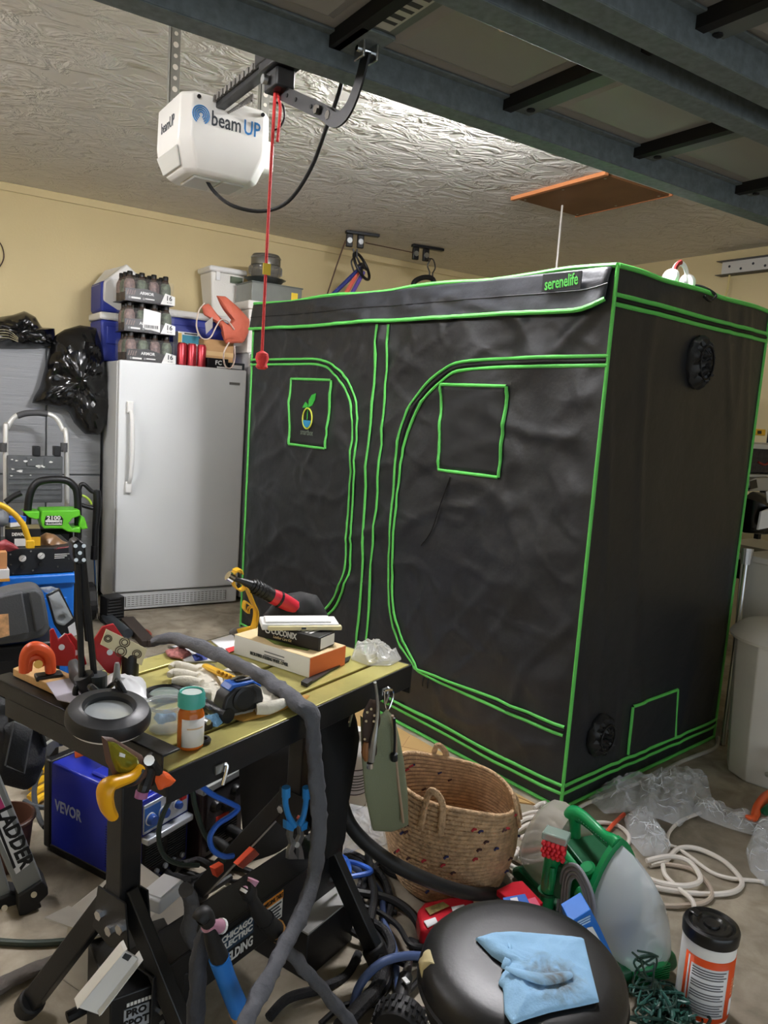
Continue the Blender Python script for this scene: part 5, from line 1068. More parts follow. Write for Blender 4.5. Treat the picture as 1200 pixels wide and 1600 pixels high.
tubeobj('torch_sleeve', 'bunched grey cable sleeve hanging behind the left table legs', 'cable sleeve', [HP(290, 1390, .1), HP(298, 1405, .1), HP(300, 1430, .1), HP(294, 1455, .1), HP(302, 1475, .1)], [.02, .018, .02, .019, .015], SLV, flat=.8, n=12)
# welding unit lettered PRO SPOT, seen at the bottom edge
YP = 1.44
ps_ = thing('spot_welder_case', 'black metal case with a silver name plate on the floor between the left table legs', 'case', (WY(235, 1560, YP).x, YP, 0), world=True)
xa, xb, zt = WY(172, 1560, YP).x, WY(300, 1550, YP).x, WY(200, 1553, YP).z
MB().bb((xa, YP, .01), (xb, YP+.2, zt)).build('case', BLKM, ps_, bevel=.004)
MB().box((WY(213, 1588, YP).x, YP-.001, WY(213, 1588, YP).z), (.052, .002, .05)).build('name_plate', SIL, ps_)
c_ = WY(213, 1588, YP-.0022); text('PRO', .022, BLK, ps_, TM(c_+Vector((0, 0, .012)), (1, 0, 0), (0, 0, 1)), bold=.001); text('SPOT', .022, BLK, ps_, TM(c_+Vector((0, 0, -.011)), (1, 0, 0), (0, 0, 1)), bold=.001)
c_ = WY(218, 1564, YP-.0006); [MB().bb((c_.x-.026+k*.0075, YP-.0012, c_.z-.004), (c_.x-.0205+k*.0075, YP-.0002, c_.z+.004)).build('print_mark', WHT, ps_) for k in range(7)]
for k in range(4): MB().cyl((WY(253, 1585, YP).x, YP-.003, zt-.03-.022*k), (WY(253, 1585, YP).x, YP, zt-.03-.022*k), .006, n=10).build('switch', STEEL, ps_)
for x in (xa+.03, xb-.03):
    for y in (YP+.03, YP+.17): MB().cyl((x, y, 0), (x, y, .012), .012, n=8).build('foot', RUB, ps_)
tr_ = thing('white_channel', 'white plastic channel leaning across the left table legs', 'channel', WY(140, 1585, 1.50), world=True)
MB().prism([WY(u, v, 1.40) for u, v in [(123, 1575), (158, 1587), (222, 1502), (196, 1486)]], (0, .008, 0)).build('web', WHT, tr_, bevel=.001); MB().prism([WY(u, v, 1.385) for u, v in [(121, 1577), (126, 1570), (199, 1483), (194, 1487)]], (0, .03, 0)).build('flange', WHT, tr_); MB().prism([WY(u, v, 1.385) for u, v in [(155, 1588), (160, 1584), (224, 1500), (220, 1504)]], (0, .03, 0)).build('flange', WHT, tr_)
MB().prism([WY(u, v, 1.398) for u, v in [(196, 1490), (206, 1494), (200, 1502), (191, 1497)]], (0, .002, 0)).build('print_patch', GRYP, tr_)
pcn = thing('pale_carton', 'crushed pale grey carton behind the left table legs', 'carton', (.50, 1.80, 0), .5)
PC = M('carton_pale', '#b5b0a6', .7, var=.1)
MB().add([(-.12, -.09, 0), (.13, -.09, 0), (.12, .1, 0), (-.11, .1, 0), (-.1, -.11, .2), (.12, -.08, .17), (.12, .1, .21), (-.1, .09, .19)], [(3, 2, 1, 0), (4, 5, 6, 7), (0, 1, 5, 4), (1, 2, 6, 5), (2, 3, 7, 6), (3, 0, 4, 7)]).build('box', PC, pcn, bevel=.004)
MB().prism([(-.1, -.11, .2), (.12, -.08, .17), (.1, -.2, .15), (-.08, -.22, .17)], (0, 0, .004)).build('flap', PC, pcn); MB().prism([(-.1, -.11, .205), (-.1, .09, .195), (-.2, .05, .24), (-.19, -.1, .25)], (0, 0, .004)).build('flap', PC, pcn)
wbx = thing('white_tray_box', 'small white cardboard tray behind the left table post', 'tray', G(253, 1404, .285), .6)
MB().bb((-.045, -.03, -.005), (.045, .03, .03)).build('tray', PAPW, wbx, bevel=.005); MB().bb((-.038, -.025, .0305), (.038, .025, .034)).build('tray_lid', PAPW, wbx)
bb_ = thing('black_battery_box', 'low black box with grey top on the floor behind the table shelf', 'box', G(470, 1560, 0)+Vector((.0, .18, 0)), TBA)
MB().bb((-.02, -.14, 0), (.18, .06, .13)).build('box', BLK, bb_, bevel=.004); MB().bb((-.02, -.14, .1305), (.18, .06, .135)).build('grey_top', M('top_grey2', '#9b9a96', .5), bb_)
for k in range(2): MB().cyl((.03+k*.09, -.04, .135), (.03+k*.09, -.04, .148), .01, n=12).build('terminal', CHROME, bb_)
# red-orange plastic corner pieces
oo = thing('orange_cone_piece', 'red-orange plastic triangle standing behind the lower shelf', 'plastic piece', HP(375, 1350, .3), world=True)
MB().prism([HP(u, v, .3) for u, v in [(372, 1352), (398, 1326), (406, 1335), (380, 1358)]], Dy*.02).build('triangle', M('orange_red', '#e8512c', .45), oo, bevel=.002); MB().prism([HP(u, v, .3) for u, v in [(335, 1358), (350, 1350), (350, 1362), (340, 1372)]], Dy*.02).build('triangle', MATS['orange_red'], oo, bevel=.002)
# cables
CABK = M('cable_black', '#161617', .5); CABB = M('cable_slate_blue', '#44567f', .5); CBLU = M('cable_blue', '#2c62c4', .4); CGRN = M('cable_dark_green', '#243028', .55)
tubeobj('blue_air_hose', 'thin bright blue air hose looping below the table apron', 'hose', [HP(u, v, .16) for u, v in [(308, 1222), (330, 1240), (360, 1255), (372, 1263), (360, 1275), (340, 1288), (328, 1308), (333, 1328), (350, 1338), (364, 1337)]], .0065, CBLU)
tubeobj('ground_cable', 'dark green ground cable hanging in front of the blue welder', 'cable', [HP(u, v, .2) for u, v in [(300, 1228), (305, 1260), (318, 1300), (335, 1325), (350, 1345)]], .006, CGRN)
tubeobj('ground_cable', 'dark cable curving over the blue welder front panel', 'cable', [HP(u, v, .3) for u, v in [(300, 1235), (275, 1240), (258, 1265), (248, 1300), (255, 1335), (280, 1350), (310, 1352)]], .006, CGRN)
tubeobj('floor_cable', 'black cable lying on the floor from the left edge to the table leg', 'cable', [G(u, v, .01) for u, v in [(-20, 1470), (40, 1474), (90, 1472), (130, 1465), (200, 1440), (260, 1400)]], .009, CGRN)
tubeobj('floor_sleeve', 'brown-grey fabric cable sleeve on the floor at the lower left', 'cable sleeve', [G(u, v, .02) for u, v in [(-30, 1560), (20, 1530), (70, 1508), (110, 1495), (150, 1480), (200, 1470)]], .022, M('sleeve_taupe', '#5a5450', .8, bump=.5, bscale=50), flat=.6, n=12)
tubeobj('black_hose', 'thick black hose dropping from the table end and curving round the basket', 'hose', [WY(512, 1110, 1.60), WY(518, 1150, 1.60), WY(526, 1210, 1.60), WY(545, 1285, 1.58), WY(600, 1340, 1.53), WY(680, 1380, 1.49), WY(745, 1397, 1.50), WY(782, 1390, 1.60), WY(792, 1372, 1.70), WY(778, 1348, 1.78)], .019, CABK, n=12)
tubeobj('slate_blue_hose', 'slate blue hose arching on the floor left of the stool', 'hose', [G(660, 1494, .06), G(630, 1494, .09), G(595, 1505, .10), G(565, 1535, .06), G(553, 1570, .03), G(550, 1620, .02)], .011, CABB, n=10)
tubeobj('slate_blue_hose', 'slate blue hose lying under the black cables beside the basket', 'hose', [G(545, 1350, .02), G(575, 1372, .02), G(596, 1400, .015), G(600, 1440, .015), G(615, 1480, .015), G(620, 1530, .015), G(628, 1580, .015)], .010, CABB, n=10)
tubeobj('blue_flat_cable', 'bright blue flat cord folded beside the table leg', 'cord', [G(u, v, .05) for u, v in [(528, 1335), (542, 1345), (545, 1365), (530, 1372), (548, 1370), (580, 1362), (560, 1350), (535, 1345)]], .008, CBLU)
loops = [([(540, 1330), (570, 1345), (600, 1375), (610, 1420), (590, 1450), (560, 1430), (548, 1390)], .012, 'black cable loop nearest the table leg on the floor'),
 ([(520, 1390), (560, 1395), (610, 1405), (645, 1430), (660, 1465), (650, 1495)], .013, 'thick black cable arching from the table leg toward the stool'),
 ([(530, 1412), (580, 1420), (620, 1445), (640, 1475), (665, 1480)], .008, 'thin black cable under the thick one beside the stool'),
 ([(570, 1440), (590, 1470), (605, 1500), (600, 1540), (570, 1570), (540, 1600)], .015, 'dark fabric covered cable running down to the lower edge'),
 ([(580, 1440), (602, 1455), (612, 1480), (600, 1500), (585, 1480), (578, 1460)], .012, 'small coil of dark cable beside the right table leg'),
 ([(560, 1400), (540, 1420), (545, 1450), (575, 1470), (600, 1490), (640, 1510)], .009, 'black cable crossing under the right table leg'),
 ([(500, 1600), (540, 1570), (590, 1570), (640, 1575), (680, 1580)], .007, 'thin black cable along the bottom edge left of the stool'),
 ([(660, 1470), (668, 1500), (655, 1530), (630, 1560), (620, 1600)], .008, 'black cable against the left side of the stool'),
 ([(250, 1330), (280, 1350), (310, 1345), (330, 1360), (300, 1375), (270, 1370), (265, 1385)], .012, 'black welding lead coiled in front of the blue welder'),
 ([(280, 1360), (320, 1370), (360, 1355), (400, 1365), (430, 1380)], .009, 'black lead running behind the lower shelf'),
 ([(150, 1540), (180, 1500), (215, 1470), (240, 1460), (270, 1455)], .014, 'black lead curving up beside the left table leg'),
 ([(105, 1590), (140, 1570), (170, 1540), (190, 1510)], .013, 'black lead on the floor at the left table foot'),
 ([(640, 1330), (590, 1350), (560, 1385), (575, 1420), (620, 1425)], .007, 'thin dark cable ring partly behind the basket'),
 ([(545, 1340), (565, 1350), (570, 1380), (560, 1420), (575, 1450)], .009, 'black cable hanging straight down behind the blue folded cable'),
 ([(575, 1330), (580, 1370), (585, 1400), (578, 1440)], .012, 'dark fabric cable right of the blue folded cable'),
 ([(555, 1345), (585, 1340), (610, 1365), (650, 1372)], .009, 'black cable bending toward the basket foot'),
 ([(500, 1415), (530, 1420), (560, 1428), (585, 1440)], .008, 'thin black cable bundle under the lower shelf end'),
 ([(498, 1425), (530, 1432), (556, 1440)], .008, 'second thin cable of the bundle under the lower shelf end'),
 ([(640, 1470), (655, 1478), (662, 1490), (650, 1500), (636, 1492)], .011, 'tight black cable knot against the stool'),
 ([(565, 1460), (590, 1490), (612, 1520), (618, 1560), (600, 1600)], .006, 'dark green wire running down beside the slate blue hose'),
 ([(600, 1500), (590, 1540), (560, 1575), (530, 1605)], .018, 'thick grey-black fabric hose along the slate blue hose'),
 ([(300, 1345), (325, 1352), (350, 1372), (372, 1378), (400, 1372)], .007, 'thin dark lead crossing the floor behind the diagonal table leg'),
 ([(235, 1345), (255, 1362), (275, 1378), (300, 1380)], .016, 'thick ribbed black lead end below the blue welder'),
 ([(255, 1420), (290, 1405), (325, 1392), (360, 1370)], .010, 'black lead under the white tray behind the left post'),
 ([(420, 1590), (450, 1560), (500, 1545), (540, 1525), (560, 1490)], .012, 'black cable crossing the floor under the grey torch sleeve')]
for k, (px, r, lab) in enumerate(loops):
    tubeobj('black_cable', lab, 'cable', [G(u, v, r+.012*(k % 3)+.01*math.sin(i*1.9+k)*(i % 2)) for i, (u, v) in enumerate(px)], r, CABK if k % 4 else M('cable_fabric', '#242325', .8, bump=.5, bscale=90), group='dark cables on the floor')
cnx = thing('cable_connector', 'black and silver cable connector on the floor left of the stool', 'connector', G(632, 1540, .03), world=True)
MB().tube([G(640, 1500, .04), G(634, 1525, .04)], [.009, .013], 12, smooth=False).build('metal_sleeve', M('connector_grey', '#6f6d6b', .35, .8), cnx); MB().tube([G(634, 1525, .04), G(626, 1565, .03)], [.018, .02], 14, smooth=False).build('grip', RUB, cnx, bevel=.002); MB().box(G(634, 1532, .062), (.012, .02, .004)).build('print_patch', WHT, cnx)
cn2 = thing('brass_plug', 'blue-black plug with brass tip lying under the table shelf', 'plug', G(500, 1452, .05), world=True)
MB().tube([G(498, 1455, .06), G(512, 1448, .06), G(540, 1432, .06)], [.012, .016, .014], 12).build('body', M('plug_slate', '#272b38', .5), cn2, smooth=True); MB().cyl(G(490, 1459, .06), G(498, 1455, .06), .008, n=12).build('tip', M('brass2', '#b98f4a', .25, .9), cn2)
tire = thing('tread_roller', 'small black treaded wheel at the lower edge beside the stool', 'wheel', G(625, 1600, .05))
MB().lathe([(.03, -.03), (.055, -.03), (.06, -.02), (.06, .02), (.055, .03), (.03, .03)], 28, (0, 0, 0), axis=(.75, .6, .1)).build('tyre', RUB, tire, smooth=True)
ax_ = Vector((.75, .6, .1)).normalized(); R_ = Vector((0, 0, 1)).rotation_difference(ax_).to_matrix()
for k in range(24):
    an = k*math.pi/12
    for j in (-1, 1): MB().box(R_ @ Vector((.061*math.cos(an+.07*j), .061*math.sin(an+.07*j), .011*j)), (.008, .008, .016), R_ @ rotz(an)).build('tread_block', RUB, tire)

# ------------------------------------------------------------------ left side clutter
YBc = 3.42
bc = thing('blue_tool_cart', 'bright blue metal tool cart at the left, topped by the gauge box', 'tool cart', (.4, YBc, 0))
CBL = M('cart_blue', '#1c6fd0', .4)
zc = WY(60, 899, YBc).z; xc1 = WY(117, 893, YBc).x-.4
MB().bb((-.5, .01, .03), (xc1, .42, zc-.03)).build('body', CBL, bc, bevel=.006); MB().bb((-.51, -.005, zc-.045), (xc1+.008, .43, zc)).build('rim', CBL, bc, bevel=.008)
for k in range(2): MB().bb((-.46, .003, .08+k*.26), (xc1-.03, .01, .3+k*.26)).build('drawer', CBL, bc, bevel=.004)
for x in (-.45, xc1-.05):
    for y in (.05, .37): MB().cyl((x, y, 0), (x, y, .03), .025, n=12).build('caster', RUB, bc)
gbx = thing('gauge_box', 'black control box with two round gauges on the blue tool cart', 'control box', (.4, YBc+.02, zc+.001))
gx0, gx1, gz = WY(12, 880, YBc).x-.4, WY(118, 870, YBc).x-.4, WY(60, 858, YBc).z-zc
MB().bb((gx0, 0, 0), (gx1, .3, gz)).build('case', BLKM, gbx, bevel=.005)
pnl = MB().bb((gx0+.004, -.004, .004), (gx1-.004, 0, gz-.004)).build('front_panel', M('panel_black', '#1b1d20', .45), gbx)
for u, v in ((35, 872), (64, 868)):
    p = WY(u, v, YBc+.016)-Vector((.4, YBc+.02, zc+.001)); ga = MB().lathe([(.0145, 0), (.0145, .006), (.012, .007), (0, .007)], 24, (p.x, -.004, p.z), axis=(0, -1, 0)).build('gauge', WHT, pnl, smooth=True)
    MB().bar((p.x-.006, -.0115, p.z-.005), (p.x+.007, -.0115, p.z+.007), .0015, .001, up=(0, 1, 0)).build('needle', BLK, ga); MB().lathe([(.0145, .004), (.0165, .004), (.0165, .0075), (.0145, .0075)], 24, (p.x, -.004, p.z), axis=(0, -1, 0)).build('bezel', BLK, ga)
    MB().lathe([(.011, 0), (.010, .014), (0, .014)], 14, (p.x, -.004, p.z-.036), axis=(0, -1, 0)).build('knob', RUB, pnl, smooth=True)
for u, v in ((16, 866), (17, 882), (20, 896), (48, 861), (51, 891), (88, 856), (90, 885), (107, 863), (107, 873)):
    p = WY(u, v, YBc+.016)-Vector((.4, YBc+.02, zc+.001)); MB().cyl((p.x, -.004, p.z), (p.x, -.009, p.z), .004, n=8).build('screw', CHROME, pnl)
p = WY(97, 857, YBc+.016)-Vector((.4, YBc+.02, zc+.001)); [MB().bar((p.x-.03+k*.007, -.0046, p.z-.003+k*.0008), (p.x-.022+k*.007, -.0046, p.z+.004+k*.0008), .002, .001, up=(0, 1, 0)).build('print_mark', M('print_crimson', '#b8404a', .5), pnl) for k in range(8)]
for k in range(3): MB().bb((p.x-.03, -.005, p.z-.026-.008*k), (p.x+.03-.01*k, -.0042, p.z-.023-.008*k)).build('print_line', WHT, pnl)
zg = zc+.001+gz
yb2 = thing('yellow_carton', 'black white and yellow tool carton on top of the gauge box', 'carton', (WY(40, 860, YBc).x, YBc+.1, zg+.001), -.1)
MB().bb((-.065, -.04, 0), (.07, .06, .075)).build('box', BLK, yb2, bevel=.002); MB().bb((-.03, -.042, .002), (.03, -.0402, .034)).build('white_panel', WHT, yb2); MB().bb((.03, -.042, .002), (.07, -.0402, .04)).build('yellow_panel', MATS['yellow_paint'], yb2)
text('DEWALT', .018, WHT, yb2, TM((-.01, -.0405, .052), (1, 0, 0), (0, 0, 1)), bold=.0008, wid=.06); MB().bb((-.064, -.04, .0755), (.069, .06, .077)).build('top_panel', M('carton_olive', '#6b6240', .6), yb2)
bw = thing('blue_white_carton', 'small blue and white carton tilted on the yellow carton', 'carton', (WY(28, 838, YBc).x, YBc+.12, zg+.08), .4); MB().bb((-.03, -.025, 0), (.04, .025, .04)).build('box', WHT, bw, bevel=.002); MB().bb((-.031, -.026, .02), (.041, .026, .0405)).build('blue_band', CBLU, bw)
o = puff([WY(u, v, YBc+.12) for u, v in [(45, 855), (62, 838), (72, 832), (86, 835), (98, 845), (108, 848), (104, 858), (60, 862), (20, 866), (25, 858)]], (0, -1, 0), .05, n=50, rings=8, crump=.016, cs=18).build('brown_bag', M('bag_brown', '#7a5a3a', .35), smooth=True, angle=40); tag(o, 'shiny brown plastic bag spilling over the gauge box', 'plastic bag')
yc = thing('yellow_extension_cable', 'yellow extension cord with square plug draped over the gauge box', 'cord', WY(47, 850, YBc-.02), world=True)
MB().tube([WY(u, v, YBc-.02) for u, v in [(-15, 785), (5, 791), (22, 803), (36, 820), (43, 838), (46, 846)]], .012, 10).build('cord', M('cord_yellow', '#e5b421', .45), yc, smooth=True); MB().box(WY(47, 850, YBc-.02), (.032, .03, .036)).build('plug', MATS['cord_yellow'], yc, bevel=.005)
o = puff([WY(u, v, YBc+.1) for u, v in [(-15, 800), (6, 797), (14, 806), (13, 818), (5, 823), (-15, 822)]], (0, -1, 0), .05, n=30, rings=6).build('grey_dome_cover', M('cap_grey', '#6f7378', .5), smooth=True); tag(o, 'grey rounded plastic cap at the left edge above the gauge box', 'cap')
st_ = thing('cap_carton', 'dark olive carton under the grey plastic cap at the left edge', 'carton', (WY(2, 850, YBc).x-.03, YBc+.14, zg-.02), .0); MB().bb((-.08, -.04, -.1), (.04, .06, .10)).build('box', M('carton_olive2', '#4a4a36', .6), st_, bevel=.003); MB().bb((-.07, -.0415, .0), (.03, -.0405, .04)).build('label', PAPW, st_)
o = puff([WY(u, v, YBc-.01) for u, v in [(-5, 848), (8, 842), (22, 850), (30, 857), (15, 862), (-5, 860)]], (0, -1, 0), .02, n=30, rings=5, crump=.008, cs=30).build('red_wrapper', M('wrapper_red', '#8f3a40', .5), smooth=True); tag(o, 'dull red wrapper beside the yellow carton', 'wrapper')
wk = thing('wood_block', 'plain wooden block at the left edge beside the gauge box', 'wood block', WY(0, 895, YBc-.06), world=True); p0 = WY(11, 862, YBc-.06); MB().bb((p0.x-.12, YBc-.06, WY(5, 889, YBc-.06).z), (p0.x, YBc-.012, p0.z)).build('block', M('block_wood', '#c48a5a', .6, var=.1), wk, bevel=.003); MB().bb((p0.x-.001, YBc-.055, WY(5, 886, YBc-.06).z), (p0.x+.001, YBc-.02, p0.z-.005)).build('end_grain', M('block_end', '#d8a878', .7), wk)
bk = thing('thin_book', 'thin white and orange book under the wooden block', 'book', WY(0, 897, YBc-.06), world=True); p0 = WY(14, 899, YBc-.06); z9 = WY(5, 889.5, YBc-.06).z
MB().bb((p0.x-.16, YBc-.075, zc+.0005), (p0.x, YBc-.002, z9)).build('pages', PAPW, bk); MB().bb((p0.x-.16, YBc-.077, zc+.0005), (p0.x+.001, YBc-.0755, zc+.012)).build('cover', M('cover_orange', '#d99a3a', .5), bk)
# grey hard case on a crate
YK = 2.96
crt = thing('black_crate', 'black plastic crate under the grey hard case', 'crate', (.3, YK+.1, 0)); zk = WY(40, 1008, YK).z
MB().bb((-.3, -.08, .0), (.26, .34, zk-.002)).build('crate', BLK, crt, bevel=.01)
for k in range(5): MB().bb((-.25+k*.1, -.085, .05), (-.2+k*.1, -.08, zk-.06)).build('crate_rib', RUB, crt)
kc = thing('grey_hard_case', 'grey moulded plastic tool case with an orange sticker at the left edge', 'tool case', (.35, YK, zk), world=True)
CG = M('case_grey', '#4c4e51', .55, bump=.15, bscale=200)
MB().prism([WY(u, v, YK) for u, v in [(-60, 945), (20, 924), (56, 918), (68, 924), (75, 958), (78, 982), (70, 996), (40, 1004), (-60, 1016)]], (0, .12, 0)).build('shell', CG, kc, bevel=.015, seg=3)
MB().prism([WY(u, v, YK-.012) for u, v in [(-58, 945), (0, 932), (35, 924), (46, 990), (0, 1000), (-58, 1008)]], (0, .014, 0)).build('lid_panel', CG, kc, bevel=.01); MB().prism([WY(u, v, YK-.012) for u, v in [(44, 924), (57, 922), (66, 930), (74, 975), (68, 984), (55, 989)]], (0, .014, 0)).build('lid_panel', CG, kc, bevel=.01)
MB().prism([WY(u, v, YK-.014) for u, v in [(-8, 961), (13, 959), (15, 993), (-8, 999)]], (0, .002, 0)).build('sticker', M('sticker_peach', '#d8a878', .6, var=.4, vscale=40), kc)
bp = thing('blister_pack', 'black blister pack in clear plastic leaning on the blue cart', 'pack', WY(95, 990, YBc-.1), world=True)
MB().prism([WY(u, v, YBc-.12) for u, v in [(73, 932), (94, 920), (117, 968), (116, 990), (100, 998), (86, 978)]], (.0, .03, 0)).build('card', RUB, bp, bevel=.003); MB().prism([WY(u, v, YBc-.123) for u, v in [(106, 980), (117, 972), (120, 992), (110, 996)]], (0, .002, 0)).build('label', PAPW, bp)
puff([WY(u, v, YBc-.125) for u, v in [(76, 932), (92, 923), (114, 966), (100, 978), (88, 974)]], (0, -1, 0), .015, n=36, rings=6, crump=.012, cs=22).build('clear_blister', M('blister_clear', '#dfe6ea', .06, alpha=.3), bp, smooth=True, angle=30); puff([WY(u, v, YBc-.11) for u, v in [(62, 918), (80, 916), (92, 920), (80, 928), (70, 926)]], (0, -1, 0), .01, n=24, rings=4, crump=.01, cs=30).build('plastic_corner', MATS['blister_clear'], bp, smooth=True, angle=30)
# black tool bag, bucket and ladder at the left edge
TBK = M('bag_nylon', '#232426', .7, bump=.3, bscale=180)
YT = 2.42
tb_ = thing('tool_bag', 'black nylon tool bag with flap pocket left of the blue welder', 'tool bag', WY(30, 1235, YT), world=True)
puff([WY(u, v, YT) for u, v in [(-30, 1085), (5, 1088), (40, 1105), (58, 1125), (72, 1160), (70, 1190), (55, 1222), (40, 1232), (0, 1222), (-30, 1215)]], (0, -1, 0), .09, n=60, rings=10, crump=.012, cs=12).build('bag', TBK, tb_, smooth=True, angle=60)
puff([WY(u, v, YT-.075) for u, v in [(5, 1135), (22, 1125), (52, 1138), (48, 1165), (38, 1212), (8, 1198), (2, 1175)]], (0, -1, 0), .03, n=44, rings=7).build('pocket', TBK, tb_, smooth=True); MB().tube([WY(u, v, YT-.105) for u, v in [(8, 1196), (20, 1140), (22, 1128), (50, 1139), (38, 1208), (10, 1197)]], .0025, 6, smooth=False).build('piping', M('piping_grey', '#5a5c5e', .6), tb_)
MB().tube([WY(u, v, YT-.05) for u, v in [(-10, 1080), (15, 1092), (45, 1118), (62, 1140), (70, 1165)]], .012, 8, flat=.5).build('strap', RUB, tb_); MB().cyl(WY(42, 1112, YT-.07), WY(45, 1116, YT-.07), .012, n=10).build('buckle', CHROME, tb_)
bkt = thing('brown_bucket', 'brown plastic bucket under the tool bag', 'bucket', (WY(6, 1250, YT).x, YT-.01, 0))
MB().lathe([(.062, 0), (.066, .004), (.082, .15), (.085, .152), (.085, .16), (.079, .16), (.06, .01), (0, .008)], 30).build('bucket', M('bucket_brown', '#5a3a2e', .5), bkt, smooth=True); MB().lathe([(.084, .147), (.089, .15), (.089, .157), (.084, .16)], 30).build('rim', M('bucket_rim', '#4a3026', .5), bkt)
YR = 2.14
ld = thing('extension_ladder', 'grey ladder rail with black foot and lettered sticker at the lower left', 'ladder', WY(40, 1420, YR), world=True)
LGR = M('ladder_grey', '#8f9290', .4, .4)
MB().prism([WY(u, v, YR) for u, v in [(-60, 1090), (-18, 1180), (2, 1218), (66, 1376), (29, 1400), (-40, 1240), (-90, 1130)]], (0, .05, 0)).build('rail', LGR, ld, bevel=.004)
MB().prism([WY(u, v, YR+.06) for u, v in [(-80, 1180), (-20, 1290), (0, 1340), (17, 1396), (0, 1408), (-60, 1290)]], (0, .05, 0)).build('rail', LGR, ld, bevel=.004)
ft = MB().prism([WY(u, v, YR-.01) for u, v in [(28, 1401), (66, 1376), (75, 1388), (76, 1398), (61, 1412), (66, 1418), (40, 1430), (30, 1432)]], (0, .08, 0)).build('foot', RUB, ld, bevel=.004); ft2 = MB().prism([WY(u, v, YR+.05) for u, v in [(-20, 1412), (18, 1397), (32, 1400), (32, 1430), (5, 1437), (-20, 1442)]], (0, .07, 0)).build('foot', RUB, ld, bevel=.004)
for u, v in ((53, 1398), (7, 1419)): MB().cyl(WY(u, v, YR-.011), WY(u, v, YR-.017), .008, n=12).build('rivet', CHROME, ft)
lab = MB().prism([WY(u, v, YR-.002) for u, v in [(-40, 1180), (-12, 1212), (46, 1351), (25, 1366), (-50, 1200)]], (0, .002, 0)).build('sticker', PAPW, ld)
pA, pB = WY(4, 1272, YR-.003), WY(37, 1350, YR-.003); dx = pB-pA; text('LADDER', .052, BLK, lab, TM((pA+pB)/2+Vector((.004, 0, .004)), dx, Vector((-dx.z, 0, dx.x)) if True else (0, 0, 1)), wid=dx.length*1.18, bold=.002)
MB().prism([WY(u, v, YR-.0025) for u, v in [(-14, 1222), (-2, 1240), (8, 1262), (-2, 1268), (-20, 1240)]], (0, .001, 0)).build('magenta_block', M('print_magenta', '#c03a78', .5), lab); MB().prism([WY(u, v, YR-.0025) for u, v in [(-6, 1290), (-2, 1288), (25, 1355), (21, 1358)]], (0, .001, 0)).build('print_line', BLK, lab)
yp = thing('yellow_cable_bundle', 'yellow and grey cable ends on the floor between the bag and the blue welder', 'cable', G(58, 1250, .02), world=True)
for k in range(4): MB().tube([G(40+k*3, 1215+k*16, .02), G(58, 1208+k*14, .03), G(72, 1200+k*14, .02)], .013, 8).build('yellow_cable', MATS['cord_yellow'], yp, smooth=True)
MB().tube([G(u, v, .045) for u, v in [(64, 1205), (55, 1225), (54, 1250), (62, 1280), (70, 1292)]], .009, 8).build('grey_cable', GRYP, yp, smooth=True); MB().tube([G(u, v, .045) for u, v in [(38, 1252), (55, 1260), (75, 1262)]], .009, 8).build('grey_cable', GRYP, yp, smooth=True)
mg = thing('yellow_magazine', 'yellow printed magazine behind the left rail of the table', 'magazine', WY(80, 1150, 2.5), world=True); MB().prism([WY(u, v, 2.5) for u, v in [(63, 1122), (98, 1135), (100, 1142), (70, 1148)]], (0, .01, 0)).build('cover', M('mag_yellow', '#d9d33a', .5), mg); MB().prism([WY(u, v, 2.51) for u, v in [(70, 1148), (100, 1142), (104, 1152), (74, 1160)]], (0, .01, 0)).build('lower_page', PAPW, mg)
gbk = thing('grey_bracket', 'grey plastic bracket behind the blue welder', 'bracket', WY(95, 1155, 2.48), world=True); MB().prism([WY(u, v, 2.46) for u, v in [(72, 1164), (100, 1146), (110, 1152), (98, 1166), (88, 1168), (72, 1190)]], (0, .02, 0)).build('plate', M('bracket_grey', '#8c8c88', .5), gbk, bevel=.002); MB().box(WY(98, 1158, 2.455), (.02, .02, .02)).build('clip', GRYP, gbk)
# things on the floor behind the table
br = thing('brown_bar_stock', 'pair of dark brown square bars lying on the floor in front of the freezer', 'bar', G(205, 985, .03), world=True)
for k in range(2): MB().bar(G(193+k*10, 968, .02), G(228+k*9, 1006, .02), .045, .04).build('bar', M('bar_brown', '#332821', .6), br, bevel=.003)
tubeobj('red_hose', 'thin red hose ring on the floor beside the brown bars', 'hose', [G(u, v, .012) for u, v in [(196, 982), (202, 988), (210, 986), (225, 984), (235, 990), (230, 998), (220, 1000)]], .008, M('hose_red', '#9c4636', .5))
tubeobj('black_tube', 'short dark tube lying on the floor behind the red magnet', 'tube', [G(165, 962, .04), G(180, 975, .04), G(200, 990, .04)], [.03, .034, .03], GRYP, n=12)
# ------------------------------------------------------------------ jute basket
bk_o = Vector((1.485, 1.725, 0))
bs = thing('jute_basket', 'round woven jute basket with looped handles between the table and the tent', 'basket', bk_o)
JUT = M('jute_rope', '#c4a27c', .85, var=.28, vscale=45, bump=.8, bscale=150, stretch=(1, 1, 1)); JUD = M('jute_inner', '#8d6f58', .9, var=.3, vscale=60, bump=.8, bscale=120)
mb = MB(); NR = 26; rr = .0068
def brad(t): return .150+.05*min(1, (t*2.2))**.6 - .012*max(0, t-.75)/.25
def bpos(t, an, dr=0):
    r = brad(t)+dr; warp = 1+.05*math.cos(2*an+.6)*t; tilt = -.045*math.cos(an+.586)*t*t
    return Vector((r*warp*math.cos(an), r*warp*math.sin(an)*(1-.04*t), .008+t*.31+tilt+.008*math.sin(3*an+1)*t))
for i in range(NR):
    t = i/(NR-1); pts = [bpos(t, 2*math.pi*q/48) for q in range(49)]
    mb.tube(pts, rr, 7, smooth=False, caps=False)
mb.build('coil', JUT, bs, smooth=True, angle=180)
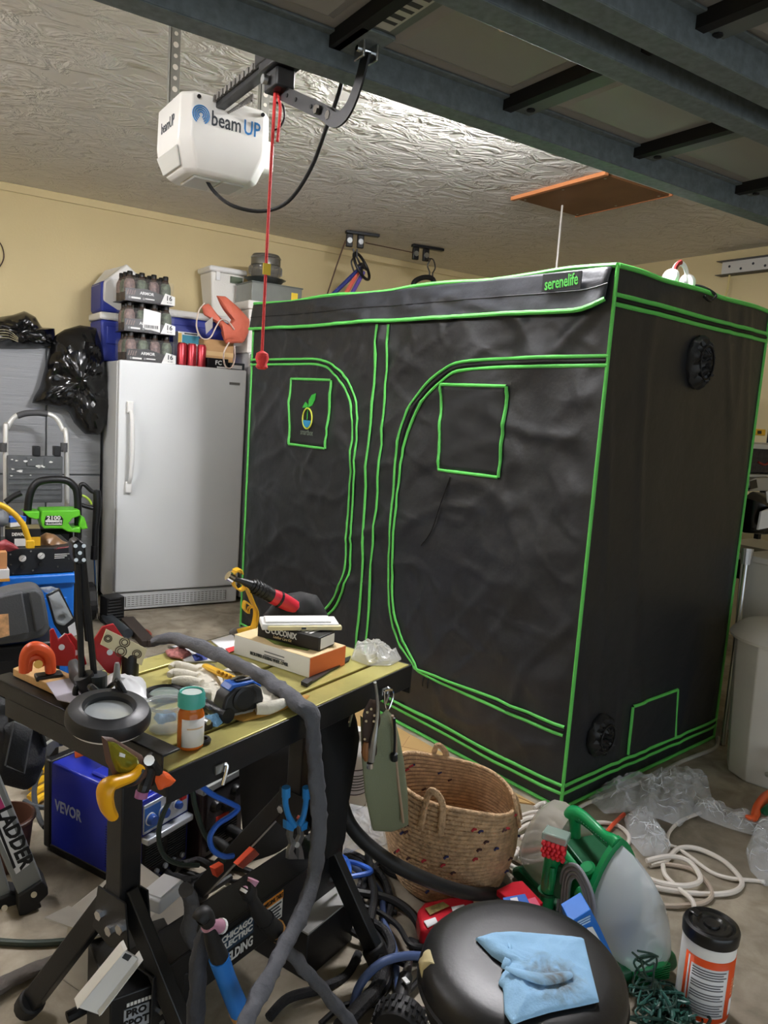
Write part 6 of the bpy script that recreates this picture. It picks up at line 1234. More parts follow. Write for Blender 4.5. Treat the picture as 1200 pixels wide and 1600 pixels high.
MB().grid(lambda a, b: bpos(b, a*2*math.pi, -.004), 48, 12).build('inner_wall', JUD, bs, smooth=True, angle=180)
MB().lathe([(0, .004), (.150, .004), (.150, .010), (0, .010)], 40).build('base', JUT, bs)
for an, w_ in ((-2.55, .42), (-.75, .35), (1.2, .4), (2.5, .3)):
    P0, P1 = bpos(.78, an-w_*.35, .012), bpos(.78, an+w_*.35, .012); T0, T1 = bpos(1, an-w_*.3, .006), bpos(1, an+w_*.3, .006); top_ = bpos(1, an)+Vector((0, 0, .045))
    MB().tube([P0, T0+Vector((0, 0, .01)), top_+Vector((-.012, 0, 0)), T1+Vector((0, 0, .01)), P1], .0105, 8, flat=.6).build('handle', JUT, bs, smooth=True)
FL = [M('fleck_red', '#b03038', .8), M('fleck_navy', '#30305a', .8), M('fleck_dark', '#4a2c2a', .8)]
for k in range(34):
    an, t = random.uniform(-math.pi, 0.3), random.uniform(.05, .95); p = bpos(t, an, .007)
    MB().tube([p+Vector((-.008, 0, -.002)), p+Vector((0, 0, .003)), p+Vector((.008, 0, 0))], .0038, 5).build('fleck', FL[k % 3], bs)
for k in range(6):
    an, t = random.uniform(.3, 2.0), random.uniform(.6, .95); p = bpos(t, an, -.009); MB().tube([p+Vector((-.007, 0, 0)), p+Vector((.007, 0, .003))], .0035, 5, smooth=False).build('fleck', FL[k % 3], bs)

# cardboard sheets
cs_ = thing('cardboard_sheet', 'flattened brown cardboard on the floor along the tent foot', 'cardboard', G(660, 1180, 0), world=True)
def inset(u, v): return G(u, v, 0)
CB2 = M('cardboard_light', '#c9a46c', .75, var=.06, vscale=5)
MB().prism([inset(u, v) for u, v in [(470, 1130), (545, 1097), (600, 1126), (700, 1183), (838, 1259), (790, 1252), (700, 1222), (600, 1215), (500, 1190)]], (0, 0, .006)).build('sheet', CB2, cs_)
MB().prism([G(u, v, .0065) for u, v in [(600, 1165), (650, 1180), (748, 1215), (800, 1240), (838, 1258), (700, 1200)]], (0, 0, .002)).build('flap', CARD, cs_)
MB().bar(G(600, 1160, .0068), G(690, 1180, .0068), .002, .0008).build('crease', CARD, cs_); MB().bar(G(640, 1150, .0068), G(610, 1195, .0068), .002, .0008).build('crease', CARD, cs_)
pA, pB = G(708, 1188, .009), G(742, 1204, .009); dx = pB-pA; [MB().bar(pA.lerp(pB, k/9)+Vector((0, 0, .0)), pA.lerp(pB, k/9)+Vector((-dx.y, dx.x, 0)).normalized()*.02, .007, .0006).build('print_mark', M('ink_dark', '#4a3a28', .7), cs_) for k in range(9)]
# white jug and clear bag behind the pouch
jg = thing('white_jug', 'white plastic jug with a lined label behind the olive pouch', 'jug', G(548, 1262, 0)+Vector((.02, .03, 0)))
MB().lathe([(.05, 0), (.055, .006), (.055, .20), (.048, .225), (.024, .25), (.022, .27), (0, .27)], 28).build('jug', WHT, jg, smooth=True); MB().lathe([(.0556, .06), (.0556, .15)], 28).build('label', M('jug_label', '#d8d8e2', .5), jg)
for z_ in (.058, .152): MB().lathe([(.0558, z_), (.0566, z_+.002), (.0558, z_+.004)], 28).build('label_band', M('band_purple', '#3a2c44', .5), jg)
for k in range(6): MB().lathe([(.0557, .075+k*.011), (.0561, .077+k*.011), (.0557, .079+k*.011)], 28).build('print_line', GRYP, jg)
MB().lathe([(.026, .262), (.026, .29), (0, .292)], 20).build('cap', WHT, jg, smooth=True)
CLB = M('clear_film', '#f2f5f8', .06, alpha=.26, spec=.9)
o = puff([WY(u, v, 1.93) for u, v in [(520, 1262), (545, 1255), (578, 1262), (592, 1290), (600, 1318), (560, 1325), (525, 1332), (518, 1300)]], (0, -1, .2), .05, n=60, rings=9, crump=.03, cs=14, fine=.016).build('clear_wrap', CLB); tag(o, 'crinkled clear and bluish plastic wrap left of the basket', 'plastic wrap')
# red packs
RP = M('pack_red', '#c01f2e', .25); RP2 = M('pack_pink', '#d9607a', .35)
r1 = thing('red_snack_pack', 'glossy red printed pack on the floor against the basket', 'pack', G(695, 1440, .02), world=True)
MB().prism([G(u, v, .075) for u, v in [(652, 1422), (662, 1409), (700, 1401), (733, 1398), (741, 1408), (738, 1424), (705, 1438), (672, 1458), (656, 1452)]], (0, 0, -.06)).crinkle(.004, 30).build('pack', RP, r1, bevel=.008)
MB().prism([G(u, v, .079) for u, v in [(705, 1418), (725, 1414), (728, 1422), (708, 1426)]], (0, 0, .002)).build('label', PAPW, r1); MB().prism([G(u, v, .079) for u, v in [(664, 1420), (692, 1410), (702, 1416), (672, 1430)]], (0, 0, .002)).build('picture', M('pic_olive', '#8a7a44', .5, var=.4, vscale=90), r1); MB().prism([G(u, v, .079) for u, v in [(662, 1440), (680, 1434), (684, 1442), (668, 1450)]], (0, 0, .002)).build('label', PAPW, r1)
r2 = thing('red_card_pack', 'red pack with pink corner and blue card between the basket and the green cleaner', 'pack', G(812, 1415, .02), world=True)
MB().prism([G(u, v, .07) for u, v in [(775, 1400), (800, 1387), (815, 1385), (848, 1420), (842, 1424), (790, 1412)]], (0, 0, .02)).build('pack', RP, r2, bevel=.003); MB().prism([G(u, v, .0905) for u, v in [(815, 1408), (836, 1402), (847, 1420), (838, 1422)]], (0, 0, .001)).build('corner', RP2, r2); MB().prism([G(u, v, .093) for u, v in [(786, 1404), (820, 1398), (828, 1414), (787, 1412)]], (0, 0, .003)).build('blue_card', M('card_blue', '#2e62b8', .5), r2); MB().prism([G(u, v, .0965) for u, v in [(797, 1404), (808, 1402), (811, 1411), (799, 1412)]], (0, 0, .001)).build('label', PAPW, r2)

# ------------------------------------------------------------------ stool with towel
so = Vector((.982, .905, 0))
sto = thing('work_stool', 'round black padded work stool in the foreground', 'stool', so)
VIN = M('vinyl_black', '#1e1d1d', .4, bump=.03, bscale=160, var=.15, vscale=9)
MB().lathe([(0, .475), (.10, .477), (.15, .474), (.176, .466), (.188, .452), (.192, .435), (.190, .418), (.183, .406), (.176, .402)], 64).build('seat_cushion', VIN, sto, smooth=True, angle=60)
MB().lathe([(.186, .412), (.194, .414), (.195, .420), (.190, .424)], 64).build('welt', RUB, sto, smooth=True)
MB().lathe([(.176, .4015), (.180, .396), (.178, .37), (.165, .362), (0, .362)], 56).build('seat_pan', BLK, sto, smooth=True, angle=40)
MB().cyl((0, 0, .06), (0, 0, .362), .025, n=20).build('gas_post', CHROME, sto); MB().cyl((0, 0, .06), (0, 0, .22), .034, n=20).build('post_sleeve', BLK, sto)
for k in range(5):
    an = k*2*math.pi/5+.9; d = Vector((math.cos(an), math.sin(an), 0)); lg = MB().tube([d*.02+Z*.1, d*.12+Z*.085, d*.21+Z*.062], [.022, .02, .014], 10).build('base_arm', BLK, sto, smooth=True)
    s_ = Vector((-d.y, d.x, 0)); MB().cyl(d*.21-s_*.016+Z*.026, d*.21+s_*.016+Z*.026, .026, n=18).build('caster', RUB, lg)
o_ = puff([(-.172, .075, .435), (-.155, .112, .44), (-.137, .108, .467), (-.152, .068, .467)], (-.7, .45, .6), .012, n=20, rings=5, crump=.004, cs=50).build('torn_foam', M('foam_yellow', '#cdbf92', .9), sto, smooth=True)
def mat_towel():
    mt = M('towel_blue', '#8fbce0', .85); nt = mt.node_tree; b = nt.nodes['Principled BSDF']
    t = nt.nodes.new('ShaderNodeTexCoord'); n1 = nt.nodes.new('ShaderNodeTexNoise'); n1.inputs['Scale'].default_value = 26; n1.inputs['Detail'].default_value = 6; n1.inputs['Distortion'].default_value = 1.5
    ds = nt.nodes.new('ShaderNodeVectorMath'); ds.operation = 'DISTANCE'; c0 = TWC; ds.inputs[1].default_value = (c0.x, c0.y, c0.z)
    mr = nt.nodes.new('ShaderNodeMapRange'); mr.inputs[1].default_value = .012; mr.inputs[2].default_value = .085; mr.inputs[3].default_value = 1.0; mr.inputs[4].default_value = .12
    mu = nt.nodes.new('ShaderNodeMath'); mu.operation = 'MULTIPLY'
    r = nt.nodes.new('ShaderNodeValToRGB'); r.color_ramp.elements[0].position = .22; r.color_ramp.elements[0].color = lin('#97c3e6'); r.color_ramp.elements[1].position = .58; r.color_ramp.elements[1].color = lin('#6d6a60')
    nt.links.new(t.outputs['Object'], n1.inputs['Vector']); nt.links.new(t.outputs['Object'], ds.inputs[0]); nt.links.new(ds.outputs['Value'], mr.inputs[0])
    nt.links.new(n1.outputs['Fac'], mu.inputs[0]); nt.links.new(mr.outputs[0], mu.inputs[1]); nt.links.new(mu.outputs[0], r.inputs[0]); nt.links.new(r.outputs[0], b.inputs['Base Color'])
    n2 = nt.nodes.new('ShaderNodeTexNoise'); n2.inputs['Scale'].default_value = 220; bp_ = nt.nodes.new('ShaderNodeBump'); bp_.inputs['Strength'].default_value = .3; bp_.inputs['Distance'].default_value = .003
    nt.links.new(t.outputs['Object'], n2.inputs['Vector']); nt.links.new(n2.outputs['Fac'], bp_.inputs['Height']); nt.links.new(bp_.outputs[0], b.inputs['Normal'])
    return mt
ztw = .479
TWC = G(862, 1532, ztw+.012)
tw = thing('blue_shop_towel', 'light blue paper shop towel with dark smudge lying on the stool seat', 'towel', G(850, 1530, ztw), world=True)
tpx = [(743, 1468), (768, 1460), (792, 1458), (830, 1460), (862, 1463), (912, 1468), (922, 1510), (936, 1566), (905, 1573), (860, 1582), (820, 1594), (800, 1602), (788, 1583), (786, 1545), (778, 1538), (784, 1524), (795, 1512), (768, 1494)]
TWM = mat_towel()
TWIV = Matrix.Translation(-G(850, 1530, ztw)); TWM.node_tree.nodes['Vector Math'].inputs[1].default_value = TWC-G(850, 1530, ztw)
puff([G(u, v, ztw+.0005) for u, v in tpx], (0, 0, 1), .016, n=110, rings=16, crump=.007, cs=26, back=.04, power=.35, fine=.0025, center=G(845, 1525, ztw+.001)).build('sheet', TWM, tw, smooth=True, angle=50)
MB().tube([G(u, v, ztw+.022) for u, v in [(790, 1512), (815, 1522), (850, 1530), (885, 1524), (890, 1518)]], [.004, .010, .014, .010, .003], 8, flat=.5).build('fold', TWM, tw, smooth=True)
puff([G(u, v, ztw+.004) for u, v in [(788, 1462), (800, 1480), (806, 1505), (796, 1518), (782, 1512), (795, 1500)]], (0, 0, 1), .012, n=30, rings=5, crump=.004, cs=40, back=.05).build('turned_corner', TWM, tw, smooth=True)

# ------------------------------------------------------------------ green carpet cleaner
cc = thing('carpet_cleaner', 'green portable carpet cleaner with two clear tanks and a coiled hose', 'carpet cleaner', (1.715, 1.325, 0), math.radians(-100))
CG1 = M('cleaner_green', '#12884c', .3); CG2 = M('cleaner_dark_green', '#0a5230', .4); TNK = M('tank_frost', '#d9e1e6', .16, alpha=.6); TNG = M('tank_smoke', '#bdb9ae', .2, alpha=.62)
def tear(hw, h_, z0, n_=18):
    """pointed-dome outline (y, z) of the tanks, base at z0"""
    out = []
    for i in range(n_+1):
        t = i/n_; z = z0+h_*t; w_ = hw*(1-t**2.1)**.75*(1-.18*(1-min(1, t*5))**2); out.append((w_, z))
    return [(-a, z) for a, z in out]+[(a, z) for a, z in out[::-1]]
def loft(secs, name, mat, par=cc):
    """secs: (x, half width, height, base) teardrop sections joined along x"""
    mb = MB(); n_ = None
    for x, hw, h_, z0 in secs:
        o_ = tear(hw, h_, z0); n_ = len(o_); mb.v += [(x, y, z) for y, z in o_]
    for i in range(len(secs)-1):
        for q in range(n_): mb.f.append((i*n_+q, i*n_+(q+1) % n_, (i+1)*n_+(q+1) % n_, (i+1)*n_+q))
    mb.f.append(tuple(range(n_))); mb.f.append(tuple((len(secs)-1)*n_+q for q in range(n_)))
    bm_merge(mb); return mb.build(name, mat, par, smooth=True, angle=50)
def slabx(poly, y0, y1, name, mat, bev, par=cc, seg=3): return MB().prism([(x, y0, z) for x, z in poly], (0, y1-y0, 0)).build(name, mat, par, bevel=bev, seg=seg)
slabx([(-.285, .004), (.215, .004), (.235, .03), (.22, .062), (-.25, .062), (-.295, .03)], -.1, .1, 'base', CG2, .02)
bs_ = MB()
for k in range(7): MB().bb((.225, -.06, .010+k*.0065), (.2385, .06, .0135+k*.0065)).build('base_rib', CG1, cc)
MB().tube([(.2, -.06, .055), (.225, -.03, .06), (.23, 0, .062), (.225, .03, .06), (.2, .06, .055)], .02, 10, flat=.8).build('base_scoop', CG1, cc, smooth=True)
loft([(-.125, .1, .25, .05), (-.18, .104, .25, .05), (-.235, .1, .23, .05), (-.28, .085, .19, .052), (-.305, .055, .13, .055)], 'recovery_tank', TNG)
rt_ = loft([(.075, .094, .262, .045), (.12, .098, .258, .045), (.165, .096, .24, .045), (.205, .086, .21, .046), (.23, .066, .165, .048), (.242, .035, .1, .055)], 'clean_tank', TNK)
MB().lathe([(.028, 0), (.032, .003), (.028, .006)], 24, (.236, -.005, .105), axis=(1, 0, .25)).build('tank_ring', TNK, rt_)
MB().tube([(.222, -.03, .16), (.226, .0, .168), (.222, .03, .172)], .006, 8, flat=.6).build('tank_emboss', TNK, rt_)
loft([(.05, .09, .27, .05), (.056, .106, .282, .045), (.072, .106, .282, .045), (.0745, .1, .272, .045)], 'tank_collar', CG1)
slabx([(-.11, .05), (.055, .05), (.055, .2), (.02, .19), (-.11, .22)], -.075, .085, 'body', CG1, .014)
MB().tube([(-.145, -.01, .268), (-.125, -.01, .292), (-.09, -.01, .303), (-.04, -.01, .303), (.01, -.01, .298), (.05, -.01, .302), (.068, -.01, .30)], [.018, .019, .016, .014, .014, .018, .02], 14, flat=1.4).build('handle_arch', CG1, cc, smooth=True)
MB().tube([(-.115, -.01, .29), (-.112, -.01, .25), (-.105, -.01, .2)], [.018, .016, .02], 12).build('handle_post', CG1, cc, smooth=True)
for k in range(12): MB().lathe([(.003, 0), (.0025, .002), (0, .0022)], 6, (-.075+k*.011, -.031, .303), axis=(0, -1, 0)).build('grip_dot', CG2, cc)
slabx([(-.1, .218), (.05, .19), (.05, .2), (-.1, .232)], -.06, .07, 'shelf', CG2, .004)
MB().lathe([(.024, 0), (.024, .02), (.018, .026), (0, .026)], 20, (.02, -.055, .2), axis=(0, -.6, 1)).build('dial', CG1, cc, smooth=True)
HGR = M('hose_grey', '#86868a', .45)
for k in range(4):
    r = .022+k*.0125
    MB().tube([(.02-r, -.094-.003*k, .05), (.022-r, -.104, .13), (.028-r*.8, -.11, .185+.006*k), (.04, -.114, .21+.0105*k), (.052+r*.8, -.11, .185+.006*k), (.058+r, -.104, .13), (.06+r, -.098, .05)], .0058, 8).build('hose_loop', HGR, cc, smooth=True)
slabx([(.028, .06), (.055, .065), (.057, .16), (.04, .185), (.028, .16)], -.112, -.08, 'hose_cradle', CG1, .008)
slabx([(-.11, .03), (.06, .03), (.06, .055), (-.11, .055)], -.115, -.07, 'hose_tray', CG2, .006)
RT = Matrix.Translation((-.062, -.118, -.01)) @ Matrix.Rotation(math.radians(38), 4, 'Z') @ Matrix.Diagonal((1.1, 1.1, 1.16, 1)) @ Matrix.Translation((.105, .115, 0))
nt_ = MB().tube([(-.112, -.112, .05), (-.112, -.114, .11), (-.107, -.115, .19), (-.104, -.115, .22)], [.019, .02, .022, .025], 14).frame(RT).build('hand_tool', CG1, cc, smooth=True)
MB().cyl((-.113, -.113, .09), (-.113, -.113, .097), .026, n=16).frame(RT).build('tool_ring', CG2, nt_); MB().tube([(-.1, -.138, .175), (-.098, -.143, .15), (-.1, -.14, .12)], [.007, .010, .008], 10).frame(RT).build('tool_trigger', CG1, nt_); MB().bb((-.098, -.125, .09), (-.07, -.09, .18)).frame(RT).build('tool_bracket', CG2, nt_, bevel=.006)
MB().bb((-.136, -.146, .242), (-.07, -.1, .262)).frame(RT).build('clear_head', M('head_clear', '#9db5aa', .08, alpha=.6), nt_, bevel=.004); BR = M('bristle_red', '#e8323c', .5)
MB().bb((-.132, -.142, .2), (-.074, -.11, .243)).frame(RT).build('brush_plate', M('bristle_base', '#a82630', .5), nt_, bevel=.006)
for i in range(5):
    for j in range(4): MB().lathe([(.0066, 0), (.006, .008), (.003, .011), (0, .0115)], 8, (-.128+i*.0122+(j % 2)*.004, -.142, .236-j*.0098), axis=(0, -1, -.1)).frame(RT).build('bristle', BR, nt_, smooth=True)
bbx = thing('blue_carton', 'bright blue printed carton wedged between the stool and the green cleaner', 'carton', WY(930, 1490, 1.10), world=True)
BB = M('carton_blue', '#1f6fcc', .45)
MB().prism([WY(u, v, 1.10) for u, v in [(891, 1441), (923, 1421), (938, 1450), (964, 1507), (930, 1540), (905, 1500)]], (.03, .06, 0)).build('box', BB, bbx, bevel=.002); MB().prism([WY(u, v, 1.098) for u, v in [(917, 1450), (926, 1448), (938, 1470), (930, 1472)]], (0, .001, 0)).build('white_print', PAPW, bbx)
for k in range(3): MB().prism([WY(u, v+k*4, 1.098) for u, v in [(902, 1440), (922, 1430), (923, 1432), (903, 1442)]], (0, .001, 0)).build('print_line', M('print_sky', '#a8c8ea', .5), bbx)

# ------------------------------------------------------------------ orange wipes canister
wc = thing('wipes_canister', 'white and orange wipes canister with black lid at the lower right', 'canister', (1.722, .978, 0), math.radians(0))
RC = .064; CH = .215
MB().lathe([(RC-.006, 0), (RC-.001, .004), (RC, .012), (RC, CH-.012), (RC-.002, CH-.006), (RC-.004, CH), (0, CH)], 48).build('can', WHT, wc, smooth=True)
def wrap(a0, a1, z0, z1, r, name, mat, par=wc):
    n_ = max(2, int(abs(a1-a0)/6)); return MB().grid(lambda a, b: (r*math.cos(math.radians(a0+(a1-a0)*a)), r*math.sin(math.radians(a0+(a1-a0)*a)), z0+(z1-z0)*b), n_, 1).build(name, mat, par, smooth=True, solid=.0005)
fa = -123   # direction facing the viewer
lb2 = wrap(fa-75, fa+180, .016, CH-.035, RC+.0006, 'orange_label', M('label_orange', '#e8541e', .4))
pn2 = wrap(fa-58, fa+24, .03, CH-.055, RC+.0014, 'text_panel', PAPW, wc); wrap(fa-66, fa-62, .02, CH-.04, RC+.0014, 'white_line', PAPW)
INK = M('ink_grey', '#6d6d70', .6)
for k in range(18):
    if k in (5, 9, 13): continue
    wrap(fa-54, fa+20-(k*7 % 13), .036+k*.0068, .0392+k*.0068, RC+.0021, 'print_line', INK, pn2)
wrap(fa+40, fa+62, .03, .075, RC+.0014, 'white_mark', PAPW)
for k in range(6): wrap(fa+40, fa+58, .085+k*.008, .089+k*.008, RC+.0014, 'side_line', M('label_peach', '#f0a27a', .5))
lid = MB().lathe([(RC+.003, CH-.004), (RC+.004, CH+.02), (RC+.001, CH+.026), (RC-.008, CH+.028), (RC-.012, CH+.024), (.05, CH+.022), (.046, CH+.026), (.034, CH+.026), (.03, CH+.021), (0, CH+.021)], 48).build('lid', M('lid_black', '#161616', .28), wc, smooth=True, angle=30)
MB().lathe([(.02, CH+.0212), (.018, CH+.027), (.008, CH+.028), (0, CH+.028)], 28).build('lid_button', MATS['lid_black'], lid, smooth=True); MB().bb((-.012, RC-.03, CH+.022), (.012, RC-.004, CH+.030)).build('lid_tab', MATS['lid_black'], lid, bevel=.003)

# ------------------------------------------------------------------ string lights
SLG = M('wire_green', '#16352c', .5); SLP = M('wire_teal', '#2f5a50', .4)
sl_ = thing('string_lights', 'tangle of dark green string light wire beside the wipes canister', 'string lights', G(1035, 1580, 0), world=True)
random.seed(11)
for k in range(16):
    c_ = Vector((random.uniform(995, 1085), random.uniform(1545, 1600), 0)); pts = []
    for i in range(9):
        a = random.uniform(0, 6.28); pts.append(G(c_.x+random.uniform(10, 42)*math.cos(a), c_.y+random.uniform(8, 30)*math.sin(a), random.uniform(.008, .07)))
    MB().tube(pts, .0028 if k % 3 else .004, 5, sub=5).build('wire', SLG if k % 2 else SLP, sl_, smooth=True)
for k in range(6):
    pts = [WY(1003+random.uniform(-16, 28), 1488+i*12+random.uniform(-8, 8), .985+random.uniform(-.02, .0)) for i in range(6)]
    MB().tube(pts, .0026, 5, sub=5).build('wire', SLG, sl_, smooth=True)
for k in range(16): p = G(random.uniform(990, 1088), random.uniform(1548, 1598), random.uniform(.02, .07)); MB().tube([p, p+Vector((random.uniform(-.01, .01), random.uniform(-.01, .01), .016))], [.005, .003], 7, smooth=False).build('bulb_socket', SLP, sl_)
random.seed(5)

# ------------------------------------------------------------------ cords on the floor
CWH = M('cord_white', '#e4dcd2', .5); COR = M('cord_orange', '#e05a3a', .5)
def runs(name, label, cat, base, lst):
    t_ = thing(name, label, cat, G(*base, 0), world=True)
    for k, (px, r, mat, zz) in enumerate(lst): MB().tube([G(u, v, r+zz+.005*(i % 2)) for i, (u, v) in enumerate(px)], r, 8, sub=8).build('cable_run', mat, t_, smooth=True)
    return t_
CDU = M('cord_dusty', '#b8a898', .6)
runs('white_extension_cable', 'white extension cable lying in wide loops right of the green cleaner', 'cable', (1080, 1360), [
 ([(1016, 1352), (1040, 1345), (1060, 1326), (1090, 1326), (1130, 1345), (1155, 1370), (1158, 1385), (1140, 1395), (1100, 1397), (1040, 1390), (1000, 1380)], .0085, CWH, 0),
 ([(1010, 1345), (1045, 1338), (1075, 1345), (1092, 1365), (1092, 1378), (1070, 1384), (1035, 1380), (1010, 1372)], .0085, CWH, .014),
 ([(1095, 1270), (1065, 1282), (1046, 1300), (1044, 1318), (1060, 1326), (1080, 1340), (1110, 1362), (1140, 1372), (1180, 1376), (1195, 1378)], .0065, CWH, 0),
 ([(1040, 1350), (1080, 1358), (1105, 1380), (1112, 1400), (1095, 1412), (1060, 1415), (1035, 1415)], .0075, CDU, 0),
 ([(1036, 1352), (1040, 1368), (1060, 1388), (1080, 1405), (1085, 1420), (1086, 1440)], .0075, CWH, .012)])
runs('white_extension_cable', 'white cable wandering behind the handle of the green cleaner', 'cable', (940, 1290), [([(900, 1292), (935, 1285), (965, 1290), (982, 1305), (980, 1320), (965, 1330)], .0075, CWH, 0)])
runs('white_extension_cable', 'white cable running along the tent foot by the near corner', 'cable', (900, 1262), [([(840, 1258), (862, 1262), (885, 1272), (915, 1256), (960, 1238), (1000, 1222)], .0075, CWH, 0)])
tubeobj('floor_rope', 'pale rope lying along the side foot of the tent', 'rope', [G(u, v, .010) for u, v in [(1122, 1152), (1118, 1168), (1095, 1178), (1060, 1192), (1020, 1215)]], .009, M('rope_pale', '#b0aca4', .8, bump=.6, bscale=200))
coils = [[(800, 1290), (830, 1275), (862, 1285), (872, 1310), (850, 1335), (815, 1335), (797, 1315)], [(806, 1300), (835, 1285), (866, 1297), (868, 1322), (842, 1345), (808, 1340), (798, 1322)], [(812, 1310), (838, 1300), (855, 1312), (850, 1332), (822, 1336), (808, 1325)], [(790, 1330), (820, 1350), (850, 1355), (885, 1350)], [(795, 1282), (840, 1268), (880, 1282), (895, 1310), (880, 1340)], [(835, 1262), (848, 1255), (860, 1265), (890, 1290), (905, 1300)], [(838, 1272), (842, 1258), (856, 1254), (872, 1268), (900, 1285)], [(790, 1345), (810, 1358), (845, 1362), (880, 1360)], [(795, 1300), (820, 1280), (850, 1278), (870, 1295), (875, 1320), (860, 1342)], [(792, 1318), (815, 1346), (850, 1346), (872, 1330)]]
runs('white_extension_cable', 'coiled white extension cable on the floor between the basket and the cleaner', 'cable', (840, 1310), [(px, .0072, CWH, .010*(k % 3)) for k, px in enumerate(coils)])
pg = thing('white_plug', 'white cable plug in the coil beside the basket', 'plug', G(803, 1340, .02), .6); MB().bb((-.02, -.013, 0), (.02, .013, .022)).build('plug_body', CWH, pg, bevel=.005)
for s_ in (-.006, .006): MB().bb((.02, s_-.001, .008), (.034, s_+.001, .014)).build('prong', STEEL, pg)
runs('orange_cable', 'orange cable showing above the handle of the green cleaner', 'cable', (955, 1290), [([(975, 1272), (962, 1284), (950, 1298), (940, 1315)], .0075, COR, .004)]); runs('orange_cable', 'orange cable piece inside the white cable coil', 'cable', (840, 1328), [([(815, 1330), (838, 1328), (860, 1322)], .0075, COR, .03)])

# ------------------------------------------------------------------ clear plastic sheeting
def film(label, px, th, seed, nrm=(0, 0, 1), z=.012, n=110, rings=20, cr=.03):
    o_ = puff([G(u, v, z) for u, v in px], nrm, th, n=n, rings=rings, crump=cr, cs=11, fine=.022, back=.0, seed=seed, power=.6)
    vs = list(o_.v); o_ = o_.build('plastic_sheeting', CLB); tag(o_, label, 'plastic sheet', 'clear plastic sheeting on the floor')
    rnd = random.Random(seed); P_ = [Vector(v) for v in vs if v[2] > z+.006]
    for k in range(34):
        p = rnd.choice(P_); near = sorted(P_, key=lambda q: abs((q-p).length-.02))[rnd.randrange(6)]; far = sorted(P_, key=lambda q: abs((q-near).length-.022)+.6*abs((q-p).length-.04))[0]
        MB().tube([p+Z*.002, near+Z*.003, far+Z*.002], [.0004, rnd.uniform(.0012, .0026), .0004], 5, sub=4).build('highlight_streak', M('film_highlight', '#f6f8fa', .15, alpha=.75), o_, smooth=True)  # thin white streaks that paint bright highlights onto the film
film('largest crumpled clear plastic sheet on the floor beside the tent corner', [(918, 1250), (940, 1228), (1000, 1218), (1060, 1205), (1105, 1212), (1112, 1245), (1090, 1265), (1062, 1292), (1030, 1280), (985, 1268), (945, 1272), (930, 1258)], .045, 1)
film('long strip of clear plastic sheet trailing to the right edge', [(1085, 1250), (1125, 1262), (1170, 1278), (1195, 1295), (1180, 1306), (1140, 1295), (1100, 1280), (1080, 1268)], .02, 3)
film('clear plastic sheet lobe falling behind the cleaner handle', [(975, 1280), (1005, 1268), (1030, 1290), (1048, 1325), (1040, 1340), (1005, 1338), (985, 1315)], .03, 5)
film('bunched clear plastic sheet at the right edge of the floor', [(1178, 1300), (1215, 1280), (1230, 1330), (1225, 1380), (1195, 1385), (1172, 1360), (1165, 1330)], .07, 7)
og = thing('orange_hand_tool', 'orange tool with green insert on the floor at the right edge', 'tool', G(1190, 1280, .03), world=True)
MB().tube([G(u, v, .05) for u, v in [(1165, 1275), (1178, 1278), (1184, 1262), (1198, 1245), (1220, 1235)]], [.006, .014, .018, .02, .02], 12).build('shell', ORG, og, smooth=True); puff([G(u, v, .055) for u, v in [(1187, 1268), (1200, 1255), (1215, 1255), (1210, 1272), (1195, 1275)]], (0, 0, 1), .02, n=24, rings=5).build('insert', CG2, og, smooth=True)

# ------------------------------------------------------------------ right side behind the tent
TRW = M('bin_white', '#d9d6cd', .45, var=.05, vscale=6)
tc_ = thing('white_trash_can', 'tall white plastic trash can with domed lid at the right edge', 'trash can', (3.19, 1.66, 0))
MB().lathe([(.155, 0), (.165, .01), (.185, .30), (.2, .585), (.2, .60), (0, .60)], 10).build('can', TRW, tc_, bevel=.006); MB().lathe([(.215, .6005), (.218, .612), (.21, .625), (.17, .66), (.08, .685), (0, .69)], 36).build('lid', TRW, tc_, smooth=True)
MB().tube([(-.165, -.09, .08), (-.2, -.12, .1), (-.2, -.12, .16), (-.175, -.1, .18)], .012, 8).build('pedal_handle', TRW, tc_); MB().box((.03, -.12, .655), (.08, .05, .04)).build('lid_latch', BLK, tc_, bevel=.006)
w3 = thing('small_white_bin', 'square white bin behind the tall trash can', 'bin', (3.62, 1.95, 0)); MB().add([(-.14, -.1, 0), (.14, -.1, 0), (.14, .1, 0), (-.14, .1, 0), (-.16, -.12, .86), (.16, -.12, .86), (.16, .12, .86), (-.16, .12, .86)], [(3, 2, 1, 0), (4, 5, 6, 7), (0, 1, 5, 4), (1, 2, 6, 5), (2, 3, 7, 6), (3, 0, 4, 7)]).build('bin', TRW, w3, bevel=.008); MB().bb((-.175, -.135, .855), (.175, .135, .885)).build('rim', TRW, w3, bevel=.006)
pl_ = thing('steel_pole', 'steel pole with wider silver cap leaning behind the tent', 'pole', WY(1131, 1150, 1.93), world=True)
MB().tube([Vector((WY(1131, 1152, 1.93).x, 1.93, .004)), WY(1166, 878, 1.98)], .012, 12, smooth=False).build('tube', STEEL, pl_); MB().tube([WY(1165, 882, 1.98), WY(1168, 857, 1.985)], [.023, .028], 14, smooth=False).build('cap', M('pole_cap', '#b8b8b8', .35, .6), pl_)
XS = WY(1180, 760, 2.25).x
sh_ = thing('storage_shelf', 'black storage shelf with pale board edges behind the right end of the tent', 'shelf', (XS, 2.25, 0))
SHB = M('shelf_board', '#c9c6bd', .6)
szs = [WY(1190, v, 2.25).z for v in (694, 742, 868)]
for z_ in szs: MB().bb((-.25, 0, z_-.025), (.75, .4, z_)).build('board', SHB, sh_, bevel=.002)
for x in (-.24, .74):
    for y in (.02, .38): MB().bb((x-.015, y-.015, 0), (x+.015, y+.015, szs[0]+.35)).build('post', BLKM, sh_)
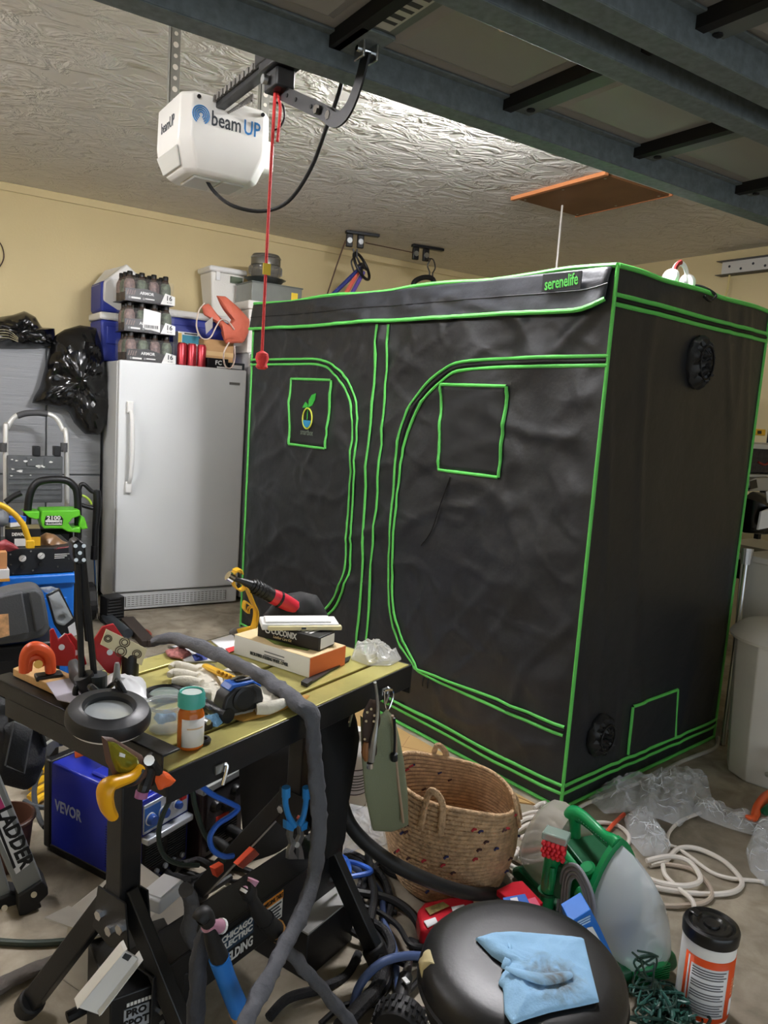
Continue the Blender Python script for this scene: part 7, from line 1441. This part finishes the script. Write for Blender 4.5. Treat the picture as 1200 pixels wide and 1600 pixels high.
def shelf_item(name, label, cat, px, y, d, mat, bev=.004):
    t_ = thing(name, label, cat, WY(*px[-1], y), world=True); MB().prism([WY(u, v, y) for u, v in px], (0, d, 0)).build('body', mat, t_, bevel=bev); return t_
t_ = shelf_item('yellow_box', 'small yellow box on the top shelf behind the tent', 'box', [(1182, 670), (1197, 671), (1196, 681), (1181, 680)], 2.3, .08, MATS['yellow_paint']); MB().prism([WY(u, v, 2.298) for u, v in [(1184, 673), (1190, 673), (1190, 678), (1184, 678)]], (0, .001, 0)).build('mark', BLK, t_)
t_ = shelf_item('dark_net_bag', 'dark mesh bag of red cords on the middle shelf', 'bag', [(1176, 700), (1215, 698), (1215, 740), (1172, 738)], 2.3, .2, M('net_dark', '#3a3433', .8, var=.4, vscale=60)); MB().tube([WY(u, v, 2.295) for u, v in [(1185, 722), (1195, 726), (1205, 720)]], .006, 6).build('red_cord', M('cord_maroon', '#8a3028', .6), t_)
t_ = shelf_item('grey_power_tool', 'pale grey power tool on the lower shelf behind the tent', 'power tool', [(1170, 752), (1180, 747), (1215, 746), (1215, 766), (1172, 768)], 2.2, .1, M('tool_pale', '#a8a59c', .5)); MB().prism([WY(u, v, 2.198) for u, v in [(1172, 752), (1182, 749), (1184, 762), (1172, 765)]], (0, .01, 0)).build('grip', BLK, t_)
o = puff([WY(u, v, 2.12) for u, v in [(1163, 778), (1175, 768), (1195, 770), (1215, 790), (1215, 825), (1190, 835), (1160, 832)]], (0, -1, 0), .1, n=50, rings=9, crump=.03, cs=10).build('black_shelf_bag', TRASH, smooth=True, angle=30); tag(o, 'shiny black plastic bag on the lower shelf at the right edge', 'trash bag')
t_ = shelf_item('white_paper_sheet', 'white folded papers sticking out over the black shelf bag', 'paper', [(1190, 800), (1215, 790), (1215, 822), (1185, 828)], 2.0, .01, PAPW, .001); MB().prism([WY(u, v, 1.99) for u, v in [(1198, 768), (1215, 765), (1215, 785), (1200, 786)]], (0, .005, 0)).build('second_sheet', PAPW, t_)
t_ = shelf_item('black_bin_box', 'black box with white and blue labels below the shelf at the right edge', 'box', [(1163, 870), (1215, 862), (1215, 918), (1170, 908)], 2.12, .25, BLK); MB().prism([WY(u, v, 2.117) for u, v in [(1187, 880), (1215, 876), (1215, 887), (1187, 890)]], (0, .002, 0)).build('white_label', PAPW, t_); MB().prism([WY(u, v, 2.117) for u, v in [(1190, 897), (1215, 896), (1215, 908), (1192, 908)]], (0, .002, 0)).build('blue_label', M('label_sky', '#5aa0d8', .5), t_)
# wall rail, cord, headset on the tent roof
wr = thing('wall_rail', 'white perforated metal rail on the right wall below the ceiling', 'rail', WX(1130, 420, 5.12), world=True)
ya, yb_ = WX(1130, 418, 5.12).y, 2.0; za = WX(1130, 432, 5.12).z; zb_ = WX(1130, 410, 5.12).z
MB().bb((5.105, yb_, za), (5.11, ya, zb_)).build('web', M('rail_white', '#d8d6d0', .4, .3), wr); MB().bb((5.06, yb_, zb_-.004), (5.139, ya+.02, zb_)).build('flange', M('rail_dark', '#4a4846', .5), wr); MB().bb((5.06, yb_, za), (5.139, ya+.02, za+.004)).build('flange', MATS['rail_dark'], wr)
for k in range(10): MB().cyl((5.104, ya-.06-k*.09, (za+zb_)/2+.012*(-1)**k), (5.102, ya-.06-k*.09, (za+zb_)/2+.012*(-1)**k), .009, n=10).build('hole', GRYP, wr)
tubeobj('wall_pull_string', 'thin yellowish string hanging from the wall rail', 'string', [WX(1140, 430, 5.05), WX(1137, 450, 5.05), WX(1132, 470, 5.05), WX(1130, 500, 5.05)], .007, M('cord_straw', '#c9b87a', .6))
hp_ = thing('ear_muffs', 'white ear muffs with red and white band lying on the tent roof edge', 'ear muffs', (TENT_O+e2*.50+e1*.05+Vector((0, 0, 2.0))), TA)
MB().tube([(-.045, 0, .03), (-.05, 0, .06), (-.03, 0, .085), (0, 0, .095), (.03, 0, .085), (.05, 0, .06), (.045, 0, .03)], .007, 8, flat=1.6).build('band', WHT, hp_, smooth=True); MB().tube([(-.047, -.004, .05), (-.047, -.004, .07), (-.028, -.004, .09), (-.01, -.004, .097)], .0075, 8, flat=1.3).build('red_band', M('band_red', '#8f2a2a', .5), hp_, smooth=True)
for x in (-.055, .05): MB().lathe([(.0, 0), (.03, 0), (.034, .008), (.03, .022), (0, .026)], 20, (x, 0, .03), axis=(1 if x > 0 else -1, 0, .2)).build('cup', WHT, hp_, smooth=True)
tubeobj('roof_cable', 'black cable loop over the tent roof edge beside the ear muffs', 'cable', [TENT_O+e2*x+e1*y+Vector((0, 0, z)) for x, y, z in ((.56, .1, 2.02), (.60, .02, 2.022), (.66, -.02, 1.995), (.62, -.025, 1.965), (.57, -.022, 1.975))], .006, CABK)
# ------------------------------------------------------------------ ceiling hoists with the hanging kart
def hoist(label, p, q):
    h_ = thing('ceiling_hoist', label, 'hoist', (p+q)/2, world=True, group='black ceiling hoists')
    p.z = q.z = HC-.012; MB().bar(p, q, .045, .02).build('mount_plate', BLKM, h_, bevel=.003)
    d = (q-p).normalized()
    for k in (.12, .45): c_ = p.lerp(q, k)-Vector((0, 0, .06)); MB().bar(c_+Z*.05, c_-Z*.045, .05, .03, up=d.cross(Z)).build('pulley_block', BLK, h_, bevel=.006); MB().cyl(c_-d.cross(Z)*.022, c_+d.cross(Z)*.022, .02, n=16).build('pulley_wheel', STEEL, h_)
    return h_
p1, q1, p2, q2 = G(540, 366, 2.71), G(592, 373, 2.71), G(644, 387, 2.71), G(692, 395, 2.71)
hoist('black ceiling hoist above the steering wheel', p1, q1); hoist('black ceiling hoist nearer the middle of the tent', p2, q2)
YH = 5.0
kt = thing('hanging_kart', 'hoisted kart steering wheel and coloured tubes hanging behind the tent', 'kart', WY(520, 480, YH), world=True)
wcn = WY(565, 416, YH); axk = Vector((.5, -.75, .45)).normalized(); Rk = Vector((0, 0, 1)).rotation_difference(axk).to_matrix()
MB().tube([wcn+Rk @ Vector((.105*math.cos(a*.2618), .105*math.sin(a*.2618), 0)) for a in range(25)], .011, 10, smooth=False, caps=False).build('steering_wheel', BLK, kt, smooth=True)
for a in (.5, 2.6, 4.7): MB().bar(wcn, wcn+Rk @ Vector((.1*math.cos(a), .1*math.sin(a), 0)), .025, .006, up=axk).build('spoke', BLK, kt)
MB().cyl(wcn-axk*.02, wcn+axk*.015, .024, n=16).build('hub', BLK, kt)
for (u, v, u2, v2, y2, mt) in ((562, 420, 512, 468, 4.98, M('tube_navy', '#2c3470', .4)), (560, 425, 535, 468, 4.95, M('tube_coral', '#c8604e', .4)), (568, 425, 545, 468, 4.97, M('tube_violet', '#5a4a94', .4))): MB().tube([WY(u, v, YH), WY(u2, v2, y2), WY(u2-20, v2+30, y2)], .016, 10, smooth=False).build('frame_tube', mt, kt)
MB().tube([WY(552, 389, YH), WY(553, 400, YH), WY(549, 410, YH), WY(553, 424, YH)], .006, 6).build('hook', BLK, kt); MB().tube([WY(558, 389, YH), WY(558, 402, YH), WY(562, 412, YH)], .006, 6).build('hook', BLK, kt)
hb = thing('hanging_grip', 'black rubber handle hanging from the second ceiling hoist', 'grip', WY(662, 440, YH), world=True)
MB().tube([WY(u, v, YH) for u, v in [(644, 452), (648, 440), (660, 434), (672, 434), (678, 440), (676, 455)]], .02, 10).build('grip', RUB, hb, smooth=True); MB().tube([p2.lerp(q2, .45)-Z*.09]+[WY(u, v, YH) for u, v in [(672, 405), (668, 415), (671, 425), (670, 436)]], .005, 6).build('hook', BLK, hb); MB().tube([p2.lerp(q2, .45)-Z*.09]+[WY(u, v, YH) for u, v in [(676, 405), (680, 418), (676, 428), (678, 438)]], .005, 6).build('hook', BLK, hb)
tubeobj('hoist_rope', 'thin dark rope slanting down from the left hoist behind the tent', 'rope', [WY(540, 376, 5.05), WY(526, 415, 5.02), WY(508, 470, 5.0)], .005, M('rope_brown', '#4a3428', .7)); tubeobj('hoist_rope', 'thin dark rope running between the two ceiling hoists', 'rope', [p1.lerp(q1, .6)-Z*.06, p2.lerp(q2, .2)-Z*.055], .004, MATS['rope_brown'])
